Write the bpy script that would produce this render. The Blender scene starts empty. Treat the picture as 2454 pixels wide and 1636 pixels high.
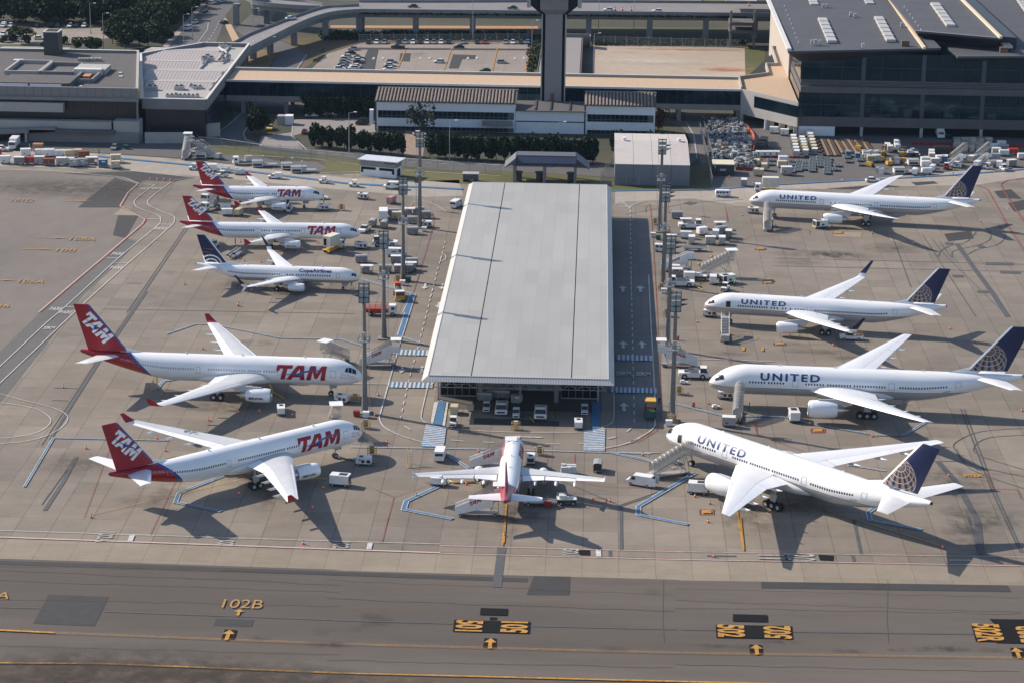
import bpy, bmesh, math, random
from mathutils import Vector, Matrix
random.seed(11)
C = bpy.context.scene.collection
SC = bpy.context.scene
rad = math.radians
# ---------------------------------------------------------------- camera
F_PX, YAW, PITCH, ROLL, CAM_H = 5693.715, rad(1.88164), rad(16.69186), rad(0.74275), 151.6626
IW, IH = 2454.0, 1636.0
_f = Vector((-math.sin(YAW)*math.cos(PITCH), math.cos(YAW)*math.cos(PITCH), -math.sin(PITCH)))
_r0 = Vector((math.cos(YAW), math.sin(YAW), 0)); _u0 = _r0.cross(_f)
_r = _r0*math.cos(ROLL)+_u0*math.sin(ROLL); _u = -_r0*math.sin(ROLL)+_u0*math.cos(ROLL)
cam_d = bpy.data.cameras.new('camera'); cam = bpy.data.objects.new('camera', cam_d); C.objects.link(cam)
cam_d.sensor_width = 36; cam_d.lens = F_PX/IW*36; cam_d.clip_end = 6000; cam_d.clip_start = 1
cam.matrix_world = Matrix(((_r.x,_u.x,-_f.x,0),(_r.y,_u.y,-_f.y,0),(_r.z,_u.z,-_f.z,CAM_H),(0,0,0,1)))
SC.camera = cam
# ---------------------------------------------------------------- sky, sun, exposure
SUN_EL, SUN_AZ = 33.5, 25.5           # sun stands behind the apron to the far left
w = bpy.data.worlds.new('World'); SC.world = w; w.use_nodes = True
nt = w.node_tree; nt.nodes.clear()
sky = nt.nodes.new('ShaderNodeTexSky'); sky.sky_type = 'NISHITA'; sky.sun_disc = False
sky.sun_elevation = rad(SUN_EL); sky.sun_rotation = rad(270+SUN_AZ); sky.altitude = 750; sky.dust_density = 1.5
bg = nt.nodes.new('ShaderNodeBackground'); bg.inputs[1].default_value = 0.125
ow = nt.nodes.new('ShaderNodeOutputWorld'); nt.links.new(sky.outputs[0], bg.inputs[0]); nt.links.new(bg.outputs[0], ow.inputs[0])
sl = bpy.data.lights.new('sun', 'SUN'); sl.energy = 4.7; sl.angle = rad(0.55); sl.color = (1.0, 0.885, 0.75)
so = bpy.data.objects.new('sun', sl); C.objects.link(so)
_sd = Vector((-math.cos(rad(SUN_AZ))*math.cos(rad(SUN_EL)), math.sin(rad(SUN_AZ))*math.cos(rad(SUN_EL)), math.sin(rad(SUN_EL))))
so.rotation_euler = _sd.to_track_quat('Z', 'Y').to_euler(); so.location = (-200, 500, 300)
SC.view_settings.view_transform = 'Standard'; SC.view_settings.look = 'None'; SC.view_settings.gamma = 1
SC.view_settings.exposure = 0.42
SC.cycles.max_bounces = 5; SC.cycles.diffuse_bounces = 3; SC.cycles.glossy_bounces = 3; SC.cycles.transparent_max_bounces = 24; SC.cycles.volume_bounces = 0
# ---------------------------------------------------------------- where a point of the survey photograph lies on the ground
def G(px, py, z=0.0):
    d = _f + _r*((px-IW/2)/F_PX) - _u*((py-IH/2)/F_PX)
    t = (z-CAM_H)/d.z
    return Vector((d.x*t, d.y*t, z))
ZV = {'v':(0,0,.95843),'A':(0,0,3.3357),'B':(600,0,3.3357),'C':(1200,0,3.3357),'D':(1754,0,3.3357),'E':(0,350,3.92),'F':(420,350,3.92),
 'H':(1500,400,3.92),'I':(1854,360,3.92),'J':(100,700,2.868),'K':(900,880,3.5636),'L':(1480,980,2.4148),'M':(1600,720,2.754),
 'N':(0,1240,2.868),'O':(800,1240,2.868),'Q':(1634,1240,2.868),'S':(800,660,3.92),'T':(850,460,6.0318),'U':(1460,660,3.92),
 'X':(1000,860,4.704),'Y':(1440,480,6.533),'a':(0,330,7.35),'b':(400,300,6.533),'c':(1700,280,6.1895),'d':(2060,300,5.9695),
 'e':(0,0,6.533),'f':(340,0,6.533),'g':(1150,0,6.533),'h':(1840,80,3.8306),'s':(0,0,1.0)}
def g(v, x, y, z=0.0):
    a, b, s = ZV[v]; return G(a+x/s, b+y/s, z)
# ---------------------------------------------------------------- materials
MATS = {}
class E:
    """one socket of a node tree, with arithmetic"""
    def __init__(s, nt, k): s.nt = nt; s.k = k
    def op(s, o, b=None, c=None):
        n = s.nt.nodes.new('ShaderNodeMath'); n.operation = o
        for i, q in enumerate((s, b, c)):
            if q is None: continue
            if isinstance(q, E): s.nt.links.new(q.k, n.inputs[i])
            else: n.inputs[i].default_value = q
        return E(s.nt, n.outputs[0])
    def __add__(s, o): return s.op('ADD', o)
    def __sub__(s, o): return s.op('SUBTRACT', o)
    def __mul__(s, o): return s.op('MULTIPLY', o)
    def __truediv__(s, o): return s.op('DIVIDE', o)
    def gt(s, o): return s.op('GREATER_THAN', o)
    def lt(s, o): return s.op('LESS_THAN', o)
    def abs(s): return s.op('ABSOLUTE')
    def frac(s): return s.op('FRACT')
    def floor(s): return s.op('FLOOR')
def new_mat(name):
    m = bpy.data.materials.new(name); m.use_nodes = True; nt = m.node_tree
    p = nt.nodes['Principled BSDF']
    return m, nt, p
def coords(nt, kind='Object'):
    tc = nt.nodes.new('ShaderNodeTexCoord'); sp = nt.nodes.new('ShaderNodeSeparateXYZ')
    nt.links.new(tc.outputs[kind], sp.inputs[0])
    return tc.outputs[kind], [E(nt, sp.outputs[i]) for i in range(3)]
def noise(nt, vec, scale, detail=3, rough=.6, sx=None):
    if sx:
        mp = nt.nodes.new('ShaderNodeMapping'); mp.inputs['Scale'].default_value = sx; nt.links.new(vec, mp.inputs[0]); vec = mp.outputs[0]
    n = nt.nodes.new('ShaderNodeTexNoise'); n.inputs['Scale'].default_value = scale; n.inputs['Detail'].default_value = detail
    n.inputs['Roughness'].default_value = rough; nt.links.new(vec, n.inputs['Vector']); return E(nt, n.outputs['Fac'])
def remap(e, a, b, c=0.0, d=1.0):
    n = e.nt.nodes.new('ShaderNodeMapRange'); n.inputs[1].default_value = a; n.inputs[2].default_value = b
    n.inputs[3].default_value = c; n.inputs[4].default_value = d; e.nt.links.new(e.k, n.inputs[0]); return E(e.nt, n.outputs[0])
def mixc(nt, fac, a, b):
    n = nt.nodes.new('ShaderNodeMix'); n.data_type = 'RGBA'
    if isinstance(fac, E): nt.links.new(fac.k, n.inputs[0])
    else: n.inputs[0].default_value = fac
    for q, i in ((a, 6), (b, 7)):
        if isinstance(q, (tuple, list)): n.inputs[i].default_value = (*q[:3], 1)
        else: nt.links.new(q, n.inputs[i])
    return n.outputs[2]
def M(name, col=None, rough=.6, metal=0., var=.12, scale=.8, coat=0., spec=.5):
    """plain surface with slight uneven tone"""
    if name in MATS: return MATS[name]
    m, nt, p = new_mat(name)
    vec, _ = coords(nt)
    n = noise(nt, vec, scale, 4)
    lo = tuple(c*(1-var) for c in col); hi = tuple(min(1, c*(1+var*.7)) for c in col)
    nt.links.new(mixc(nt, remap(n, .3, .7), lo, hi), p.inputs['Base Color'])
    p.inputs['Roughness'].default_value = rough; p.inputs['Metallic'].default_value = metal
    p.inputs['Coat Weight'].default_value = coat; p.inputs['Specular IOR Level'].default_value = spec
    MATS[name] = m; return m
# ---------------------------------------------------------------- mesh builder
class MB:
    def __init__(s): s.v = []; s.f = []; s.m = []
    def add(s, vs, fs, m=0):
        b = len(s.v); s.v += [tuple(v) for v in vs]
        for f in fs: s.f.append([b+i for i in f]); s.m.append(m)
        return s
    def hexa(s, b, t, m=0):
        return s.add(list(b)+list(t), [(3,2,1,0),(4,5,6,7),(0,1,5,4),(1,2,6,5),(2,3,7,6),(3,0,4,7)], m)
    def box(s, x, y, z, lx, ly, lz, m=0, rz=0, top=1.0, topy=None):
        """centre x,y, underside z"""
        ty = top if topy is None else topy
        c, n = math.cos(rz), math.sin(rz)
        q = lambda a, b, zz: (x+a*c-b*n, y+a*n+b*c, zz)
        k = ((-1,-1),(1,-1),(1,1),(-1,1))
        return s.hexa([q(a*lx/2, b*ly/2, z) for a, b in k], [q(a*lx/2*top, b*ly/2*ty, z+lz) for a, b in k], m)
    def prism(s, pts, z0, z1, m=0):
        n = len(pts); vs = [(p[0], p[1], z0) for p in pts]+[(p[0], p[1], z1) for p in pts]
        a = sum(pts[i][0]*pts[(i+1) % n][1]-pts[(i+1) % n][0]*pts[i][1] for i in range(n))
        fs = [tuple(range(n))[::-1], tuple(range(n, 2*n))]+[(i, (i+1) % n, n+(i+1) % n, n+i) for i in range(n)]
        if a < 0: fs = [f[::-1] for f in fs]
        return s.add(vs, fs, m)
    def side(s, pts, y0, y1, m=0):
        """profile in x,z pushed along y"""
        n = len(pts); vs = [(p[0], y0, p[1]) for p in pts]+[(p[0], y1, p[1]) for p in pts]
        a = sum(pts[i][0]*pts[(i+1) % n][1]-pts[(i+1) % n][0]*pts[i][1] for i in range(n))
        fs = [tuple(range(n)), tuple(range(n, 2*n))[::-1]]+[(i, n+i, n+(i+1) % n, (i+1) % n) for i in range(n)]
        if (a < 0) != (y1 < y0): fs = [f[::-1] for f in fs]
        return s.add(vs, fs, m)
    def rings(s, rings, m=0, caps=True):
        n = len(rings[0]); b = len(s.v)
        for r in rings: s.v += [tuple(v) for v in r]
        for i in range(len(rings)-1):
            for j in range(n):
                s.f.append([b+i*n+j, b+i*n+(j+1) % n, b+(i+1)*n+(j+1) % n, b+(i+1)*n+j]); s.m.append(m)
        if caps:
            s.f.append([b+j for j in range(n)][::-1]); s.m.append(m)
            e = b+(len(rings)-1)*n; s.f.append([e+j for j in range(n)]); s.m.append(m)
        return s
    def tube(s, pts, r, n=8, m=0, caps=True):
        """round bar through points; r number or list"""
        P_ = [Vector(p) for p in pts]; rs = r if isinstance(r, (list, tuple)) else [r]*len(P_)
        out = []
        for i, p in enumerate(P_):
            d = (P_[min(i+1, len(P_)-1)]-P_[max(i-1, 0)]).normalized()
            a = d.cross(Vector((0,0,1)))
            if a.length < .05: a = d.cross(Vector((1,0,0)))
            a.normalize(); b = a.cross(d).normalized()
            out.append([p+(a*math.cos(2*math.pi*k/n)+b*math.sin(2*math.pi*k/n))*rs[i] for k in range(n)])
        return s.rings(out, m, caps)
    def cyl(s, x, y, z, r, h, n=12, m=0, r2=None):
        return s.tube([(x,y,z),(x,y,z+h)], [r, r if r2 is None else r2], n, m)
    def wheel(s, x, y, z, r, w, m=0, mh=1):
        s.tube([(x,y-w/2,z),(x,y+w/2,z)], r, 14, m); s.tube([(x,y-w/2-.02,z),(x,y+w/2+.02,z)], r*.5, 10, mh); return s
    def bar(s, a, b, w=.1, m=0): return s.tube([a, b], w/2, 4, m)
    def build(s, name, mats, parent=None, smooth=False, loc=None, fix=False):
        me = bpy.data.meshes.new(name); me.from_pydata(s.v, [], s.f)
        if not isinstance(mats, (list, tuple)): mats = [mats]
        for x in mats: me.materials.append(x)
        me.polygons.foreach_set('material_index', s.m)
        if smooth: me.polygons.foreach_set('use_smooth', [True]*len(s.f))
        me.update()
        if fix:
            bm = bmesh.new(); bm.from_mesh(me); bmesh.ops.recalc_face_normals(bm, faces=bm.faces); bm.to_mesh(me); bm.free()
        o = bpy.data.objects.new(name, me); C.objects.link(o)
        if parent: o.parent = parent; KIDS.setdefault(parent.name, []).append(o)
        if loc is not None: o.location = loc
        return o
def smooth_by_angle(o, deg=35):
    me = o.data; me.polygons.foreach_set('use_smooth', [True]*len(me.polygons)); me.set_sharp_from_angle(angle=rad(deg)); return o
def thing(name, label, cat, loc=(0,0,0), rz=0, group=None, scale=None):
    o = bpy.data.objects.new(name, None); C.objects.link(o); o.empty_display_size = .5
    o.location = loc; o.rotation_euler = (0,0,rz)
    if scale: o.scale = (scale,)*3
    o['label'] = label; o['category'] = cat
    if group: o['group'] = group
    return o
def tag(o, label, cat, group=None, kind=None):
    if label: o['label'] = label
    if cat: o['category'] = cat
    if group: o['group'] = group
    if kind: o['kind'] = kind
    return o
def structure(o, label=None):
    o['kind'] = 'structure'
    if label: o['label'] = label
    return o
def copy_tree(o, parent=None):
    c = o.copy(); C.objects.link(c)
    if parent: c.parent = parent
    for ch in [q for q in KIDS.get(o.name, [])]: copy_tree(ch, c)
    return c
KIDS = {}
ORD = ['first','second','third','fourth','fifth','sixth','seventh','eighth','ninth','tenth','eleventh','twelfth','thirteenth','fourteenth','fifteenth','sixteenth','seventeenth','eighteenth','nineteenth','twentieth']
def ordn(i):
    if i < 20: return ORD[i]
    T_ = {20:'twenty',30:'thirty',40:'forty',50:'fifty',60:'sixty'}
    n = i+1; t = n//10*10
    return ORD[i] if i < 20 else (T_[t]+'-'+ORD[n-t-1] if n-t else T_[t][:-1]+'ieth')
# flat lettering from the built-in font, as triangles in a plane
_glyph = {}
def text_mesh(txt, bold=0.0, space=1.0):
    """list of verts (x,y) and faces; height of a capital is 1, starts at x=0"""
    k = (txt, bold, space)
    if k in _glyph: return _glyph[k]
    cu = bpy.data.curves.new('lettering', 'FONT'); cu.body = txt; cu.offset = bold; cu.resolution_u = 3; cu.space_character = space
    o = bpy.data.objects.new('lettering', cu); C.objects.link(o)
    dg = bpy.context.evaluated_depsgraph_get(); dg.update()
    me = bpy.data.meshes.new_from_object(o.evaluated_get(dg))
    vs = [(v.co.x, v.co.y) for v in me.vertices]; fs = [tuple(p.vertices) for p in me.polygons]
    bpy.data.objects.remove(o); bpy.data.curves.remove(cu); bpy.data.meshes.remove(me)
    xs = [v[0] for v in vs]; ys = [v[1] for v in vs]; h = .70
    x0 = min(xs); vs = [((x-x0)/h, y/h) for x, y in vs]
    _glyph[k] = (vs, fs, (max(xs)-x0)/h); return _glyph[k]
def poly_mesh(polys):
    vs = []; fs = []
    for p in polys:
        b = len(vs); vs += list(p); fs.append(tuple(range(b, b+len(p))))
    return vs, fs
def sliced(vs, fs, step_x=None, step_y=None):
    """cut a flat figure along regular lines so that it can follow a curved skin"""
    bm = bmesh.new(); bv = [bm.verts.new((x, y, 0)) for x, y in vs]
    for f in fs:
        try: bm.faces.new([bv[i] for i in f])
        except ValueError: pass
    bmesh.ops.triangulate(bm, faces=bm.faces)
    for st, ax in ((step_x, 0), (step_y, 1)):
        if not st: continue
        lo = min(v.co[ax] for v in bm.verts); hi = max(v.co[ax] for v in bm.verts); k = math.floor(lo/st)+1
        while k*st < hi:
            co = [0,0,0]; no = [0,0,0]; co[ax] = k*st; no[ax] = 1
            bmesh.ops.bisect_plane(bm, geom=bm.verts[:]+bm.edges[:]+bm.faces[:], plane_co=co, plane_no=no); k += 1
    bm.verts.index_update()
    r = [(v.co.x, v.co.y) for v in bm.verts], [tuple(v.index for v in f.verts) for f in bm.faces]
    bm.free(); return r
# ================================================================ GROUND
def ground_mat(name, c1, c2, cell=6.2, joint=.5, tone=.12, streak=(1,1,1), stain=.25, patch=None, rough=.85, jw=.022):
    m, nt, p = new_mat(name)
    vec, (x, y, z) = coords(nt)
    big = noise(nt, vec, .02, 5, .6, streak); mid = noise(nt, vec, .25, 4, .65, streak); fine = noise(nt, vec, 3.0, 2)
    base = mixc(nt, remap(big, .35, .65), c1, c2)
    t = remap(mid, .25, .75, -.10, .10) + remap(fine, .3, .7, -.06, .06)
    if cell:
        cx = (x/cell).floor(); cy = (y/cell).floor()
        cb = nt.nodes.new('ShaderNodeCombineXYZ'); nt.links.new(cx.k, cb.inputs[0]); nt.links.new(cy.k, cb.inputs[1])
        wn = nt.nodes.new('ShaderNodeTexWhiteNoise'); wn.noise_dimensions = '2D'; nt.links.new(cb.outputs[0], wn.inputs[0])
        t = t + remap(E(nt, wn.outputs[0]), 0, 1, -tone/2, tone/2)
        jx = ((x/cell).frac()).lt(jw); jy = ((y/cell).frac()).lt(jw*1.1)
        t = t - (jx*joint*.5) - (jy*joint*.28)
    # old oil and rubber marks
    st = noise(nt, vec, .09, 6, .7); sp = noise(nt, vec, .035, 3)
    t = t - remap(st*remap(sp, .45, .7), .42, .62, 0, stain)
    v = nt.nodes.new('ShaderNodeVectorMath'); v.operation = 'SCALE'
    nt.links.new(base, v.inputs[0]); nt.links.new((t+1.0).k, v.inputs['Scale'])
    nt.links.new(v.outputs[0], p.inputs['Base Color']); p.inputs['Roughness'].default_value = rough
    p.inputs['Specular IOR Level'].default_value = .3
    MATS[name] = m; return m
CONC = ground_mat('apron_concrete', (.172,.149,.125), (.234,.202,.166), jw=.03, joint=.62, tone=.2)
CONC2 = ground_mat('pale_concrete', (.302, .269, .232), (.336, .302, .264), tone=.05, stain=.15)
ASPH = ground_mat('taxiway_asphalt', (.088,.075,.065), (.138,.119,.102), cell=None, streak=(.2,1.2,1), stain=.4)
ASPH2 = ground_mat('side_asphalt', (.145,.128,.114), (.185,.163,.143), cell=None, stain=.25, streak=(1,.5,1))
DARKA = ground_mat('dark_asphalt', (.080, .080, .084), (.104, .100, .100), cell=None, stain=.3)
ROADA = ground_mat('road_asphalt', (.096, .096, .100), (.124, .120, .120), cell=None, stain=.2)
YARD = ground_mat('yard_asphalt', (.112, .104, .102), (.136, .128, .122), cell=None, stain=.3)
LOT = ground_mat('parking_concrete', (.240, .204, .180), (.288, .248, .212), cell=8, tone=.05)
DIRT = ground_mat('red_dirt', (.34,.28,.22), (.40,.33,.26), cell=None, stain=.1)
EARTH = ground_mat('bare_earth', (.240, .136, .072), (.128, .112, .056), cell=None, stain=.3)
GRASS = ground_mat('dry_grass', (.068, .080, .028), (.120, .112, .044), cell=None, stain=.3)
GRASSD = ground_mat('verge_grass', (.042,.048,.030), (.075,.068,.046), cell=None, stain=.3)
LEVEL = [0]
def sheet(name, pts, mat, lvl, label=None, z=None):
    LEVEL[0] += 1; b = MB(); zz = .012*lvl+.0003*LEVEL[0] if z is None else z
    P_ = [(p.x, p.y, zz) for p in pts]
    a = sum(P_[i][0]*P_[(i+1) % len(P_)][1]-P_[(i+1) % len(P_)][0]*P_[i][1] for i in range(len(P_)))
    if a < 0: P_ = P_[::-1]
    b.add(P_, [tuple(range(len(P_)))]); o = b.build(name, mat)
    bm = bmesh.new(); bm.from_mesh(o.data); bmesh.ops.triangulate(bm, faces=bm.faces); bm.to_mesh(o.data); bm.free()
    return structure(o, label)
def gv(v, *pts): return [g(v, x, y) for x, y in pts]
def clean(pts):
    o = [pts[0]]
    for p in pts[1:]:
        if (Vector(p[:2])-Vector(o[-1][:2])).length > .05: o.append(p)
    return o
def catmull(pts, n=6):
    pts = [Vector((p[0], p[1])) for p in pts]; out = []
    for i in range(len(pts)-1):
        p0 = pts[max(i-1,0)]; p1 = pts[i]; p2 = pts[i+1]; p3 = pts[min(i+2,len(pts)-1)]
        for k in range(n):
            t = k/n; out.append(.5*((2*p1)+(p2-p0)*t+(2*p0-5*p1+4*p2-p3)*t*t+(3*p1-p0-3*p2+p3)*t*t*t))
    out.append(pts[-1]); return out
class Ribbons:
    """painted lines: many strokes of one colour laid on the ground"""
    def __init__(s, lvl): s.b = MB(); s.z = .010*lvl+.03
    def up(s): s.z += .00012
    def line(s, pts, w, m=0, dash=None, z=None):
        s.up(); pts = clean([Vector((p[0], p[1])) for p in pts]); zz = s.z if z is None else z
        if dash:
            on, off = dash; seg = []; L_ = 0; acc = []
            for i in range(len(pts)-1):
                a, b = pts[i], pts[i+1]; d = (b-a).length; t = 0
                while t < d:
                    ph = (L_+t) % (on+off)
                    if ph < on:
                        e = min(d, t+on-ph); seg.append((a+(b-a)*(t/d), a+(b-a)*(e/d))); t = e+1e-4
                    else: t += on+off-ph+1e-4
                L_ += d
            for a, b in seg: s.line([a, b], w, m)
            return s
        n = len(pts); vs = []
        for i, p in enumerate(pts):
            d1 = (pts[i]-pts[i-1]).normalized() if i else (pts[1]-pts[0]).normalized()
            d2 = (pts[i+1]-pts[i]).normalized() if i < n-1 else d1
            d = (d1+d2); d = d.normalized() if d.length > .1 else d1
            k = w/2/max(.4, abs(d.dot(d1))); nx = Vector((-d.y, d.x))*k
            vs += [(p.x+nx.x, p.y+nx.y, zz), (p.x-nx.x, p.y-nx.y, zz)]
        s.b.add(vs, [(2*i, 2*i+1, 2*i+3, 2*i+2) for i in range(n-1)], m); return s
    def curve(s, pts, w, m=0, dash=None): return s.line(catmull(pts), w, m, dash)
    def poly(s, pts, m=0):
        s.up()
        a = sum(pts[i][0]*pts[(i+1) % len(pts)][1]-pts[(i+1) % len(pts)][0]*pts[i][1] for i in range(len(pts)))
        if a < 0: pts = pts[::-1]
        s.b.add([(p[0], p[1], s.z) for p in pts], [tuple(range(len(pts)))], m); return s
    def arrow(s, p, d, L, w, m=0):
        p = Vector(p[:2]); d = Vector(d).normalized(); q = Vector((-d.y, d.x)); t = p+d*L/2; b_ = p-d*L/2; n_ = t-d*L*.42
        s.poly([b_-q*w*.15, n_-q*w*.15, n_+q*w*.15, b_+q*w*.15], m); s.poly([n_-q*w*.5, t, n_+q*w*.5], m); return s
    def text(s, txt, p, right, up, h, bold=.03, m=0, stretch=1.0, mid=True):
        vs, fs, wd = text_mesh(txt, bold)
        p = Vector(p[:2]); right = Vector(right).normalized()*stretch; up = Vector(up).normalized()
        o = p-(right*wd*h/2+up*h/2) if mid else p
        s.b.add([(*(o+right*x*h+up*y*h), s.z) for x, y in vs], [f if (right.x*up.y-right.y*up.x) > 0 else f[::-1] for f in fs], m); return s
    def build(s, name, mats, label=None): return structure(s.b.build(name, mats), label)
X0, XR = -60, 2520
base = MB(); base.add([(-1800,150,0),(1800,150,0),(1800,5600,0),(-1800,5600,0)], [(0,1,2,3)]); o = base.build('ground', GRASSD); structure(o)
sheet('apron', [G(-1800,2300), G(4300,2300), G(4300,390), G(2700,395), G(1700,440), G(1480,452), G(1000,430), G(800,405), G(-200,360), G(-1800,300)], CONC, 1, 'stained concrete apron of square slabs')
TX = [(-1800,1280),(-150,1333),(0,1338),(820,1365),(1620,1388),(1634,1390),(2454,1402),(2650,1405),(4300,1450),(4300,2250),(-1800,2250)]
sheet('taxiway', [G(*p) for p in TX], ASPH, 2, 'grey brown asphalt taxiway crossing the front of the apron')
sheet('taxiway', [G(-1800,420),G(-150,405)]+gv('E',(0,225),(500,240),(900,275),(1150,300),(1250,335),(1300,360),(1210,440),(1140,560),(1300,655),(1380,690),(1350,740),(1000,1040),(750,1250),(380,1568))+[G(0,842),G(-150,980),G(-1800,1200)], ASPH2, 2, 'asphalt taxi lane on the far left side of the apron')
sheet('taxiway_shoulder', [G(-1800,1500),g('N',-200,1012),g('N',0,1012),g('N',700,1017),g('N',2352,1083),g('O',2352,1140),g('Q',1200,1170),g('Q',2600,1195),G(4300,1720),G(4300,2240),G(-1800,2240)], ground_mat('brown_shoulder', (.130, .102, .080), (.097, .076, .059), cell=None, streak=(1,.4,1), stain=.2), 2.5, 'brown asphalt shoulder at the bottom')
sheet('service_road', gv('E',(1190,870),(1000,1038),(750,1248),(380,1565))+gv('s',(0,842),(-60,900),(-60,1045),(0,965),(102,836),(163,760))+gv('E',(760,1420),(1080,1130),(1290,900)), ground_mat('lane_asphalt', (.105,.10,.097), (.13,.124,.118), cell=None, stain=.2), 2.6, 'grey asphalt lane of the left service road')
sheet('apron_edge', gv('N',(-200,136),(0,143),(2352,226))+gv('O',(730,248),(2352,292))+gv('Q',(2352,338),(2600,343),(2600,470),(2352,465),(0,430))+gv('O',(2352,425),(0,362))+gv('N',(2352,358),(0,280),(-200,272)), ground_mat('pale_edge_concrete', (.225,.188,.145), (.27,.228,.178), tone=.14, stain=.15), 2.4, 'paler band of concrete slabs along the front edge')
# pale perimeter road behind the stands, left and right
sheet('perimeter_road', [G(-150,352),G(0,362)]+gv('E',(700,60),(1800,130))+gv('F',(700,200),(1600,300),(2350,330))+[G(1100,432),G(1110,470)]+gv('F',(2352,480),(1400,400),(600,320),(0,270))+gv('E',(1830,300),(1240,240),(600,210),(0,190))+[G(-150,385)], CONC2, 2.5, 'pale concrete perimeter road behind the stands')
sheet('perimeter_road', gv('C',(915,1530),(1700,1530))+gv('c',(0,1060),(700,1030),(2352,925))+gv('I',(1700,200),(2352,170))+[G(2620,395),G(2620,425)]+gv('I',(2352,260),(1900,330),(1300,340),(600,370),(0,365))+gv('H',(1100,370),(600,300),(0,330))+[G(1474,490)], CONC2, 2.5, 'pale concrete perimeter road beside the equipment yard')
sheet('terminal_forecourt', [G(-150,300),G(345,318),G(520,330),G(560,360)]+gv('b',(2352,580),(1700,560))[::-1]+gv('F',(1600,280),(700,190))+gv('E',(1800,120),(900,62),(0,30))+[G(-150,352)], ROADA, 1.5, 'worn asphalt in front of the left terminal')
sheet('equipment_yard', [G(1640,270),G(1800,290),G(4200,330),G(4200,388),G(2620,398)]+gv('I',(2352,165),(1700,195))+gv('c',(2352,925),(700,1030),(0,1062)), YARD, 2, 'dark asphalt yard full of baggage equipment')
# two sheets by the canopy with shade in their colour, then darker asphalt patches
sheet('canopy_floor', [Vector((-30.5,457,0)),Vector((3.2,457,0)),Vector((3.2,627,0)),Vector((-30.5,627,0))], ground_mat('shade_dark_floor', (.07,.066,.062), (.10,.094,.088), cell=None, stain=.3), 2, 'floor under the canopy with its shade painted into the colour')  # base tone darkened to deepen the shade under the roof
sheet('service_road', [Vector((5.9,448,0)),Vector((15.6,448,0)),Vector((15.9,620,0)),Vector((6.3,620,0))], ground_mat('lane_shade_asphalt', (.14,.134,.13), (.17,.163,.155), cell=6.2, stain=.15), 2, 'service lane along the right side of the canopy, roof shadow painted in')  # lane colour darkened to strengthen the shadow the roof casts here
K_ = Ribbons(3.0)
for v, pts in (('E',[(600,262),(1250,240),(1830,300),(1640,335),(1380,332),(1310,352),(1240,322),(1100,292)]),('E',[(1080,300),(1290,362),(1200,450),(1130,580),(730,580),(850,480)]),
  ('E',[(1110,655),(1300,660),(1180,870),(1060,840)]),('N',[(335,528),(748,545),(650,745),(228,728)]),('O',[(1375,400),(1625,405),(1620,532),(1325,530)]),
  ('Q',[(545,440),(2240,465),(2262,510),(548,485)]),('N',[(1490,693),(1748,703),(1730,750),(1465,740)]),('I',[(1290,305),(1500,295),(1550,315),(1340,335)]),
  ('I',[(480,365),(1010,325),(1200,345),(800,372)]),('I',[(2070,390),(2230,370),(2330,460),(2120,450)]),('I',[(1600,790),(1850,760),(1880,830),(1640,860)]),('I',[(2200,500),(2352,470),(2352,560),(2260,580)]),
  ('X',[(640,660),(1600,700),(1595,755),(640,730)]),('K',[(530,440),(2034,450),(2034,500),(1500,545),(600,520)][:0])):
    if pts: K_.poly(gv(v, *pts))
for v, a, b in (('N',(0,290),(2352,372)),): K_.line([g('N',-300,300),g('N',1200,345),g('N',2352,385),g('O',1330,430)], 1.6)
pp = Ribbons(4)
for q in (('H',[(1945,615),(2215,620),(2210,665),(1960,660)]),('H',[(1010,340),(1180,335),(1200,372),(1000,375)]),('E',[(1140,590),(1300,655),(1065,650)]),('M',[(1290,610),(1560,625),(1545,690),(1300,680)]),('I',[(1080,790),(1240,800),(1250,870),(1100,860)])): pp.poly(gv(q[0], *q[1]))
pp.build('slab_patch', M('replaced_slab', (.27,.225,.17), .9, var=.12, scale=.3), 'paler replaced concrete slabs')
ck = Ribbons(7); rk = random.Random(4)
for v, y0, y1 in (('N',365,520),('N',432,560),('N',560,640),('N',880,985),('N',330,425),('O',560,700),('O',430,600),('O',980,1060),('Q',485,590),('Q',570,700),('Q',620,690),('Q',1010,1090)):
    ck.line([g(v, x, y0+(y1-y0)*x/2352*.62+rk.uniform(-5,5)) for x in range(-50,2400,140)], rk.uniform(.07,.13))
for v, x in (('O',2265),('Q',1415)): ck.line([g(v,x,430),g(v,x-6,700),g(v,x+4,860)], .06)
ck.build('pavement_crack', M('crack_filler', (.085,.074,.066), .9, var=.3), 'thin filled cracks along the taxiway')
K_.build('asphalt_patch', M('patch_asphalt', (.036,.036,.037), .85, var=.2, scale=.5), 'dark repair patches in the pavement')
B_ = Ribbons(9)
for pts in ([('O',828,703),('O',1352,718),('O',1345,800),('O',818,785)],[('O',1010,622),('O',1197,628),('O',1193,675),('O',1003,670)],[('O',1075,685),('O',1122,688),('O',1120,702),('O',1070,704)],
  [('Q',352,665),('Q',587,671),('Q',592,720),('Q',350,715)],[('Q',232,737),('Q',756,747),('Q',764,836),('Q',238,827)],[('Q',2113,698),('Q',2500,704),('Q',2500,870),('Q',2160,862),('Q',2155,740)],[('Q',1988,735),('Q',2154,739),('Q',2168,856),('Q',2020,852)],
  [('O',1035,830),('O',1118,832),('O',1115,899),('O',1025,896)],[('Q',463,873),('Q',550,877),('Q',557,943),('Q',468,940)],[('N',1545,770),('N',1630,775),('N',1610,842),('N',1520,835)],[('Q',2256,897),('Q',2400,900),('Q',2400,968),('Q',2274,962)],
  [('O',1675,222),('O',1760,225),('O',1760,259),('O',1690,257)],[('Q',937,257),('Q',1043,262),('Q',1040,296),('Q',948,292)]): B_.poly([g(*p) for p in pts])
lay = Ribbons(5)
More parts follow.
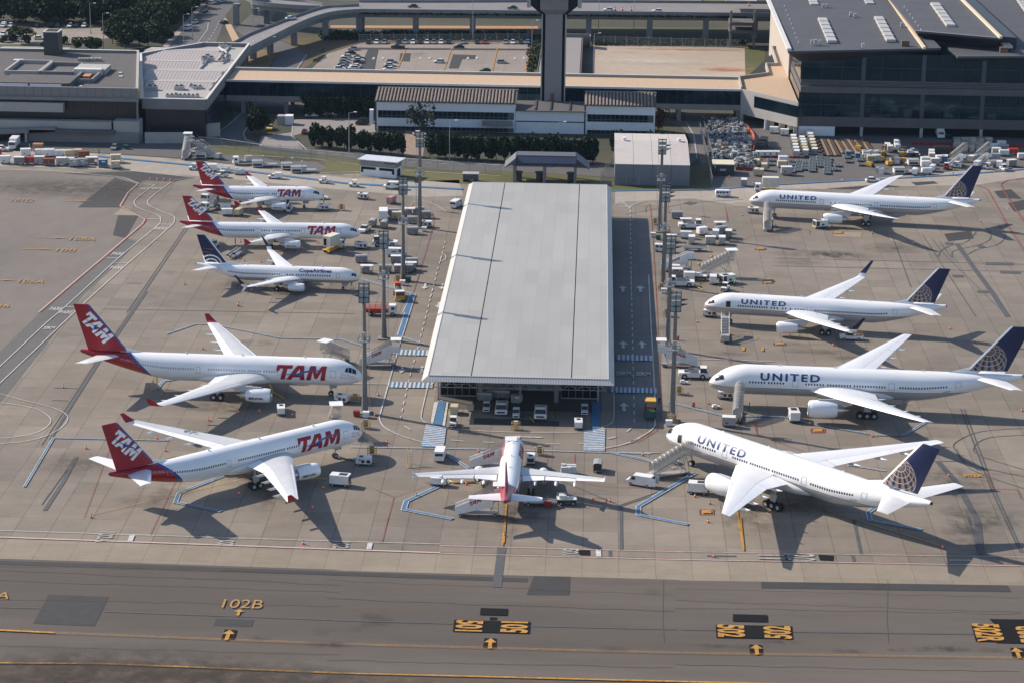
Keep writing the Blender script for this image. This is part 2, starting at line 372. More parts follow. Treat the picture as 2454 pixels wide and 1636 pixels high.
for pts in ([('N',-200,610),('N',265,622)],[('N',720,645),('N',2352,705)],[('O',0,705),('O',820,728)],[('O',1350,745),('O',2352,768)],[('Q',0,770),('Q',232,773)],[('Q',764,785),('Q',2002,800)]): lay.line([g(*p) for p in pts], .45)
for pts in ([('O',1155,205),('O',1120,478)],): lay.line([g(*p) for p in pts], 1.5)
for pts in ([('O',1974,0),('O',1978,215)],[('Q',1182,12),('Q',1232,252)],[('Q',1970,0),('Q',2055,262)],[('O',1898,225),('O',1900,268)],[('Q',1172,260),('Q',1184,302)],[('Q',172,262),('Q',373,265)],[('K',2098,1185),('K',2098,1560)]): lay.line([g(*p) for p in pts], .55)
for pts in ([('K',1590,970),('K',2098,1185),('K',2352,1100)],[('K',1240,835),('K',1590,970)],[('L',0,560),('L',230,480)],[('I',1110,800),('I',1290,1290)],[('I',1400,800),('I',1900,1568)],[('I',1480,830),('I',1620,1000),('I',2200,1568)],
  [('I',0,1015),('I',2352,1075)],[('I',0,1090),('I',2352,1145)],[('H',0,450),('H',600,340),('H',1100,310)],[('L',1810,300),('L',2000,302)],[('E',1765,770),('E',1400,1310),('E',1220,1568)],[('E',1735,775),('E',1370,1310),('E',1190,1568)],
  [('J',710,0),('J',380,470),('J',0,1050)],[('J',235,1130),('J',0,1460)],[('J',415,118),('J',1600,140),('J',2150,150)],[('J',85,657),('J',280,662)],[('J',70,742),('J',180,745)],[('E',1190,1290),('E',1330,1293)],[('E',1465,893),('E',1580,897)]): lay.line([g(*p) for p in pts], .22)
lay.line([g('I',1720,880),g('I',1860,1080),g('I',2060,1350),g('I',2200,1568)], 1.3); lay.line(gv('J',(720,0),(400,470),(240,720),(60,1010)), .6); lay.line(gv('J',(240,1130),(150,1300),(20,1500)), .8)
lay.line(gv('L',(1850,300),(1960,420),(2080,640),(2105,840)), 1.2); lay.line(gv('L',(1985,0),(2160,460),(2330,830)), .25); lay.line(gv('L',(2005,0),(2178,460),(2345,830)), .25)
lay.curve(gv('I',(1460,890),(1540,1000),(1570,950),(1650,905),(1800,870),(1880,800),(1900,770)), .22); lay.curve(gv('I',(1560,860),(1670,1010),(1690,950),(1900,900),(2020,850),(2040,790),(2000,730)), .22)
lay.curve(gv('I',(1720,890),(1810,980),(1900,940),(2100,890),(2170,820),(2160,760),(2110,700)), .22)
lay.curve(gv('L',(2352,110),(2100,130),(1960,190),(1955,240),(2050,320),(2352,390)), .2); lay.curve(gv('L',(2352,150),(2150,165),(2065,215),(2100,270),(2352,350)), .2); lay.curve(gv('L',(1960,230),(2050,350),(2352,460)), .2)
for v, pts in (('I',[(1990,1055),(2250,1060),(2250,1085),(1990,1082)]),('I',[(2120,1135),(2315,1140),(2320,1165),(2130,1160)]),('I',[(1675,1172),(1780,1176),(1790,1198),(1685,1195)]),('I',[(1905,1320),(2015,1324),(2025,1345),(1915,1342)]),('I',[(1605,868),(1690,872),(1680,892),(1620,890)]),('I',[(1890,895),(1960,892),(1995,915),(1930,922)]),('H',[(535,345),(600,325),(670,345),(600,362)])): lay.poly(gv(v, *pts))
lay.build('pavement_seam', M('seam_tar', (.075,.078,.085), .8, var=.2), 'tar seams and dark strips in the pavement')
B_.build('painted_sign_ground', M('sign_black', (.012,.013,.015), .9, spec=.1), 'black painted boxes on the taxiway')
YEL = M('yellow_paint', (.44,.22,.035), .75, var=.4, scale=1.5); WHT = M('white_paint', (.50,.49,.47), .7, var=.3, scale=1.2); BLU = M('blue_paint', (.05,.15,.29), .7, var=.2, scale=1.2)
RED = M('red_paint', (.27,.06,.045), .7, var=.2, scale=1.2); PNK = M('pale_pink_paint', (.50,.38,.34), .7, var=.2, scale=1.2)
y = Ribbons(17); yf = Ribbons(18)
y.line(gv('N',(-300,992),(0,1003),(700,1007),(2352,1073))+gv('O',(2352,1130))+gv('Q',(1200,1160),(2352,1185)), .5)
for dz in (-.22, .22):
    pl = gv('N',(-100,772),(375,795),(2352,873))+gv('O',(2352,933))+gv('Q',(2352,968),(2600,972)); y.line([(p.x, p.y+dz) for p in pl], .09)
y.line(gv('N',(-200,768),(375,795)), .55)
PN = []
def lead(v, *pts):
    pl = gv(v, *pts); PN.append(pl); y.line(pl, .3)
lead('O',(1178,0),(1158,198)); lead('K',(1118,1165),(1095,1500)); lead('Q',(403,0),(425,228)); lead('L',(1120,560),(1400,650),(1700,740),(1885,800)); lead('L',(690,580),(728,820))
y.line(gv('J',(1420,1275),(900,1400),(300,1540)), .12); y.line(gv('J',(300,860),(1140,862)), .1)
def gtext(r, txt, v, x0, y0, x1, y1, **k):
    a = g(v, x0, y1); b = g(v, x1, y1); c = g(v, x0, y0); wd = (b-a).length; h = abs(c.y-a.y); vs, fs, tw = text_mesh(txt, k.get('bold', .03))
    r.text(txt, ((a.x+b.x)/2+ (c.x-a.x)*0, (a.y+c.y)/2), (1,0), (0,1), h, stretch=wd/(tw*h), **k)
for txt, v, x0, y0, x1, y1 in (('101D','E',95,500,300,530),('108A','E',650,860,892,893),('10B','E',520,968,708,998),('106A','E',165,1258,412,1292),('106','E',-110,1488,80,1522),('102A','N',-230,508,62,556),('102B','N',1522,563,1800,622)): gtext(yf, txt, v, x0, y0, x1, y1, bold=0.0)
yf.build('faded_number', M('faded_yellow_paint', (.38,.21,.055), .8, var=.35, scale=2), 'faded yellow stand numbers')
for v, x, yy, L in (('E',720,524,8.5),('E',492,868,8.5),('E',356,975,8.5),('E',0,1266,8.5)): y.arrow(g(v, x, yy), (1,0), L, 1.0)
y.arrow(g('N',1642,655), (0,1), 2.6, 1.6)
for v, x, yy in (('N',1568,810),('O',1075,868),('Q',513,910),('Q',2306,933)): y.arrow(g(v, x, yy), (0,1), 3.9, 2.0)
def turned(txt, v, x, yy, right):
    p = g(v, x, yy); y.text(txt, p, (0,-1) if right else (0,1), (1,0) if right else (-1,0), 4.0, bold=.035, stretch=.58)
turned('501','O',932,748,True); turned('501','O',1238,757,False); turned('502','Q',340,783,True); turned('502','Q',655,792,False); turned('502R','Q',2108,795,True); turned('502R','Q',2400,805,False)
for v, x, yy in (('H',680,915),('H',798,843),('H',950,850),('M',500,322),('M',625,325),('I',0,0)):
    if v != 'I': y.poly([g(v,x-9,yy-12),g(v,x+9,yy-12),g(v,x+9,yy+12),g(v,x-9,yy+12)])
gtext(y, '502R', 'L', 2000, 376, 2120, 392)
y.build('taxi_marking', YEL, 'yellow taxi lines, arrows and stand numbers')
r_ = Ribbons(11)
for pts, w_ in (([('O',730,187),('O',2352,230)],.14),([('Q',0,232),('Q',2352,268),('Q',2700,273)],.14),([('O',730,240),('O',2352,283)],.2),([('Q',0,290),('Q',2352,326),('Q',2700,331)],.2),
  ([('J',918,1300),('J',800,1549)],.12),([('N',1088,0),('N',1032,120)],.12),([('O',372,0),('O',330,172)],.12),([('K',0,1045),('K',155,1108),('K',52,1498)],.12),([('K',155,1108),('K',420,1020)],.1),([('J',480,1040),('J',290,1549)],.1),
  ([('E',1310,355),('E',1215,440),('E',1140,565),('E',1300,650),('E',1375,690),('E',1350,735),('E',1000,1035),('E',750,1245),('E',380,1562)],.25),([('I',1900,330),('I',2010,370),('I',2180,680),('I',2352,940)],.25),([('I',2352,270),('I',2200,285),('I',2135,320),('I',2180,420),('I',2352,680)],.3),
  ([('K',1740,975),('K',1930,1018),('K',2352,1025)],.1),([('K',1700,740),('K',1700,880)],.1),([('K',1465,740),('K',1465,860)],.1),([('L',0,455),('L',330,455)],.1),([('L',800,70),('L',808,150),('L',1090,250)],.12),
  ([('U',430,0),('U',470,760),('U',490,1330),('U',440,1460),('U',270,1568)],.13),([('K',2352,562),('K',2230,635),('K',1960,700)],.16),([('L',1780,370),('L',2352,376)],.1),([('L',2140,380),('L',2172,462),('L',2310,465),('L',2335,520)],.16),
  ([('M',0,195),('M',700,210)],.1),([('M',0,262),('M',700,268)],.1),([('M',150,375),('M',415,375),('M',418,415)],.1),([('M',0,575),('M',270,580)],.1),([('M',0,785),('M',360,790)],.1),([('M',570,795),('M',585,880),('M',770,940)],.12),
  ([('H',940,420),('H',955,515)],.14),([('H',1010,730),('H',1175,655),('H',1330,655),('H',1415,630)],.12),([('H',1640,590),('H',1725,600),('H',1725,640)],.12),([('S',800,0),('S',735,200),('S',600,560)],.12),([('T',1150,380),('T',1130,520),('T',1000,960),('T',850,1450)],.13),([('T',980,235),('T',1120,310),('T',1155,400)],.13),
  ([('Y',770,70),('Y',800,420),('Y',850,1250),('Y',870,1568)],.13),([('Y',700,200),('Y',700,110),('Y',770,70)],.16)): r_.line([g(*p) for p in pts], w_)
for v, x0, y0, x1, y1 in (('L',475,582,555,612),('L',1120,114,1198,137),('M',700,280,777,298),('M',945,848,1035,870),('H',1280,1080,1380,1102),('H',1215,765,1310,785),('H',1945,613,2040,635),('K',1852,1118,1965,1155)):
    r_.line([g(v,x0,y0),g(v,x1,y0),g(v,x1,y1),g(v,x0,y1),g(v,x0,y0)], .18)
r_.build('clearance_marking', RED, 'thin red clearance lines on the apron')
yb = Ribbons(19)
for v, x0, y0, x1, y1 in (('L',488,588,542,606),('L',1135,118,1185,133),('M',710,284,767,294),('M',960,852,1020,866),('H',1295,1084,1365,1098),('H',1228,768,1298,782),('H',1958,616,2028,632)): yb.poly([g(v,x0,y0),g(v,x1,y0),g(v,x1,y1),g(v,x0,y1)])
yb.build('hydrant_marking', YEL, 'yellow fuel pit markings')
pk = Ribbons(10)
pk.line(gv('N',(-200,128),(0,135),(2352,220))+gv('O',(730,243)), .5); pk.line([p+Vector((-.35,-.3,0)) for p in gv('E',(1310,355),(1215,440),(1140,565),(1300,650),(1375,690),(1350,735),(1000,1035),(750,1245),(380,1562))], .3)
pk.build('edge_marking', PNK, 'pale pink edge lines')
wt = Ribbons(13); wf = Ribbons(12)
W1 = [('E',1455,368),('E',1280,500),('E',1268,560),('E',1330,600),('E',1490,660),('E',1505,720),('E',1460,770),('E',1110,1060),('E',740,1400),('E',560,1560),('s',100,785),('s',-60,935)]
W2 = [('E',1610,340),('E',1440,470),('E',1390,520),('E',1400,560),('E',1520,620),('E',1620,660),('E',1640,700),('E',1590,770),('E',1200,1110),('E',780,1490),('s',100,824),('s',-60,975)]
for q in (W1, W2): wt.curve([g(*p) for p in q], .22)
wt.curve(gv('E',(0,225),(500,240),(900,275),(1150,300),(1250,335),(1300,358)), .3); wt.line(gv('E',(1300,358),(1380,330),(1620,330),(1830,300)), .15)
for a, b in (((1345,365),(1455,368)),((990,1055),(1115,1060)),((1080,1100),(1205,1105)),((610,1515),(710,1518)),((1480,740),(1610,742)),((1380,692),(1510,686))): wt.line(gv('E', a, b), .3)
wt.line([g('N',-200,86),g('N',0,90),g('N',2352,165),g('O',730,183)], .16); wt.line(gv('O',(730,194),(2352,236))+gv('Q',(2352,274),(2600,278)), .14); wt.line(gv('O',(730,248),(2352,290))+gv('Q',(2352,334),(2600,338)), .18)
for pts in ([('N',910,122),('N',893,165)],[('O',250,176),('O',240,220)],[('O',1818,222),('O',1820,270)]): wt.line([g(*p) for p in pts], .9)
wt.curve(gv('s',(-40,935),(0,944),(50,958),(100,970),(145,985),(163,1003),(140,1030),(100,1048),(50,1059),(0,1063),(-40,1066)), .16); wt.curve(gv('s',(-40,960),(0,965),(50,972),(95,984),(122,1006),(105,1028),(72,1041),(30,1048),(0,1050),(-40,1052)), .16)
wt.curve(gv('S',(745,180),(635,590),(520,1000),(440,1290),(430,1350),(480,1430),(640,1510),(830,1568))+gv('K',(390,647)), .25)
wt.curve(gv('S',(880,1050),(825,1290),(828,1350),(860,1380),(925,1400))+gv('K',(600,518),(800,538),(1200,555),(1760,555),(1845,542),(1920,522),(2010,480),(2035,420),(2036,300),(2034,150)), .2)
wt.curve(gv('U',(370,0),(400,600),(425,1070),(430,1350),(400,1450),(200,1568))+gv('K',(2250,610),(2100,665),(1960,690)), .25)
wt.line(gv('S',(957,30),(782,710),(703,990),(622,1360)), .22, dash=(2.2,2.6)); wt.line(gv('T',(1310,720),(1210,1090),(1160,1290),(1080,1568)), .2, dash=(2.2,3)); wt.line(gv('U',(205,-40),(222,760),(237,1390)), .22, dash=(2.4,2.6)); wt.line(gv('Y',(460,170),(468,780),(478,1568)), .2, dash=(2.4,2.6))
wt.curve(gv('Y',(455,140),(400,90),(330,30)), .2); wt.curve(gv('Y',(455,140),(500,80),(700,20)), .2); wt.curve(gv('T',(640,40),(860,90),(1000,140),(1150,190),(1320,290)), .2)
wt.line(gv('T',(1235,1020),(1270,890),(1320,940),(1310,985),(1235,1020)), .2)
for v, a, b in (('K',(650,622),(760,634)),('K',(920,640),(1010,644)),('K',(1210,648),(1300,651)),('K',(1450,655),(1570,657)),('K',(1735,653),(1775,653)),('K',(248,502),(300,535)),('K',(1975,612),(2055,595)),('K',(2145,552),(2180,523)),('U',(60,1520),(0,1535)),('U',(165,1470),(205,1437))): wt.line(gv(v, a, b), .25)
wt.arrow(g('K',1260,597), (-1,0), 7.5, 1.4)
for v, x, yy in (('S',642,885),('S',825,890),('S',855,110),('S',1018,112),('S',985,285)): wt.arrow(g(v, x, yy), (0,-1), 5.0, 1.9)
for v, x, yy in (('U',128,133),('U',292,135),('U',131,655),('U',308,657),('U',137,1238),('H',135,1150)): wt.arrow(g(v, x, yy), (0,1), 5.4, 2.2)
for v, a, b, c, d in (('U',65,905,205,938),('U',250,908,388,942)): gtext(wt, '20KM', v, a, b, c, d, bold=.015)
for v, a, b, c, d in (('E',1450,768,1560,792),('E',1045,1005,1157,1030),('E',1030,1135,1147,1160),('J',50,108,132,130),('J',120,132,205,152),('E',1310,396,1392,412),('E',1418,396,1508,412),('J',5,240,85,258)): gtext(wt, '20KM' if b in (396,240) else 'PARE', v, a, b, c, d, bold=.012)
for v, x, yy, t_ in (('N',725,135,'102A'),('N',1560,168,'102'),('O',55,190,'102'),('O',1630,240,'501')): wf.text(t_, g(v, x, yy), (0,-1), (1,0), 2.6, bold=.02, stretch=.65)
wf.text('II', g('Q',630,273), (0,-1), (1,0), 5.2, bold=.0, stretch=.8); wf.text('20', g('Q',812,275), (0,-1), (1,0), 5.2, bold=.01, stretch=.45)
wt.line(gv('Q',(1840,295),(1978,296)), .25); wt.line(gv('I',(2150,540),(2220,545)), .2); wt.line(gv('I',(2190,548),(2195,562)), .2)
for i in range(7): wt.line([g('Y',230+i*12,20+i*16), g('Y',700-i*34,8+i*17)], .2)
for v, x, yy in (('K',540,480),('K',560,302),('K',1885,512)): wt.text('*', (g(v, x, yy).x, g(v, x, yy).y-.3), (1,0), (0,1), 2.6, bold=.04)
wf.build('faded_marking', M('faded_white_paint', (.34,.32,.29), .8, var=.3), 'faded white figures on the front lane'); wt.build('road_marking', WHT, 'white lines, arrows and words painted on the service roads')
bl = Ribbons(15); bw = Ribbons(14)
def bluewhite(v, pts, w_=.35, e=.16):
    pl = gv(v, *pts); bw.line(pl, w_+2*e); bl.line(pl, w_)
bluewhite('K',[(-220,682),(0,685),(910,700),(1500,715),(2352,740)],.14,.14)
bluewhite('K',[(800,868),(600,735)],.5); bluewhite('K',[(640,970),(360,1100),(262,1145),(240,1215),(660,1297)],.75); bluewhite('K',[(1990,725),(2352,806)],.4)
bluewhite('J',[(-120,1340),(0,1140),(80,1003),(870,1020)],.3,.12); bluewhite('J',[(1250,1262),(945,1380),(918,1445),(1235,1508)],.6); bluewhite('J',[(855,292),(1060,222),(1180,225),(1640,318),(2050,325),(2250,385)],.3,.12); bluewhite('J',[(790,668),(835,612),(935,600)],.4); bluewhite('J',[(2050,630),(2352,632)],.1,.12)
bluewhite('L',[(450,370),(120,565),(120,612),(410,670)],.7); bluewhite('L',[(1500,562),(1450,600),(1462,645),(1760,698)],.6); bluewhite('L',[(0,252),(240,254)],.15,.14); bluewhite('L',[(0,262),(200,300),(330,345)],.3); bluewhite('L',[(1330,325),(1550,360)],.2)
bluewhite('M',[(0,672),(40,680),(360,760),(780,770),(940,815),(1380,890),(1560,890),(1700,805)],.4,.14); bluewhite('M',[(130,385),(700,405)],.1,.12)
bluewhite('F',[(1735,1250),(2000,1330),(2230,1395),(2150,1568)],.5); bluewhite('S',[(745,180),(620,572)],1.0,.2); bluewhite('S',[(620,572),(900,670)],.35); bluewhite('S',[(510,728),(595,742)],.15); bluewhite('S',[(90,1018),(515,1022)],.12)
for pts, w_ in (([('E',900,100),('E',1800,185),('F',350,212),('F',700,245),('F',1600,355),('F',2100,385),('F',2352,392),('s',1110,455)],1.6),([('C',900,1530),('c',0,1085),('c',350,1062),('c',940,1018),('c',2352,942),('I',1700,238),('I',2352,185),('s',2600,380)],1.2)): bl.line([g(*p) for p in pts], w_)
def zebra(v, q, n, vert):
    """q = near-left, near-right, far-right, far-left"""
    a, b, c, d = gv(v, *q); bl.poly([a, b, c, d])
    for i in range(n):
        t0, t1 = (i+.5)/n, (i+1)/n
        if vert: pp = [a.lerp(b,t0), a.lerp(b,t1), d.lerp(c,t1), d.lerp(c,t0)]
        else: pp = [a.lerp(d,t0), b.lerp(c,t0), b.lerp(c,t1), a.lerp(d,t1)]
        zw.poly(pp)
zw = Ribbons(16)
zebra('K',[(390,682),(582,686),(605,518),(430,490)],12,False); zebra('K',[(1775,718),(1957,722),(1962,522),(1780,545)],13,False)
zebra('S',[(598,752),(880,757),(890,705),(610,700)],7,True); zebra('S',[(512,1055),(925,1062),(935,1008),(525,1003)],10,True); zebra('U',[(60,800),(400,808),(398,758),(60,750)],8,True); zebra('U',[(0,1102),(445,1112),(443,1062),(0,1050)],11,True)
bl.poly(gv('K',(540,290),(600,292),(567,502),(495,490))); bl.poly(gv('K',(1850,300),(1920,302),(1917,524),(1845,528)))
bw.poly(gv('K',(500,300),(535,300),(490,488),(470,470))); bw.poly(gv('K',(605,300),(622,300),(592,505),(570,503)))
bw.build('walkway_edge_marking', WHT, 'white borders of the blue lines'); bl.build('walkway_marking', BLU, 'blue walkway and stand lines'); zw.build('crossing_marking', WHT, 'white bars of the blue crossings')
# ================================================================ AIRCRAFT
TIRE = M('tyre_rubber', (.02,.02,.02), .9); HUBM = M('wheel_hub', (.45,.45,.46), .5)
PAINTW = M('white_aircraft_paint', (.84,.85,.87), .26, var=.04, scale=.25, coat=.3)
WINGG = M('wing_grey', (.52,.53,.55), .4, var=.08, scale=.3); WINGL = M('wing_light_grey', (.70,.71,.74), .38, var=.05, scale=.3)
WINGD = M('wing_panel_grey', (.40,.41,.42), .45, var=.1, scale=.3)
METAL = M('bare_metal', (.55,.55,.56), .3, .9, var=.1); DARKM = M('dark_metal', (.06,.06,.065), .5, .4); BLACKG = M('cockpit_glass', (.015,.02,.028), .12)
REDP = M('tam_red', (.33,.008,.018), .5, var=.06); BLUEP = M('stripe_blue', (.03,.07,.28), .35, coat=.3); NAVY = M('navy_paint', (.004,.012,.065), .4, var=.06)
LETTERB = M('letter_blue', (.02,.045,.17), .4); LINEG = M('panel_line_grey', (.24,.26,.30), .5); PINKL = M('faded_red_lettering', (.55,.30,.32), .5)
WINDK = M('cabin_window_glass', (.03,.035,.045), .2); WINLT = M('cabin_window_shade', (.38,.40,.44), .4); BLACKP = M('black_paint', (.012,.012,.014), .5)
STRUTM = M('gear_strut', (.40,.40,.40), .5)
def livery(name, kind, **k):
    m, nt, p = new_mat(name); vec, (x, y, z) = coords(nt)
    white = (.85,.86,.88); n = noise(nt, vec, .35, 4, .6, (.3,1,2)); col = mixc(nt, remap(n, .3, .75), white, (.76,.765,.775))
    if kind == 'tam':                       # red tail cone behind a blue sweep; x runs forward from the nose at 0
        e = (x*-1.0) + z*k['k'] - k['x0'] - (z-k['zc'])*(z-k['zc'])*k['c']
        col = mixc(nt, e.gt(-k['w']), col, (.03,.075,.30)); col = mixc(nt, e.gt(0), col, (.32,.008,.017))
    else:
        e = z - k['zl'] + remap(x*-1.0, 0, k['L'], k.get('t0',0), k.get('t1',0))
        col = mixc(nt, e.lt(0), col, (.42,.425,.44)); col = mixc(nt, e.abs().lt(.07), col, (.33,.20,.10))
        gr = noise(nt, vec, .6, 5, .7, (.25,1,1)); dk = remap(z, .5, k['zl'], .35, 0)
        col = mixc(nt, remap(gr, .45, .7, 0, .25)*e.lt(0), col, (.22,.21,.20))
    nt.links.new(col, p.inputs['Base Color']); p.inputs['Roughness'].default_value = .25; p.inputs['Coat Weight'].default_value = .3
    return m
def globe_fin(name, cx, cz, r, copa=False, cut=None):
    m, nt, p = new_mat(name); vec, (x, y, z) = coords(nt)
    u = (x+cx)/r; v = (z-cz)/r; rr = u*u+v*v; inside = rr.lt(1.0)
    wv = (E(nt, (rr*-1.0+1.0).op('MAXIMUM', 0).k)).op('SQRT')
    a = rad(-52 if not copa else -38)        # pole tipped towards the viewer
    v2 = v*math.cos(a)-wv*math.sin(a); w2 = v*math.sin(a)+wv*math.cos(a)
    lat = v2.op('ARCSINE'); lon = u.op('ARCTAN2', w2)
    la = (lat*(1/rad(17))).frac(); lo = (lon*(1/rad(24))+.5).frac()
    navy = (.004,.012,.065)
    if not copa:
        gold = lo.gt(.50)*lo.lt(.95)*la.gt(.14)
        col = mixc(nt, inside*gold, navy, (.26,.165,.10))
        col = mixc(nt, inside*((la.lt(.10)).op('MAXIMUM', lo.lt(.06)*.4)), col, (.50,.50,.53))
        col = mixc(nt, (rr-.975).abs().lt(.03)*.5, col, (.5,.5,.55))
    else:
        q = ((u-.10)*(u-.10)+(v*v)).op('SQRT'); q = (q + u*.16)*3.9
        col = mixc(nt, q.lt(3.75)*(q.frac()).lt(.36)*q.gt(.9), navy, (.78,.79,.82))
        st = (z*1.15+x*.12).frac().lt(.13)*rr.gt(1.0)*rr.lt(1.9)*(x*-1.0).gt(cx-.6)
        col = mixc(nt, st*.8, col, (.45,.17,.05))
    if cut:                                  # leading edge in bare white
        e = (x*-1.0)-cut[0]-(z-cut[1])*cut[2]; col = mixc(nt, e.lt(cut[3]), col, (.78,.79,.82))
    nt.links.new(col, p.inputs['Base Color']); p.inputs['Roughness'].default_value = .4
    return m
def tam_fin(name, x0, z0, k):
    m, nt, p = new_mat(name); vec, (x, y, z) = coords(nt)
    e = (x*-1.0)-x0-(z-z0)*k
    col = mixc(nt, e.lt(.42), (.32,.008,.017), (.03,.075,.30)); nt.links.new(col, p.inputs['Base Color'])
    p.inputs['Roughness'].default_value = .5; return m
# the airline wordmark on the jets, drawn as outlines (unit height, leaning forward)
def tam_polys():
    A = [[(.70,0),(1.06,0),(1.22,.20),(1.40,.40),(1.70,.78),(1.70,1),(1.52,1)],[(1.22,.20),(1.70,.20),(1.70,.40),(1.40,.40)],[(1.70,0),(2.02,0),(2.02,1),(1.70,1)]]
    T = [[(.10,1),(.02,.60),(.24,.60),(.30,.76),(.51,.76),(.83,.76),(1.14,.76),(1.22,1)],[(.51,.76),(.30,0),(.62,0),(.83,.76)]]
    Mm = [[(2.12,0),(2.46,0),(2.62,.60),(2.84,1),(2.44,1)],[(2.62,.60),(2.74,.14),(2.92,.14),(2.84,1)],[(2.92,.14),(3.26,.64),(3.62,1),(3.26,1),(2.88,.52)],[(3.26,.64),(3.14,0),(3.46,0),(3.62,1)]]
    return poly_mesh(T+A+Mm)
BIRD = [[(-.05,.34),(.9,.40),(1.5,.46),(1.5,.40),(.9,.35)],[(1.5,.46),(1.9,.62),(2.0,.50),(1.72,.18),(1.5,.40)],[(1.9,.62),(2.7,.74),(3.5,.66),(3.5,.63),(2.7,.66),(2.0,.50)]]
